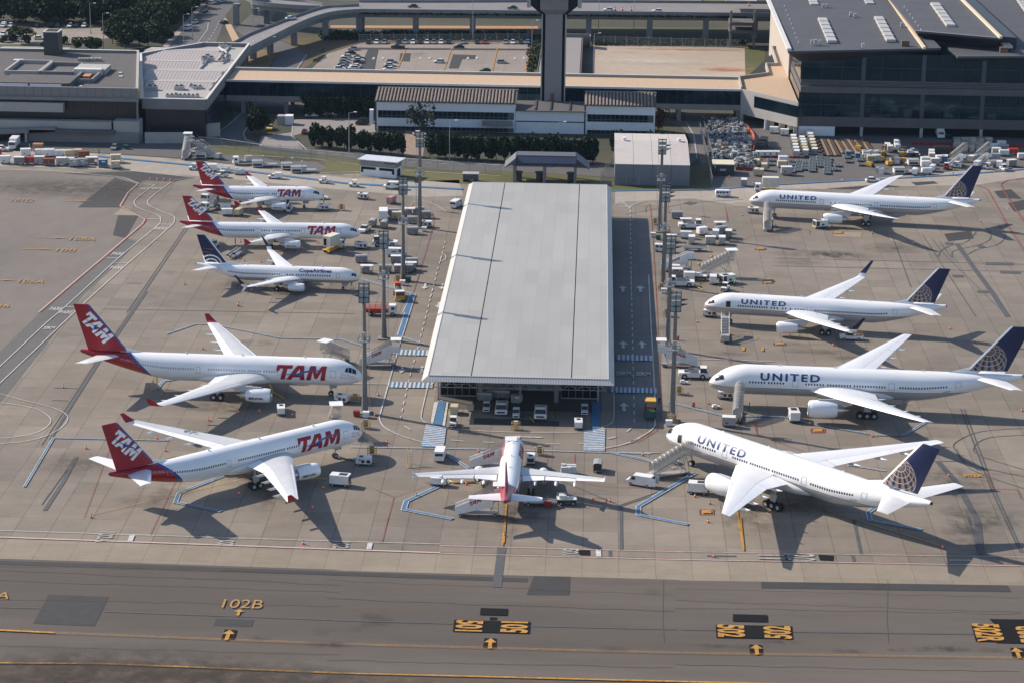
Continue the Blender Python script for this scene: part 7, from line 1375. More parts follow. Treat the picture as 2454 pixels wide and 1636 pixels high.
def k_tubestairs(t, c):
    L, H = 8.8, 4.1; stairs_body(t, L, H); r = []
    for x, z in ((-L/2+.6,.9),(L/2-1.6,H),(L/2,H)): r.append([(x,-1.0,z+.2)]+[(x,-1.0*math.cos(a),z+1.25+1.05*math.sin(a)) for a in [math.pi*k/8 for k in range(9)]]+[(x,1.0,z+.2)])
    b = MB(); b.rings(r, 0, False); smooth_by_angle(b.build('tunnel', TUBE, t, True, fix=True), 50)
    b = MB()
    for k in range(9): x = -L/2+.6+(L-2.2)*k/8; z = .9+(H-.9)*k/8; b.tube([(x,-1.03*math.cos(a),z+1.25+1.08*math.sin(a)) for a in [math.pi*q/8 for q in range(9)]], .04, 4)
    b.build('hoop', PS, t); b = MB()
    for sd in (-1,1): b.bar((-L/2+.4,sd*.95,.5),(L/2-1.6,sd*.95,H-.35),.14); b.bar((-L/2+.4,sd*.95,1.1),(L/2-1.6,sd*.95,H+.35),.1); b.bar((L/2-2.4,sd*.9,.6),(L/2-1.4,sd*.9,H-.2),.14); b.bar((L/2-.7,sd*.9,.6),(L/2-1.4,sd*.9,H-.2),.12); b.bar((L/2-.7,sd*.9,.6),(L/2-3.4,sd*.9,2.4),.1)
    b.box(0,0,.45,L-1,1.6,.16); b.build('undercarriage', PS, t); wheels(t, (-L/2+1, L/2-1.3), .9, .32, .22)
    if c == 'T': MB().box(L/2-.6,0,H+2.45,2.8,2.6,.12).build('canopy', PW, t)
def k_openstairs(t, c):
    L, H = 8.0, 3.9; stairs_body(t, L, H); b = MB()
    for sd in (-1,1):
        b.bar((-L/2,sd*.88,1.6),(L/2-1.6,sd*.88,H+.95),.09); b.bar((L/2-1.6,sd*.88,H+.95),(L/2,sd*.88,H+.95),.09)
        for k in range(8): x = -L/2+(L-1.6)*k/7; z = .7+(H-.7)*k/7; b.box(x,sd*.88,z,.07,.07,.95)
        b.bar((-L/2+.4,sd*.8,.5),(L/2-1.6,sd*.8,H-.35),.12); b.bar((L/2-.9,sd*.8,.6),(L/2-1.2,sd*.8,H-.2),.14); b.bar((L/2-.9,sd*.8,.6),(L/2-3.4,sd*.8,2.1),.1); b.bar((L/2-.9,sd*.8,2.2),(0,sd*.8,.6),.1)
    b.box(0,0,.45,L-1,1.5,.16); b.build('frame', PS, t); MB().box(-L/2+.2,0,.5,1.7,1.9,1.3).build('drive_box', PS, t); wheels(t, (-L/2+.8, L/2-1.3), .9, .32, .22)
def k_van(t, c):
    b = MB(); b.side([(-2.5,.35),(2.5,.35),(2.6,.95),(1.9,1.25),(1.25,2.1),(-2.35,2.15),(-2.5,1.9)], -.93, .93); b.build('body', PW, t, fix=True); b = MB(); b.hexa([(1.94,-.8,1.24),(1.94,.8,1.24),(1.32,.74,2.04),(1.32,-.74,2.04)],[(1.99,-.8,1.26),(1.99,.8,1.26),(1.37,.74,2.06),(1.37,-.74,2.06)]); b.build('windscreen', GLV, t, fix=True)
    for sd in (-1,1): MB().hexa([(.75,sd*.935,1.25),(1.65,sd*.935,1.25),(1.25,sd*.935,1.9),(.75,sd*.935,1.9)],[(.75,sd*.95,1.25),(1.65,sd*.95,1.25),(1.25,sd*.95,1.9),(.75,sd*.95,1.9)]).build('side_window', GLV, t, fix=True)
    b = MB(); b.box(-2.51,0,1.3,.04,1.5,.5); b.build('rear_window', GLV, t); MB().box(2.55,0,.42,.12,1.8,.25).build('bumper', DARKM, t)
    if c == 'open':
        for sd in (-1,1): MB().box(-2.9,sd*1.0,.5,.8,.05,1.5).build('rear_door', PW, t)
        MB().box(-2.53,0,.6,.05,1.5,1.35).build('cargo_opening', VOID, t)
    if c == 'mark': MB().box(-.6,-.945,1.2,1.2,.02,.28).build('wordmark', REDP, t)
    wheels(t, (-1.6,1.6), .82, .34, .22)
def k_minibus(t, c):
    b = MB(); b.side([(-2.1,.3),(2.1,.3),(2.15,1.1),(1.95,1.85),(1.7,1.95),(-2.0,1.95),(-2.15,1.2)], -.86, .86); b.build('body', PW, t, fix=True); b = MB()
    for sd in (-1,1):
        for x in (-1.5,-.65,.2,1.15): b.box(x,sd*.86,1.15,.68,.04,.5)
    b.build('side_window', GLV, t); MB().box(2.06,0,1.15,.12,1.5,.55).build('windscreen', GLV, t); wheels(t, (-1.2,1.3), .78, .31, .2)
def k_smallvan(t, c):
    b = MB(); b.side([(-2.0,.3),(2.0,.3),(2.05,.75),(1.2,.95),(.65,1.4),(.0,1.5),(-.1,1.8),(-1.95,1.8)], -.8, .8); b.build('body', PW, t, fix=True)
    for sd in (-1,1): MB().box(.45,sd*.805,.95,.7,.03,.38).build('side_window', GLV, t)
    MB().hexa([(1.2,-.7,.96),(1.2,.7,.96),(.72,.65,1.38),(.72,-.65,1.38)],[(1.24,-.7,.98),(1.24,.7,.98),(.76,.65,1.4),(.76,-.65,1.4)]).build('windscreen', GLV, t, fix=True); wheels(t, (-1.25,1.3), .72, .3, .2)
def k_car(t, c):
    m = COLS[c]; b = MB(); b.side([(-2.05,.28),(2.05,.28),(2.1,.6),(1.15,.85),(-1.5,.9),(-2.05,.82)], -.84, .84); b.build('body', m, t, fix=True); b = MB(); b.hexa([(-1.75,-.76,.88),(1.0,-.76,.84),(1.0,.76,.84),(-1.75,.76,.88)],[(-1.15,-.62,1.38),(.3,-.62,1.40),(.3,.62,1.40),(-1.15,.62,1.38)]); b.build('cabin_glass', GLV, t, fix=True); MB().box(-.45,0,1.38,1.35,1.22,.06).build('roof', m, t); wheels(t, (-1.3,1.3), .74, .31, .2)
def k_pickup(t, c):
    b = MB(); b.side([(-2.6,.4),(2.6,.4),(2.6,.95),(1.3,1.1),(-2.6,1.0)], -.92, .92); b.build('body', COLS[c], t, fix=True); MB().hexa([(-.4,-.8,1.05),(1.4,-.8,1.05),(1.4,.8,1.05),(-.4,.8,1.05)],[(-.2,-.7,1.72),(.75,-.7,1.72),(.75,.7,1.72),(-.2,.7,1.72)]).build('cab', GLV, t); MB().box(.27,0,1.7,.95,1.4,.07).build('cab_roof', COLS[c], t); MB().box(-1.6,0,1.0,1.8,1.5,.04).build('load_bed', DARKM, t)
    b = MB(); [b.box(-2.4+k*.9,sd*.8,1.0,.08,.08,.7) for k in range(3) for sd in (-1,1)]; b.box(-1.5,-.8,1.65,2,.08,.08); b.box(-1.5,.8,1.65,2,.08,.08); b.build('load_rack', SAFY if c == 'white' else PG, t); wheels(t, (-1.65,1.65), .82, .36, .24)
def k_truck(t, c):
    """cab at +x; body by variant"""
    cab = {'fuel':M('orange_yellow_paint', (.60,.33,.04), .5),'garbage':M('dark_blue_truck', (.02,.06,.12), .5),'dark':COLS['dark']}.get(c, PW)
    MB().box(-.6,0,.6,6.6,1.0,.3).build('chassis', DARKM, t); b = MB(); b.side([(1.7,.5),(3.4,.5),(3.4,1.5),(3.2,2.4),(1.7,2.4)], -1.1, 1.1); b.build('cab', cab, t, fix=True); MB().hexa([(3.38,-.95,1.5),(3.38,.95,1.5),(3.22,.9,2.25),(3.22,-.9,2.25)],[(3.44,-.95,1.5),(3.44,.95,1.5),(3.28,.9,2.25),(3.28,-.9,2.25)]).build('windscreen', GLV, t, fix=True)
    for sd in (-1,1): MB().box(2.6,sd*1.1,1.5,.8,.04,.6).build('side_window', GLV, t)
    MB().box(2.5,0,2.4,1.6,2.0,.1).build('cab_roof', PW if c not in ('garbage','dark') else SAFY if c == 'garbage' else cab, t)
    if c == 'fuel': b = MB(); b.tube([(-3.4,0,1.6),(1.3,0,1.6)], .85, 12); b.build('tank', DARKM, t); MB().box(-3.2,0,2.1,1.2,1.4,.9).build('rear_unit', ORG, t); b = MB(); b.tube([(-3,.9,2.3),(1,.9,2.3)], .08, 6); b.tube([(-3,-.9,2.3),(1,-.9,2.3)], .08, 6); b.build('hose', PS, t)
    elif c == 'garbage': b = MB(); b.box(-1.2,0,1.0,4.6,2.2,1.6); b.build('compactor', VOID, t); MB().box(.3,0,2.6,1.6,2.2,.3).build('hopper_cover', SAFY, t); MB().box(-3.9,0,.6,1.2,2.0,1.5).build('rear_loader', TEAL, t); MB().box(-3.3,0,2.1,.6,1.6,.3).build('tail_box', ORG, t)
    elif c == 'redflat':
        MB().box(-1.3,0,1.15,5.6,2.3,.6).build('platform', M('red_oxide_paint', (.36,.05,.025), .6), t); b = MB(); b.box(-1.3,0,.5,3.4,1.4,.6); b.build('lift_frame', MATS['red_oxide_paint'], t); b = MB(); [b.box(-4+k*1.3,sd*1.1,1.75,.06,.06,.9) for k in range(5) for sd in (-1,1)]; b.box(-1.3,1.1,2.6,5.4,.06,.06); b.box(-1.3,-1.1,2.6,5.4,.06,.06); b.build('railing', REDP, t)
    elif c == 'lift': b = MB(); b.box(-1.0,0,1.7,4.6,2.3,2.7); b.build('lift_box', M('off_white_box', (.62,.60,.52), .6), t); b = MB(); [b.bar((-2.8,s*.9,.9),(.9,s*.9,1.75),.16) or b.bar((.9,s*.9,.9),(-2.8,s*.9,1.75),.16) for s in (-1,1)]; b.box(-1,0,.8,5.6,2.3,.15); b.build('scissor_lift', SAFY, t); MB().box(-3.32,.4,2.0,.04,.8,1.8).build('door', VOID, t)
    elif c == 'dark': MB().box(-1.2,0,.9,4.8,2.3,2.1).build('cargo_box', COLS['dark'], t)
    elif c == 'flat': MB().box(-1.2,0,.95,4.8,2.2,.25).build('flatbed', PG, t); b = MB(); b.box(-1.2,0,1.2,2.0,1.6,1.4); b.build('equipment', PS, t)
    else: MB().box(-1.2,0,.9,4.8,2.3,2.2).build('cargo_box', PW, t)
    wheels(t, (-2.6,2.5), .98, .46, .3)
def k_loader(t, c):
    b = MB(); b.box(0,0,.3,3.2,2.6,1.25); b.build('base', PW, t); b = MB(); b.box(0,0,1.6,3.4,2.7,.25)
    for k in range(8): b.box(-1.5+k*.43,0,1.85,.16,2.5,.08)
    b.build('front_platform', PS, t); b = MB(); b.box(3.6,0,.5,4.2,2.5,.35)
    for k in range(9): b.box(1.8+k*.45,0,.85,.16,2.4,.07)
    b.build('rear_platform', PS, t); MB().box(0,-1.32,.5,2.6,.05,.7).build('panel', DARKM, t); MB().cyl(1.6,-1.2,1.6,.06,1.8,6).build('post', STEELD, t); MB().cyl(1.6,-1.2,3.3,.2,.35,8).build('beacon', PW, t); wheels(t, (-1.0,4.8), 1.1, .3, .24)
def k_cone(t, c): MB().box(0,0,0,.5,.5,.06).build('base', ORG, t); MB().cyl(0,0,.06,.20,.75,10,0,.05).build('body', ORG, t); MB().cyl(0,0,.32,.155,.18,10,0,.115).build('band', WHITEW, t)
def k_ladder(t, c):
    b = MB()
    for sd in (-1,1): b.bar((-1.6,sd*.4,0),(1.0,sd*.4,2.6),.12); b.bar((1.0,sd*.4,2.6),(1.0,sd*.4,0),.12); b.bar((1.0,sd*.4,2.6),(1.0,sd*.4,3.5),.08); b.bar((-1.6,sd*.4,.9),(1.0,sd*.4,3.5),.08)
    for k in range(8): b.box(-1.4+k*.32,0,.3+k*.32,.28,.8,.05)
    b.build('frame', M('ladder_yellow', (.42,.32,.14), .7), t)
def k_stand(t, c):
    b = MB(); 
    for sx in (-1,1):
        for sy in (-1,1): b.box(sx*.8,sy*.6,0,.1,.1,1.5)
    for z in (.4,1.0,1.45): b.box(0,.6,z,1.7,.08,.08); b.box(0,-.6,z,1.7,.08,.08); b.box(.8,0,z,.08,1.2,.08); b.box(-.8,0,z,.08,1.2,.08)
    b.build('frame', SAFY, t); MB().box(0,0,.3,.9,.7,1.5).build('cabinet', CREC if c == 'cream' else PG, t)
def k_bin(t, c): MB().box(0,0,.1,1.2,.9,1.0,0,0,1.12).build('body', COLS[c], t); MB().box(0,0,1.1,1.35,1.05,.12).build('lid', COLS[c], t)
def k_towbar(t, c): b = MB(); b.tube([(-2,0,.35),(2,0,.35)], .07, 6); b.build('bar', SAFY, t); MB().wheel(.3,.2,.2,.2,.12).build('wheel', [TIRE, HUBM], t); MB().box(-2.1,0,.2,.3,.5,.3).build('head', DARKM, t)
def k_forklift(t, c): MB().box(-.3,0,.3,1.6,1.1,.8).build('body', SAFY, t); b = MB(); b.box(.7,-.35,.1,.1,.1,2.3); b.box(.7,.35,.1,.1,.1,2.3); b.box(.7,0,2.3,.1,.8,.1); b.box(1.2,-.3,.12,1.0,.1,.06); b.box(1.2,.3,.12,1.0,.1,.06); b.build('mast', DARKM, t); b = MB(); [b.box(x,sy*.48,1.1,.07,.07,.95) for x in (-.9,.3) for sy in (-1,1)]; b.box(-.3,0,2.02,1.4,1.1,.07); b.build('overhead_guard', DARKM, t); wheels(t, (-.8,.4), .5, .27, .2)
def k_moto(t, c): MB().wheel(-.65,0,.3,.3,.12).build('wheel', [TIRE, HUBM], t); MB().wheel(.65,0,.3,.3,.12).build('wheel', [TIRE, HUBM], t); b = MB(); b.box(0,0,.4,1.0,.28,.4,0,0,.7); b.box(-.3,0,.75,.7,.26,.12); b.bar((.5,-.35,1.0),(.5,.35,1.0),.06); b.bar((.65,0,.3),(.45,0,1.0),.1); b.build('frame', COLS['carblack'], t)
def k_trolley(t, c): MB().box(0,0,.35,1.6,.8,.12).build('deck', PW, t); MB().tube([(.8,0,.4),(1.3,0,1.0)], .05, 5).build('handle', PW, t); MB().box(-.3,0,.47,.8,.6,.35).build('load', PW, t); wheels(t, (-.5,.5), .35, .2, .12)
def k_extinguisher(t, c): MB().cyl(0,0,.25,.22,.8,10).build('bottle', M('extinguisher_red', (.45,.03,.03), .5), t); b = MB(); b.box(-.1,0,.15,.5,.5,.08); b.bar((-.2,0,.2),(-.45,0,1.2),.07); b.build('carriage', DARKM, t); MB().wheel(-.2,.3,.2,.2,.08).build('wheel', [TIRE, HUBM], t)
def k_float(t, c):
    MB().box(0,0,1.1,3.6,1.9,.12).build('deck', PW, t); b = MB(); [b.box(x,sy*.85,1.2,.06,.06,.7) for x in (-1.7,0,1.7) for sy in (-1,1)]; b.box(0,.85,1.85,3.4,.05,.05); b.box(0,-.85,1.85,3.4,.05,.05); b.build('railing', PS, t); MB().box(-.7,0,1.22,1.4,1.3,.6).build('load', WRAP, t); MB().box(0,0,.45,3.4,1.5,.6).build('chassis', DARKM, t); wheels(t, (-1.1,1.1), .8, .38, .22)
def k_wrapped(t, c):
    b = MB(); rr = random.Random(3)
    for k in range(9): b.box(-1.0+(k % 3)*.95,-.6+(k//3)*.55,.55,.95,.58,rr.uniform(.9,1.35),0,rr.uniform(-.06,.06),.94)
    b.build('wrapped_load', WRAP, t); b = MB(); b.box(0,0,.38,3.2,1.8,.15); b.build('deck', PS, t); wheels(t, (-1.1,1.1), .75, .22, .15)
def k_crate(t, c): MB().box(0,0,.5,3.0,2.2,1.7).build('box', WOOD, t); MB().box(-.95,-1.12,.9,.9,.04,1.0).build('dark_panel', PG, t); MB().box(0,0,.32,3.2,2.3,.16).build('pallet_base', PW, t)
def person_proto(top, legs, name_):
    sk = bpy.data.meshes.new('person'); V_ = [(0,0,.95),(0,.0,1.2),(0,0,1.42),(0,0,1.55),(0,0,1.66),(.0,.11,.9),(.03,.13,.5),(-.03,.14,.06),(.10,.15,.03),(0,-.11,.9),(-.05,-.13,.5),(-.03,-.14,.06),(.10,-.15,.03),(0,.2,1.4),(.02,.27,1.12),(.16,.25,.9),(0,-.2,1.4),(-.02,-.27,1.12),(.14,-.25,.9)]
    E_ = [(0,1),(1,2),(2,3),(3,4),(0,5),(5,6),(6,7),(7,8),(0,9),(9,10),(10,11),(11,12),(2,13),(13,14),(14,15),(2,16),(16,17),(17,18)]; R_ = [.15,.14,.16,.06,.10,.09,.07,.05,.04,.09,.07,.05,.04,.065,.05,.04,.065,.05,.04]
    sk.from_pydata(V_, E_, []); o = bpy.data.objects.new('person', sk); C.objects.link(o); md = o.modifiers.new('skin', 'SKIN'); 
    for i, r in enumerate(R_): sk.skin_vertices[0].data[i].radius = (r, r)
    sk.skin_vertices[0].data[0].use_root = True; sb = o.modifiers.new('sub', 'SUBSURF'); sb.levels = sb.render_levels = 1
    dg = bpy.context.evaluated_depsgraph_get(); dg.update(); me = bpy.data.meshes.new_from_object(o.evaluated_get(dg)); me.name = 'person'
    me.materials.clear(); me.materials.append(SKIN); me.materials.append(top); me.materials.append(legs); me.materials.append(DARKM)
    for p in me.polygons: z = p.center.z; p.material_index = 0 if z > 1.5 or (abs(p.center.y) > .2 and z < 1.0) else (1 if z > .95 else (2 if z > .1 else 3)); p.use_smooth = True
    bpy.data.objects.remove(o); return me
PERS = {}
def person(v, x, y, label, rz=0, kind='orange', bend=0):
    if kind not in PERS: PERS[kind] = person_proto({'orange':VESTO,'lime':VESTG,'white':CLOW,'dark':CLOD}[kind], CLOW if kind == 'white' else CLOD, kind)
    o = bpy.data.objects.new('person', PERS[kind]); C.objects.link(o); p = g(v,x,y); o.location = (p.x,p.y,.03); o.rotation_euler = (0,0,rad(rz)); o.scale = (1.05,)*3; return tag(o, label, 'person')
PROTO = {}
KN = {'cart':('baggage_cart','baggage cart',k_cart),'opencart':('baggage_cart','baggage cart',k_opencart),'dolly':('cargo_dolly','dolly',k_dolly),'container':('cargo_container','container',k_container),'hut':('cargo_wagon','cargo wagon',k_hut),'box':('box_cart','box cart',k_box),'gpu':('ground_power_unit','power unit',k_gpu),'acu':('air_conditioning_unit','air unit',k_acu),
  'tug':('baggage_tractor','tractor',k_tug),'push':('pushback_tractor','pushback tractor',k_pushback),'belt':('belt_loader','belt loader',k_belt),'tamstairs':('passenger_stairs','aircraft stairs',k_tamstairs),'tube':('covered_stairs','aircraft stairs',k_tubestairs),'openstairs':('passenger_stairs','aircraft stairs',k_openstairs),'van':('van','van',k_van),'minibus':('minibus','minibus',k_minibus),'smallvan':('small_van','van',k_smallvan),
  'car':('parked_car','car',k_car),'pickup':('pickup_truck','pickup',k_pickup),'truck':('truck','truck',k_truck),'loader':('cargo_loader','cargo loader',k_loader),'cone':('traffic_cone','cone',k_cone),'ladder':('step_ladder','ladder',k_ladder),'stand':('service_stand','equipment',k_stand),'bin':('waste_bin','bin',k_bin),'towbar':('tow_bar','tow bar',k_towbar),'forklift':('forklift','forklift',k_forklift),'moto':('motorcycle','motorcycle',k_moto),
  'trolley':('hand_trolley','trolley',k_trolley),'exting':('fire_extinguisher','extinguisher',k_extinguisher),'float':('flatbed_cart','cart',k_float),'wrapped':('pallet_cart','cart',k_wrapped),'crate':('wooden_crate','crate',k_crate)}
NOUN = {'cart':'baggage cart','opencart':'open-sided baggage cart','dolly':'cargo dolly','container':'cargo container','hut':'cargo wagon','box':'box cart'}
def put(kind, p, hd, label, var='white', group=None, z=0., sc=None):
    nm, cat, fn = KN[kind]; k = (kind, var)
    if k not in PROTO: o = thing(nm, label, cat); fn(o, var); PROTO[k] = o
    else: o = copy_tree(PROTO[k])
    o.location = (p[0], p[1], .03+z); o.rotation_euler = (0,0,rad(hd)); o.scale = (sc or 1,)*3; o['label'] = label; o['category'] = cat
    if group: o['group'] = group
    elif 'group' in o.keys(): del o['group']
    return o
def P_(kind, v, x, y, hd, label, var='white', group=None, z=0., sc=None): return put(kind, g(v,x,y), hd, label, var, group, z, sc)
# ================================================================ WHERE EVERYTHING STANDS
GC1 = 'baggage equipment between the left stands and the canopy'
for a in (('cart','T',262,500,82,'silver baggage cart seen end-on behind the white pickup tug','silver'),('cart','T',428,522,84,'silver baggage cart seen end-on, second from the pickup tug','silver'),('cart','T',560,345,5,'silver baggage cart standing sideways at the back of the left cluster','silver'),
  ('box','T',608,400,4,'low cream-topped box cart behind the blue container','cream'),('cart','T',840,455,3,'silver baggage cart between the two tall masts, upper one','silver'),('cart','T',835,612,2,'silver baggage cart between the two tall masts, lower one','silver'),('opencart','T',790,340,3,'open-sided baggage cart behind the third left mast','grey'),
  ('cart','T',1020,380,6,'silver baggage cart right of the farthest left mast','silver'),('cart','T',925,320,6,'silver baggage cart just behind the farthest left mast','silver'),('cart','T',95,1020,10,'silver baggage cart nearest the nose of the navy-tailed jet','silver'),('opencart','T',175,1175,2,'open-sided cart with white roof in front of the small jet nose','grey'),
  ('cart','T',445,1165,2,'long silver baggage cart partly behind the second left mast','silver'),('box','T',600,1040,3,'grey box cart below the parked white van','grey'),('box','T',650,1175,3,'grey box cart standing in front of the third left mast','grey'),('cart','T',825,1065,3,'silver baggage cart with dark stripe right of the third left mast','silver'),
  ('opencart','T',805,1130,3,'white-roofed open cart right of the third left mast','grey'),('cart','T',760,1160,4,'grey baggage cart at the lower right end of the left cluster','grey'),('gpu','T',1030,510,4,'white power unit at the foot of the farthest left mast','white'),('bin','T',1005,575,0,'small white box beside the farthest left mast','white'),
  ('bin','T',690,1350,0,'white box at the foot of the third left mast','white'),('stand','T',625,1300,0,'yellow service stand left of the third left mast foot','grey'),('bin','T',775,1300,0,'dark green bin right of the third left mast foot','teal'),('truck','T',415,400,95,'white truck seen from behind among silver baggage carts','white'),
  ('pickup','T',145,575,-105,'white pickup tug heading towards the camera beside a jet nose','lightcar'),('push','T',440,785,180,'long white pushback tractor carrying the lattice frame'),('van','T',600,930,2,'white cargo van with red wordmark beside the third left mast','mark'),('gpu','T',85,815,0,'white power unit in front of the red-tailed narrow jet'),
  ('truck','S',612,215,-80,'yellow-fronted tank truck facing the camera beside the blue walkway','fuel'),('truck','S',450,372,2,'truck with raised red platform behind the left mast','redflat'),('tamstairs','S',425,850,6,'white airline stairs behind the nearest left mast'),('bin','S',302,1330,0,'white box at the foot of the nearest left mast','white'),
  ('stand','S',200,1190,0,'yellow frame stand left of the nearest left mast'),('stand','S',300,1430,0,'yellow stand in front of the nearest left mast'),('bin','S',215,1320,0,'red lidded box left of the nearest left mast','carred'),('gpu','J',2065,755,-28,'white power unit at the nose wheel of the straight red-tailed widebody'),
  ('gpu','J',1645,835,-82,'white power unit in front of the engine lettered on the red-tailed widebody'),('gpu','J',2215,1185,-3,'white power unit on dark trailer near the angled jet nose wheel'),('acu','J',2052,1325,170,'large white air conditioning unit by the angled jet engine'),('ladder','J',778,660,90,'yellow step ladder standing behind the widebody wing'),
  ('stand','J',2270,1115,0,'yellow stand behind the power unit by the angled jet'),
  ('truck','F',1490,985,62,'high-lift truck with white box body beside the long narrow jet','lift'),('gpu','F',1750,965,0,'white power unit by the nose of the long narrow jet'),('tug','F',365,955,70,'white baggage tractor under the tail of the narrow jet'),('belt','F',568,1035,75,'belt loader with black belt below the narrow jet wing','flat'),
  ('belt','F',640,525,95,'belt loader raised to the rear hold of the farthest red-tailed jet','up'),('belt','F',1070,610,85,'belt loader raised to the front hold of the farthest red-tailed jet','up'),('truck','F',335,600,-120,'white cab truck facing the camera behind the red tails','flat'),('truck','F',325,520,-110,'white truck standing behind the other cab truck','white'),
  ('cart','F',472,605,8,'white baggage cart beside the cab truck, rear one','white'),('cart','F',488,655,8,'white baggage cart beside the cab truck, front left one','white'),('cart','F',595,655,75,'cream baggage cart beside the cab truck, front right one','cream'),('cart','F',470,560,4,'cream baggage cart hidden behind the white ones','cream'),
  ('gpu','F',1392,605,0,'white power unit by the farthest jet nose wheel'),('stand','F',1562,605,0,'yellow stand right of the power unit by the farthest jet'),('car','F',1365,500,0,'white car just behind the farthest jet nose','white'),
  ('tug','b',425,705,180,'white farm-style tractor behind the farthest red tail'),('box','b',710,725,10,'white box cart towed by the tractor behind the red tail','white'),('wrapped','b',915,745,14,'cart of wrapped white bundles right of the farthest red tail'),('wrapped','b',1140,775,5,'cart of wrapped white bundles, the second one from the red tail'),('tug','b',875,820,-8,'white baggage tractor right of the farthest red tail'),
  ('smallvan','b',1690,840,178,'small white van driving along the perimeter road'),('truck','b',1215,620,195,'white truck with beacon behind the wrapped carts','flat'),('loader','b',1420,655,8,'white cargo loader parked beside the wire fence, left one'),('loader','b',2030,745,8,'white cargo loader parked beside the wire fence, front right one'),('loader','b',1880,692,8,'white cargo loader parked beside the wire fence, rear right one'),
  ('tug','F',1400,352,-5,'white baggage tractor with cab left of the small tractor'),('tug','F',1682,385,178,'dark-framed tractor driving left on the perimeter road'),('van','F',2045,405,180,'white high-roof van driving left on the perimeter road'),('gpu','F',1762,500,-10,'white unit standing alone below the perimeter road'),('cart','F',2030,540,70,'pinkish covered baggage cart standing alone','pink'),
  ('tube','b',310,510,92,'covered stairs standing upright by the left terminal wall','T'),('openstairs','b',650,515,150,'open lattice stairs parked beside the wire fence, right one'),('openstairs','b',500,455,150,'open lattice stairs parked beside the wire fence, left one'),('loader','b',540,520,0,'cargo loader under the parked stairs'),
  ('van','v',1048,476,70,'small white van alone at the back left corner of the canopy'),('van','K',552,775,88,'white van seen from behind by the left crossing'),('tamstairs','K',990,862,2,'airline stairs at the front door of the middle jet'),('tamstairs','K',880,1262,2,'airline stairs at the rear door of the middle jet'),
  ('gpu','K',540,1005,176,'long white power unit under the left wing of the middle jet'),('van','K',2262,1005,158,'white van with open rear doors beside the angled jet stairs','open'),('belt','K',1375,1172,182,'belt loader at the rear hold of the middle jet','flat'),('float','K',1632,1165,4,'railed cart with wrapped bags right of the middle jet'),('gpu','K',1325,815,90,'white unit by the right side of the middle jet nose'),
  ('stand','K',1400,745,0,'yellow stand with post right of the middle jet'),('cart','K',1897,880,88,'dark baggage cart standing alone before the right crossing','dark'),('wrapped','K',1650,908,2,'pile of white wrapped bags behind the middle jet wing'),('ladder','K',290,835,92,'yellow step ladder standing alone left of the white van'),('bin','K',1470,1192,0,'red tank on the ground behind the belt loader','carred')):
    P_(a[0],a[1],a[2],a[3],a[4],a[5],a[6] if len(a) > 6 and a[6] != 'lightcar' else 'white')
for a in (('container','X',418,605,90,'cargo container with tan top under the front edge of the canopy','cream'),('tug','X',405,750,-90,'baggage tractor with white roof standing outside the canopy'),('tug','X',780,585,-90,'baggage tractor under the canopy, first from the left'),('push','X',950,590,-90,'wide white tractor under the canopy, left of centre'),('tug','X',1115,655,-90,'baggage tractor under the canopy, behind the yellow stand'),
  ('tug','X',1885,618,-90,'baggage tractor under the canopy by the right blue walkway'),('push','X',1390,640,-90,'largest white pushback tractor facing out of the canopy'),('stand','X',1110,795,0,'yellow frame with cream cabinet before the canopy','cream'),('gpu','X',1815,775,-88,'white unit outside the canopy, right of the pushback tractor'),('towbar','X',1288,690,-75,'yellow tow bar left of the big pushback tractor'),
  ('towbar','X',1515,640,-75,'yellow tow bar right of the big pushback tractor'),('cart','X',760,470,0,'baggage cart in the dark canopy, first from the left','silver'),('cart','X',860,440,0,'baggage cart in the dark canopy, second from the left','silver'),('cart','X',960,445,0,'baggage cart in the dark canopy, third from the left','silver'),('container','X',1120,480,0,'silver container in the dark canopy behind the tractor','silver'),('bin','X',600,580,0,'low brown crate under the canopy beside the container','cream')):
    P_(a[0],a[1],a[2],a[3],a[4],a[5],a[6] if len(a) > 6 else 'white')
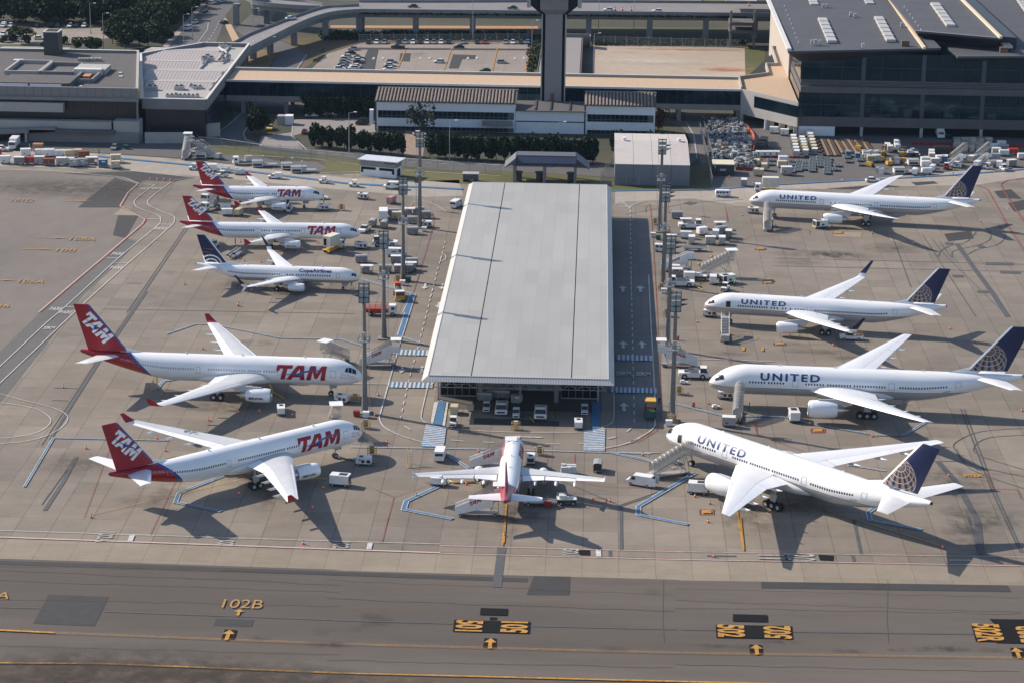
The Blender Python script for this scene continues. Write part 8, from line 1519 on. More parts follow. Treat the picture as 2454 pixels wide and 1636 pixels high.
for a in (('cart','Y',1188,285,3,'white-topped baggage cart at the back of the right cluster','silver'),('push','Y',1400,440,2,'white pushback tractor with twin canopies in the right cluster'),('opencart','Y',1330,400,2,'white-roofed cart beside the twin-canopy tractor','grey'),('box','Y',1580,545,30,'large box cart with white end in the right cluster','white'),('cart','Y',1330,600,-4,'round-topped white baggage cart in the right cluster','white'),
  ('box','Y',1420,682,88,'tall silver box cart beside the round white cart','silver'),('box','Y',1712,690,2,'silver box cart at the front of the right cluster','silver'),('box','Y',1895,690,88,'narrow silver box cart at the front of the right cluster','silver'),('box','Y',1998,590,85,'dark grey box cart at the right end of the cluster','grey'),('box','Y',1795,590,85,'white box cart in the middle of the right cluster','white'),
  ('cart','Y',1880,520,25,'silver baggage cart lying across the right cluster','silver'),('opencart','Y',1860,455,5,'cart with flat white roof behind the right cluster','grey'),('bin','Y',818,580,0,'white box at the foot of the farthest right mast','white'),('bin','Y',900,620,0,'dark green bin beside the farthest right mast','teal'),('stand','Y',850,380,0,'yellow frame left of the farthest right mast','grey'),('stand','Y',1050,555,0,'orange and yellow stand behind the right masts','grey'),
  ('cart','Y',1095,650,0,'white cart between the two farthest right masts','white'),('minibus','Y',960,805,168,'white vehicle half hidden by the right masts'),('belt','Y',1435,790,182,'flat belt loader below the right cluster','flat'),('forklift','Y',1365,920,90,'small yellow forklift standing alone on the right'),('exting','Y',1450,925,0,'red wheeled extinguisher beside the forklift'),
  ('tamstairs','Y',1190,1105,4,'open white stairs behind the right masts','plain'),('tube','Y',1800,1190,12,'long covered stairs with flat canopy standing unused','T'),('box','Y',1150,1145,3,'white box cart at the foot of the stairs behind the masts','white'),('push','Y',1255,1345,180,'big white pushback tractor by the right masts'),('opencart','Y',1180,1190,2,'flat-roofed cart behind the big pushback tractor','grey'),
  ('box','Y',1380,1255,0,'long low white box cart behind the pushback tractor','white'),('float','Y',1545,1250,-8,'flat trailer behind the long box cart'),('box','Y',1755,1310,88,'white cube cart in front of the unused covered stairs','white'),('acu','Y',1978,1300,28,'large white air unit behind the forward jet nose'),('tug','Y',1945,1415,-110,'white tractor in front of the large air unit'),
  ('towbar','Y',1545,1318,2,'yellow tow bar lying beside the pushback tractor'),('towbar','Y',1530,1390,-65,'second tow bar lying across the stand'),('bin','Y',985,1460,0,'white box at the foot of the third right mast','white'),('stand','Y',945,1410,0,'yellow stand at the foot of the third right mast','grey'),
  ('gpu','U',945,388,-3,'white power unit under the nose with the open door'),('openstairs','U',1085,585,88,'open lattice stairs at the open door of the winglet jet'),('tamstairs','U',640,855,180,'airline stairs behind the nearest right mast'),('push','U',790,958,0,'low white towbarless tractor by the nearest right mast'),('trolley','U',700,1015,0,'dark trolley beneath the towbarless tractor'),
  ('truck','U',385,1300,88,'garbage truck with yellow top and green loader','garbage'),('stand','U',655,1110,0,'small yellow lift stand between masts and jets','grey'),('trolley','U',1000,1245,20,'white hand trolley beside the covered stairs'),('bin','U',560,1410,0,'white box at the foot of the nearest right mast','white'),('stand','U',590,1370,0,'yellow stand at the foot of the nearest right mast','cream'),
  ('exting','U',795,1235,0,'red wheeled extinguisher left of the hand trolley'),('exting','U',648,610,0,'red extinguisher beside the second right mast'),('stand','U',540,385,0,'yellow gate stand beside the second right mast','grey'),('gpu','M',380,645,-2,'white power unit under the nose of the third widebody'),('tube','M',462,770,84,'covered stairs tunnel at the door of the third widebody'),
  ('box','M',402,828,-5,'silver box cart at the foot of the covered stairs','silver'),('acu','M',832,790,-86,'tall white air unit before the engine of the third widebody'),('pickup','M',1212,258,178,'white pickup with yellow rack behind the wing'),('gpu','H',1195,437,-2,'white power unit under the nose of the farthest right jet'),('tube','H',1325,578,88,'covered stairs tunnel at the farthest right jet'),
  ('acu','H',1825,575,22,'boxy white air unit before the farthest right engine'),('minibus','H',910,282,2,'white rounded minibus on the perimeter road'),('truck','H',1320,240,178,'high-lift truck with tan box behind the farthest jet nose','lift'),('box','H',1108,182,85,'grey box cart alone at the edge of the yard','grey'),('box','H',1335,560,0,'silver box at the foot of the farthest covered stairs','silver'),
  ('tube','L',300,385,24,'long covered stairs at the open door of the nearest jet'),('acu','L',465,485,172,'large cream air unit before the nearest right engine'),('trolley','L',340,315,30,'red and white trolley under the nearest covered stairs'),('car','I',930,300,5,'white car behind the far wing on the perimeter road','white')):
    P_(a[0],a[1],a[2],a[3],a[4],a[5],a[6] if len(a) > 6 else 'white')
hi, lo_ = g('J',1950,539), g('J',2112,470); d_ = (hi-lo_).normalized(); put('tube', hi-d_*3.8, math.degrees(math.atan2(d_.y,d_.x)), 'covered stairs with white canopy behind the straight widebody nose', 'T')
hi = g('J',2025,985); put('tube', hi-Vector((.17,-.98,0))*3.8, -80, 'covered stairs half hidden behind the angled red-tailed widebody', 'T')
# cones
for i, (v, x, y, w_) in enumerate((('E',1413,322,'large cone at the end of the service road, first from the left'),('E',1478,325,'large cone at the end of the service road, second from the left'),('E',1540,328,'large cone at the end of the service road, third from the left'),('E',1602,331,'large cone at the end of the service road, fourth from the left'),
  ('F',592,1505,'large cone standing alone below the navy-tailed jet'),('F',90,1303,'cone left of the navy-tailed jet'),('F',715,1365,'cone at the near winglet of the navy-tailed jet'),('F',612,905,'cone beside the belt loader worker'),('F',793,945,'cone under the far winglet of the small jet'),('F',1342,915,'cone left of the high-lift truck'),('F',1192,970,'cone below the engine of the long narrow jet'),('F',648,1083,'cone behind the navy-tailed jet body'),('F',805,1095,'cone peeking over the navy-tailed jet'),('F',1200,1362,'cone under the small jet engine'),('F',698,600,'cone under the farthest red-tailed jet wing'),
  ('J',148,655,'cone far left of the straight widebody'),('J',1107,392,'cone beside the raised far wing of the widebody'),('J',1352,832,'cone between the two red-tailed widebodies'),('J',1148,882,'cone above the angled jet far wing'),('J',1497,825,'cone right of the stained patch'),('J',1722,850,'cone right of the power unit by the widebody'),('J',305,1075,'cone left of the angled jet fin'),('J',850,1092,'cone behind the angled jet fin'),('J',792,1008,'cone behind the angled jet far wing'),('J',1355,1390,'cone below the angled jet landing gear'),('J',1862,1485,'cone below the angled jet red wingtip'),('J',1935,1350,'cone left of the air unit by the angled jet'),('J',340,1548,'cone at the lower left stand line'),('J',2312,708,'cone right of the nearest left mast'),('J',2290,850,'cone beside the nearest left mast foot'),
  ('N',2085,182,'cone on the double line at the lower left'),('K',98,645,'cone on the left road bend'),('K',22,240,'cone left of the upper blue crossing'),('K',348,1100,'cone on the blue line left of the middle jet'),('K',858,1235,'tall cone in front of the rear stairs'),('K',775,1000,'cone beside the yellow hose'),('K',1528,1010,'cone right of the middle jet gear'),('K',1100,1440,'cone on the yellow lead line'),('K',2002,1145,'cone right of the red box marking'),('K',2282,752,'cone on the blue line before the van'),('K',880,722,'cone left of the middle jet nose'),
  ('L',145,268,'cone left of the nearest covered stairs'),('L',448,508,'cone under the nearest right engine'),('L',530,490,'cone right of the nearest right engine'),('L',533,548,'cone before the nearest near wing'),('L',524,655,'cone below the fuel pit marking'),('L',1102,65,'upper cone behind the nearest fuselage'),('L',1110,88,'lower cone behind the nearest fuselage'),('L',1475,160,'cone right behind the nearest fuselage'),('L',1915,388,'cone right of the nearest jet fin'),('L',1880,805,'cone at the end of the curved yellow line'),('L',557,856,'cone on the black bar at the bottom'),
  ('M',198,145,'cone below the nose of the winglet jet'),('M',803,232,'cone below the winglet jet engine, upper'),('M',806,246,'cone below the winglet jet engine, lower'),('M',872,248,'cone right of the winglet jet engine'),('M',1092,300,'cone left of the far widebody wing'),('M',1864,190,'cone in the long shadow of the winglet jet'),('M',134,625,'cone beside the small yellow stand'),('M',270,682,'cone left of the third widebody stairs'),('M',926,793,'cone right of the tall air unit, upper'),('M',937,816,'cone right of the tall air unit, lower'),('M',1352,898,'cone below the third widebody wing'),('M',2338,730,'cone at the right picture edge'),
  ('H',1093,462,'cone before the power unit of the farthest right jet'),('H',1935,565,'cone right of the boxy air unit'),('H',1875,415,'cone under the farthest right jet body'),('H',672,1460,'cone beneath the winglet jet nose, left'),('I',925,787,'cone below the farthest right wing'),('I',1315,883,'cone on the open stand between right jets'),('I',1943,675,'cone in the farthest jet tail shadow'),('I',640,288,'cone at the yard edge, left one of two'),('I',652,290,'cone at the yard edge, right one of two'),
  ('c',1368,280,'cone beside the white terminal wall, left one'),('c',1402,280,'cone beside the white terminal wall, right one'),('c',295,905,'cone in front of the dark shed'),('c',650,1000,'cone right of the lone grey cart'))):
    p = g(v,x,y); put('cone', p, random.uniform(0,90), w_, 'white', 'orange cones on the apron', sc=1.35 if 'large' in w_ else 1.0)
for i, x in enumerate((915,972,1043,2080)):
    p = g('C',x,88,9.5) if i < 3 else g('C',1985,50,9.5); put('cone', (p.x,p.y), 0, 'orange cone on the elevated road, %s from the left' % ordn(i), 'white', 'orange cones on the elevated road', z=9.5, sc=1.9)
# people
for a in (('F',565,930,'person in dark clothes standing behind the belt loader',0,'dark'),('F',395,585,'person in white coveralls beside the baggage carts',40,'white'),('F',410,520,'person in dark clothes between the carts and the red tails',0,'dark'),('F',1395,540,'person in lime vest at the nose of the farthest red-tailed jet',180,'lime'),('F',1600,1330,'person crouched figure at the small jet nose wheel, left',0,'dark'),('F',1655,1325,'person in dark clothes at the small jet nose wheel, right',90,'dark'),
  ('K',900,842,'person in lime vest at the foot of the front stairs',0,'lime'),('U',468,1212,'person in dark clothes walking beside the garbage truck',90,'dark'),('Y',2093,1350,'person in lime vest beside the large air unit',180,'lime'),('M',762,188,'person in orange vest below the winglet jet, left of two',0,'orange'),('M',775,186,'person in orange vest below the winglet jet, right of two',180,'orange'),('M',538,722,'person in orange vest beside the third widebody stairs',0,'orange'),
  ('M',464,818,'person in dark clothes at the box cart, left',0,'dark'),('M',487,818,'person in dark clothes at the box cart, right',0,'dark'),('H',1415,500,'person in orange vest beside the farthest covered stairs',0,'orange'),('d',1338,725,'person in orange vest on the perimeter road by the farthest fin',0,'orange'),('a',525,215,'person in lime vest beside the wooden crate',0,'lime'),('a',1745,300,'person in dark clothes walking before the left terminal',0,'dark'),
  ('B',245,1300,'person in orange vest by the cargo loaders, left one',0,'orange'),('B',268,1298,'person in orange vest by the cargo loaders, right one',0,'orange'),('B',1098,0,'',0,'dark'),('b',490,545,'person in dark clothes beside the parked stairs',0,'dark')):
    if a[3] and a[2] > 0: person(*a)
# left terminal forecourt row of carts
L_ = [(95,462,'box','white'),(345,480,'box','grey'),(545,470,'cart','red'),(700,470,'box','silver'),(865,495,'cart','brown'),(1085,492,'box','silver'),(1215,480,'cart','white'),(1310,518,'container','silver'),(1450,508,'container','silver'),(1620,475,'opencart','grey'),(1820,522,'container','blue'),(2045,552,'container','cream')]
CN = dict(white='white',grey='grey',red='red-covered',silver='silver',brown='brown-covered',blue='blue',cream='cream')
for i, (x, y, k, c) in enumerate(L_):
    z = .5 if k == 'container' else 0
    if z: P_('dolly','a',x,y,random.uniform(5,14),'cargo dolly under the %s container, %s along the front row' % (CN[c], ordn(i)),'white','carts parked before the left terminal')
    P_(k,'a',x,y,random.uniform(5,14),'%s %s, %s from the left in the front row before the left terminal' % (CN[c], NOUN[k], ordn(i)), c, 'carts parked before the left terminal', z, 1.12)
for i, (x, y, k, c) in enumerate([(-60,330,'box','red'),(455,335,'box','white'),(720,330,'cart','white'),(870,345,'box','white'),(1040,345,'cart','white'),(1225,358,'box','cream'),(1350,350,'box','cream'),(1475,365,'cart','brown'),(2040,440,'box','cream')]): P_(k,'a',x,y,random.uniform(8,18),'%s %s, %s from the left in the rear row before the left terminal' % (CN[c], NOUN[k], ordn(i)), c, 'carts parked before the left terminal', 0, 1.12)
P_('crate','a',675,235,2,'brown wooden crate on a white base before the left terminal','white'); P_('truck','a',250,185,-88,'white truck in the shade under the left terminal'); P_('car','a',2015,205,-90,'silver car parked beside the gate house of the left terminal','carsilver'); P_('pickup','a',10,240,0,'pickup at the left picture edge','white'); P_('bin','a',2220,205,0,'green bin beside the covered stairs by the terminal','teal')
# equipment yard on the right
GY = 'baggage equipment in the right yard'
for i, (x, y) in enumerate(((955,250),(1112,282))): P_('box','c',x,y,-8,'cream-white box cart by the loading docks, %s one' % ('left' if i == 0 else 'right'),'white',GY)
P_('truck','c',795,470,-100,'dark box truck parked beside the orange barrier','dark')
for i, x in enumerate((728,820,905,996)): P_('hut','c',x,600,0,'white gabled cargo wagon, %s from the left in the row of four' % ordn(i),'white',GY,0,.84)
def column(v, a, b_, n, desc, kinds, hd=90, kind='box'):
    p, q = g(v,*a), g(v,*b_)
    for i in range(n): put(kind, p.lerp(q, i/max(1,n-1)), hd+random.uniform(-3,3), desc % ordn(i), kinds[i % len(kinds)], GY)
column('c',(1242,372),(1292,600),6,'white box cart, %s from the terminal in the leftmost parked column',['white','white','cream','white','white','silver'],80)
column('c',(1370,395),(1425,590),6,'box cart, %s from the terminal in the middle parked column',['white','silver','white','cream','cream','silver'],80)
column('c',(1482,300),(1560,570),7,'box cart, %s from the terminal in the third parked column',['white','white','cream','white','cream','cream','grey'],80)
column('c',(700,740),(760,880),2,'cream box cart, %s from the back beside the red barrier',['cream'],80); P_('box','c',705,875,80,'cream box cart with white placard at the front of the barrier row','cream',GY); P_('box','c',812,800,80,'cream box cart with white placard, second from the barrier','cream',GY)
P_('box','c',1140,865,4,'wide silver box cart facing the camera in the middle of the yard','silver',GY,0,1.2); P_('box','c',1075,760,4,'cream box cart behind the wide silver one','cream',GY); P_('box','c',1090,690,4,'white box cart two behind the wide silver one','white',GY)
rows_ = [(900,(900,720),(910,660),2),(1,(1210,830),(1230,680),4),(2,(1310,810),(1350,680),4),(3,(1415,790),(1425,700),3),(4,(1520,815),(1540,620),6),(5,(1650,745),(1640,620),4),(6,(1745,850),(1760,640),6),(7,(1870,800),(1900,740),2),(8,(2060,680),(2040,620),2),(9,(2250,725),(2230,660),2)]
for k, (_, a, b_, n) in enumerate(rows_):
    p, q = g('c',*a), g('c',*b_)
    for i in range(n):
        put('dolly', p.lerp(q, i/max(1,n-1)), 90+random.uniform(-4,4), 'empty flat dolly, %s from the camera in the %s line of dollies from the left' % (ordn(i), ordn(k)), 'white', 'empty flat dollies in the right yard')
for x, y, c in ((2055,590,'blue'),(2195,620,'blue'),(2340,640,'silver')): P_('container','c',x,y,90,'dark-sided container standing before the brown racks, at the %s' % {2055:'left',2195:'middle',2340:'right'}[x],c,GY,.1)
# racks of brown beams
for k in range(15):
    xa = 1605+k*50; p, q = g('c',xa+random.uniform(-4,4),355), g('c',xa+110+k*2,595-(k > 4)*40); t = thing('beam_rack', 'long brown wooden rack lying in the yard, %s from the left' % ordn(k), 'rack', (0,0,0), 0, 'long brown racks in the right yard')
    b = MB(); seg(b, p, q, .7, .25, .5); b.build('beam', M('dusty_wood', (.25,.18,.12), .9, var=.25) if k % 2 else M('old_wood', (.07,.045,.035), .9, var=.3), t); b = MB()
    for i in range(6): m_ = p.lerp(q, (i+.5)/6); b.box(m_.x,m_.y,0,.9,.25,.3)
    b.build('bearer', DARKM, t)
YARD_D = [('box',395,345,88,'grey'),('box',430,375,88,'silver'),('box',530,300,88,'white'),('box',540,355,88,'white'),('tug',745,410,-95,'white'),('wrapped',110,430,5,'x'),('wrapped',210,430,5,'x'),('box',165,520,3,'cream'),('box',240,510,3,'silver'),('container',265,670,80,'silver'),('container',310,680,80,'white'),('loader',500,540,90,'x'),('loader',560,680,5,'x'),('float',750,430,10,'x'),('loader',760,560,5,'x'),
  ('cart',790,700,80,'white'),('cart',955,690,12,'white'),('cart',1040,650,70,'white'),('box',935,600,5,'white'),('box',935,545,5,'white'),('box',1025,440,85,'white'),('box',1030,480,85,'silver'),('box',1070,560,10,'silver'),('box',1150,520,10,'white'),('box',1215,520,80,'blue'),('tug',1240,620,-100,'carred'),('truck',1230,430,0,'dark'),('tug',1380,600,160,'white'),('tug',1830,620,160,'white'),('cart',1890,580,30,'silver'),
  ('box',1995,600,75,'white'),('tug',2060,640,-70,'white'),('box',2170,580,20,'grey'),('cart',1930,340,5,'white'),('box',1950,410,5,'silver'),('cart',2055,350,5,'silver'),('cart',2060,430,5,'white'),('box',2025,310,3,'white'),('cart',2190,410,5,'red'),('cart',2330,480,5,'white'),('box',1600,520,60,'silver'),('box',1680,600,60,'white'),('cart',1700,490,20,'white'),('box',1940,490,5,'silver')]
for i, (k, x, y, hd, c) in enumerate(YARD_D): P_(k,'d',x,y+15,hd,'%s %s, %s in the crowded right yard' % ('dusty white' if c in ('x','white') else CN.get(c,'dark'), {'tug':'baggage tractor','wrapped':'cart of wrapped bundles','loader':'cargo loader','float':'railed flat cart','truck':'box truck'}.get(k) or NOUN[k], ordn(i)), c if c != 'x' else 'white', GY)
for cx_ in range(5):
    p, q = g('d',1400+cx_*100,372), g('d',1395+cx_*112,250)
    for i in range(4): put('container', p.lerp(q, i/3), random.choice((0,90,180))+4, 'cream-topped container, %s in %s column by the barrier' % (ordn(i), ordn(cx_)), 'cream' if (cx_+i) % 3 else 'silver', 'container block in the right yard', 0, .95)
P_('tamstairs','d',1390,590,40,'cream mobile stairs in the yard, left of the farthest fin','plain',None,0,.72); P_('tamstairs','d',1760,575,40,'cream mobile stairs in the yard, partly behind the farthest fin','plain',None,0,.72); P_('tube','d',1400,510,40,'covered stairs tunnel rising behind the cream mobile stairs','white',None,0,.8); P_('tube','d',1750,495,40,'covered stairs tunnel behind the farthest fin','white',None,0,.8)
for i, (x, y) in enumerate(((160,600),(345,440),(320,520),(620,450),(655,540),(440,580),(1110,800))):
    p = g('d',x,y) if i < 6 else g('c',2230,500); t = put('forklift', p, random.uniform(0,360), 'yellow lifting machine in the yard, %s of the scattered ones' % ordn(i), 'white', 'yellow lifting machines in the yard', 0, 1.25)
P_('truck','d',1145,175,-90,'white truck in the dark bay under the right terminal'); P_('car','d',1260,190,-90,'dark car in the bay under the right terminal','carblack')
# barriers
def barrier(label, v, pts, mat, h=1.0):
    t = thing('barrier_fence', label, 'barrier'); pl = [Vector((p.x,p.y)) for p in gv(v, *pts)]
    for a, c_ in zip(pl, pl[1:]):
        n = max(1, int((c_-a).length/2))
        for i in range(n): b = MB(); p, q = a.lerp(c_, i/n), a.lerp(c_, (i+.9)/n); seg(b, p, q, .3, 0, h*.6); seg(b, p, q, .15, h*.6, h); b.build('barrier_block', mat, t)
    return t
ORB = M('faded_orange_barrier', (.55,.13,.07), .7); RDB = M('dull_red_barrier', (.26,.03,.03), .7)
barrier('orange plastic barrier along the right side of the scrap yard','c',[(490,150),(540,170),(640,280),(690,400),(655,520),(640,600)],ORB,1.3); barrier('red barrier between the dark shed and the box carts','c',[(390,795),(655,805)],RDB); barrier('red barrier behind the row of gabled wagons','c',[(680,605),(1040,612),(1330,622)],RDB,.6)
barrier('red barrier before the right terminal, left part','d',[(750,285),(1340,300)],RDB); barrier('red barrier before the right terminal, right part','d',[(2080,320),(2500,330)],RDB)
# scrap yard: a heap nobody could count
rnd = random.Random(21); b = MB()
A0, A1, B1, B0 = g('C',1650,955), g('C',1915,985), g('C',2035,1275), g('C',1685,1290)
A2, B2 = g('C',1690,1300), g('C',2010,1370)
for k in range(1500):
    if k < 1250: u, v_ = rnd.random(), rnd.random(); p = A0.lerp(A1,u).lerp(B0.lerp(B1,u), v_)
    else: u, v_ = rnd.random(), rnd.random(); p = g('C',rnd.uniform(1880,2030), rnd.uniform(1290,1350))
    h = rnd.uniform(.4,1.6); a = rnd.uniform(0,3.1); m_ = rnd.choice((0,0,0,1,1,2,3,4))
    if rnd.random() < .55: b.box(p.x,p.y,rnd.uniform(0,.7),rnd.uniform(.6,2.2),rnd.uniform(.4,1.4),h,m_,a,rnd.uniform(.6,1))
    else: q = Vector((p.x+rnd.uniform(-2,2),p.y+rnd.uniform(-1.5,1.5),rnd.uniform(.2,2.2))); b.bar((p.x,p.y,rnd.uniform(.1,1.4)), q, rnd.uniform(.1,.25), m_)
o = b.build('scrap_heap', [M('scrap_grey', (.13,.15,.165), .7, var=.5, scale=2), M('scrap_light', (.30,.33,.35), .6, var=.3, scale=2), M('scrap_pale', (.52,.52,.50), .6, var=.2), M('scrap_brown', (.22,.15,.10), .8, var=.3), M('scrap_dark', (.03,.035,.04), .7)]); tag(o, 'heap of discarded grey baggage equipment behind the wire fence', None, kind='stuff')
# parked and driving cars
GP = 'cars in the parking lot behind the walkway'
for i, (x, c) in enumerate(((945,'carblack'),(1008,'white'),(1072,'carsilver'),(1185,'carblack'),(1238,'carsilver'),(1300,'white'),(1357,'carblack'),(1412,'white'),(1465,'carsilver'),(1525,'white'),(1583,'carblack'),(1698,'grey'),(1813,'carblack'),(1872,'carred'),(2040,'carsilver'),(2098,'white'),(2163,'carblack'),(2217,'lightblue'))): P_('car','B',x,350,-90,'%s car, %s from the left in the row along the back fence' % ({'carblack':'black','white':'white','carsilver':'silver','grey':'grey','carred':'red','lightblue':'blue'}[c], ordn(i)),c,GP)
for i, (x, y, c) in enumerate(((820,402,'carsilver'),(800,435,'carblack'),(770,465,'white'),(758,485,'carsilver'),(752,505,'carsilver'),(742,530,'carblack'),(730,548,'carsilver'),(715,560,'white'),(868,475,'carblack'),(866,492,'white'),(866,508,'carblack'),(838,542,'white'),(826,556,'white'),(1130,505,'carsilver'),(1120,532,'white'),(1108,550,'carblack'),(1105,566,'white'))): P_('car','B',x,y,random.choice((5,184)),'%s car, %s counted from the back in the left parking rows' % ({'carblack':'black','white':'white','carsilver':'silver'}[c], ordn(i)),c,GP)
for v, x, y, hd, c, l in (('B',1510,505,180,'white','white car alone in the middle of the parking lot'),('B',2012,508,0,'carsilver','silver car alone at the right of the parking lot'),('B',1878,578,180,'teal','dark car half hidden by the walkway parapet'),('B',1668,388,180,'carblack','black car driving past the back row'),('B',1180,390,180,'x','black pickup driving past the back row')): P_('pickup' if c == 'x' else 'car',v,x,y,hd,l,'dark' if c == 'x' else c,GP)
for i, (x, y) in enumerate(((520,495),(535,490),(548,480),(565,470),(580,462),(575,412))): P_('moto','B',x,y,random.uniform(20,60),'parked motorcycle, %s in the little line beside the parking lot' % ordn(i),'white','motorcycles beside the parking lot',0,1.2)
for x, y, hd, c, l in ((325,160,30,'white','white car driving on the ramp'),(1300,62,180,'carblack','dark car on the elevated road left of the tower'),(2095,75,180,'teal','dark green car on the elevated road beside the tower')):
    p = g('B',x,y,8.2 if x < 400 else 9.5); put('car', p, hd, l, c, 'cars on the elevated roads', z=8.25 if x < 400 else 9.5)
for x, y, l in ((862,90,'white car on the elevated road right of the tower'),(1252,100,'white car on the elevated road before the right terminal')): p = g('C',x,y,9.5); put('car', p, 180, l, 'white', 'cars on the elevated roads', z=9.5)
for v, x, y, hd, k, c, l in (('A',1505,240,-105,'minibus','white','silver minibus on the access road'),('A',1558,190,-105,'car','white','white car behind the minibus on the access road'),('A',1635,100,-105,'car','carblack','dark car with bright lamp on the access road'),('A',1700,35,-105,'minibus','white','van at the top of the access road'),('A',1780,22,-105,'car','carsilver','silver car at the top of the access road'),('A',1302,20,-105,'car','white','white car parked among the trees at the top left'),('A',1795,190,60,'car','carblack','small dark car on the verge beside the path'),
  ('A',28,218,-90,'smallvan','white','white van, first in the far row behind the left terminal'),('A',85,215,-90,'car','white','white car, second in the far row behind the left terminal'),('A',300,215,-90,'car','carblack','dark car, third in the far row behind the left terminal'),('A',410,215,-90,'car','carblack','dark car, fourth in the far row behind the left terminal'),('A',465,215,-90,'car','carblack','dark car, fifth in the far row behind the left terminal'),('A',560,217,-90,'car','white','white car, sixth in the far row behind the left terminal'),('A',615,215,-90,'car','carblack','dark car, seventh in the far row behind the left terminal'),('A',674,217,-90,'car','white','white car, eighth in the far row behind the left terminal'),('A',885,212,-90,'car','carsilver','silver car, last in the far row behind the left terminal'),
  ('A',25,285,-90,'car','white','white car near the left edge behind the left terminal'),('A',95,325,180,'car','carsilver','silver car in the near row behind the left terminal'),('A',155,315,0,'car','white','white car under the flat-crowned tree'),('A',315,318,0,'car','white','white car right of the flat-crowned tree'),
  ('B',160,1040,-92,'pickup','taxi','yellow truck parked beside the lone dark tree'),('B',890,1000,8,'car','carblack','black car parked left of the office'),('B',915,975,8,'car','carblack','second dark car parked behind the black one'),('B',490,935,4,'car','white','white car under the upper row of trees, left'),('B',640,935,4,'car','carblack','dark car under the upper row of trees, right'),('B',435,1068,90,'car','carred','red car peeking out behind the hedge'),('B',1350,1085,5,'car','white','white car behind the foot of the gum tree')): P_(k,v,x,y,hd,l,c)
sb_ = thing('storage_cabin', 'small grey and white storage cabin beside the lone dark tree', 'cabin'); p, q = g('B',213,1000), g('B',340,1000); MB().box((p.x*3+q.x)/4,p.y+1.5,0,(q.x-p.x)/2-.1,3,2.8).build('grey_cabin', CONCL, sb_); MB().box((p.x+q.x*3)/4,p.y+1.5,0,(q.x-p.x)/2-.1,3.2,2.9).build('white_cabin', WHITEW, sb_)
# yellow air hoses
hs = M('yellow_hose', (.42,.30,.06), .7)
for l, pts in (('thick yellow hose running to the straight widebody engine',[('J',1570,640),('J',1590,690),('J',1665,735)]),('thick yellow hose from the long power unit to the middle jet',[('K',630,975),('K',670,990),('K',860,985)]),('dark cable from the trailer unit to the angled jet nose wheel',[('J',2040,1130),('J',2090,1150),('J',2150,1165)]),('yellow hose from the air unit to the angled widebody',[('J',1960,1290),('J',1900,1285),('J',1800,1290)])):
    b = MB(); b.tube([g(*q)+Vector((0,0,.22)) for q in pts], .2 if 'thick' in l else .1, 8); o = b.build('air_hose', hs if 'yellow' in l else RUB, None, True); tag(o, l, 'hose')
# ================================================================ OLD STAINS ON THE PAVEMENT
def stain_mat(name, col, k, seed, lo=.42):
    m, nt, p = new_mat(name); vec, (x, y, z) = coords(nt); tc = nt.nodes.new('ShaderNodeTexCoord'); sp = nt.nodes.new('ShaderNodeSeparateXYZ'); nt.links.new(tc.outputs['UV'], sp.inputs[0]); u = E(nt, sp.outputs[0])*2.0-1.0; v = E(nt, sp.outputs[1])*2.0-1.0
    r = (u*u+v*v).op('SQRT'); n = noise(nt, vec, .32, 6, .72, (1,1,1)); a = remap(r, 1, .15)*remap(n, lo, lo+.22)*k
    nt.links.new(a.k, p.inputs['Alpha']); p.inputs['Base Color'].default_value = (*col,1); p.inputs['Roughness'].default_value = .8; return m
ST1 = stain_mat('oil_stain', (.035,.033,.032), .50, 1); ST2 = stain_mat('rubber_stain', (.05,.04,.034), .45, 2, .40); ST3 = stain_mat('faint_stain', (.07,.06,.05), .42, 3, .36)
ST4 = stain_mat('dark_brown_stain', (.045,.034,.026), .38, 7, .36)
_sz = [.36]
def stain(v, x, y, wx, wy, mat, rz=0):
    p = g(v,x,y); _sz[0] += .0006; c, s_ = math.cos(rad(rz)), math.sin(rad(rz)); z = _sz[0]-.16
    vs = [(p.x+a*wx/2*c-b_*wy/2*s_, p.y+a*wx/2*s_+b_*wy/2*c, z) for a, b_ in ((-1,-1),(1,-1),(1,1),(-1,1))]; me = bpy.data.meshes.new('pavement_stain'); me.from_pydata(vs, [], [(0,1,2,3)]); uv = me.uv_layers.new()
    for i, q in enumerate(((0,0),(1,0),(1,1),(0,1))): uv.data[i].uv = q
    me.materials.append(mat); o = bpy.data.objects.new('pavement_stain', me); C.objects.link(o); structure(o, 'dark stain on the pavement')
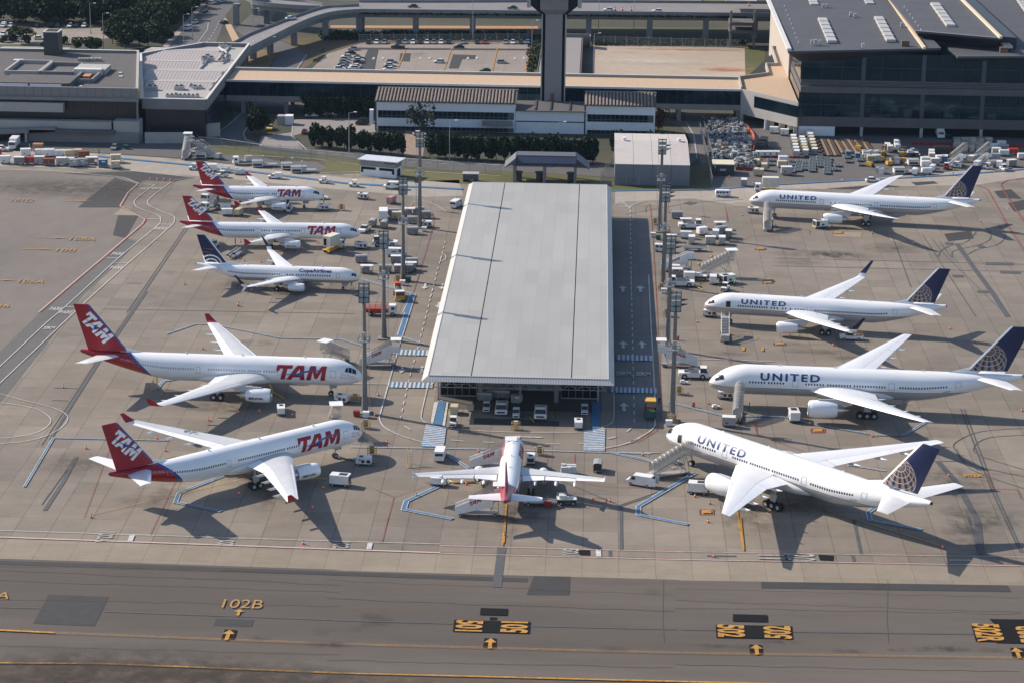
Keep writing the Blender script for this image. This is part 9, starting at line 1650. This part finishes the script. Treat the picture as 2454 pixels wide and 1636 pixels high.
for a in (('L',1950,430,16,22,ST1),('L',2130,640,18,18,ST1),('L',2010,720,9,26,ST1),('L',760,640,14,18,ST1),('L',1000,560,22,10,ST1),('L',680,560,8,8,ST2),('K',1330,1270,10,9,ST1),('K',1250,1230,9,16,ST2),('K',1130,1290,5,30,ST2),('J',1220,790,22,9,ST1),('J',1450,350,12,6,ST1),('J',700,1440,14,8,ST3),('J',250,1180,22,16,ST3),('J',850,1370,14,12,ST3),('J',1560,1400,9,20,ST2),('J',1480,1290,20,8,ST1),
  ('E',300,380,70,26,ST3),('E',900,420,60,30,ST3),('H',1800,820,30,10,ST3),('H',2000,840,20,8,ST1),('H',1650,900,16,8,ST3),('M',400,350,12,5,ST3),('M',830,290,14,4,ST1),('M',1250,380,18,5,ST3),('M',1000,340,20,5,ST3),('F',640,1290,16,14,ST3),('F',900,1350,30,12,ST1),('F',1060,1400,10,8,ST1),('F',1350,1300,20,10,ST3),('I',1150,930,20,14,ST3),('I',500,980,14,8,ST1),
  ('N',260,1070,22,24,ST4),('N',420,1080,10,22,ST4),('N',560,1090,14,26,ST4),('N',780,1060,16,20,ST4),('N',1000,1090,14,24,ST4),('N',1200,1100,22,24,ST4),('N',1480,1110,18,20,ST4),('N',1750,1110,24,20,ST4),('N',2100,1120,20,16,ST3),('O',100,1150,30,14,ST3),('O',1100,1190,60,12,ST3),('N',60,1100,16,20,ST4),('Q',660,855,9,2.2,ST1),('Q',330,885,14,2.5,ST1),('Q',1150,920,7,1.6,ST1),('Q',1530,910,7,1.6,ST1),('Q',1880,905,12,3,ST1),('Q',1700,905,10,2.5,ST1),('Q',2100,915,12,2,ST1),('N',2270,875,10,3,ST1),('N',1770,830,5,2,ST1),('O',1915,900,6,3,ST3),
  ('U',550,230,5,6,ST1),('U',480,500,5,8,ST3),('a',1300,160,40,9,ST1),('b',400,540,20,8,ST3),('C',1800,560,22,10,stain_mat('red_earth_stain', (.42,.15,.07), .8, 4, .3)),('C',1500,400,60,5,stain_mat('earth_stain', (.40,.17,.09), .7, 5, .3)),('C',1200,500,50,14,stain_mat('pale_stain', (.55,.52,.46), .6, 6, .3))): stain(*a)
# ================================================================ AIR
b = MB(); b.box(-20, 660, -1.0, 900, 1900, 170)
hz = b.build('haze', []) if False else b.build('haze', M('unused_haze_slot', (.5,.5,.5)))
hm = bpy.data.materials.new('haze_air'); hm.use_nodes = True; n_ = hm.node_tree; n_.nodes.clear(); vo = n_.nodes.new('ShaderNodeVolumePrincipled'); vo.inputs['Color'].default_value = (.45,.65,1.0,1); vo.inputs['Density'].default_value = .00002; vo.inputs['Anisotropy'].default_value = .25
om = n_.nodes.new('ShaderNodeOutputMaterial'); n_.links.new(vo.outputs[0], om.inputs['Volume']); hz.data.materials.clear(); hz.data.materials.append(hm); tag(hz, 'thin blue haze in the air', None, kind='stuff')
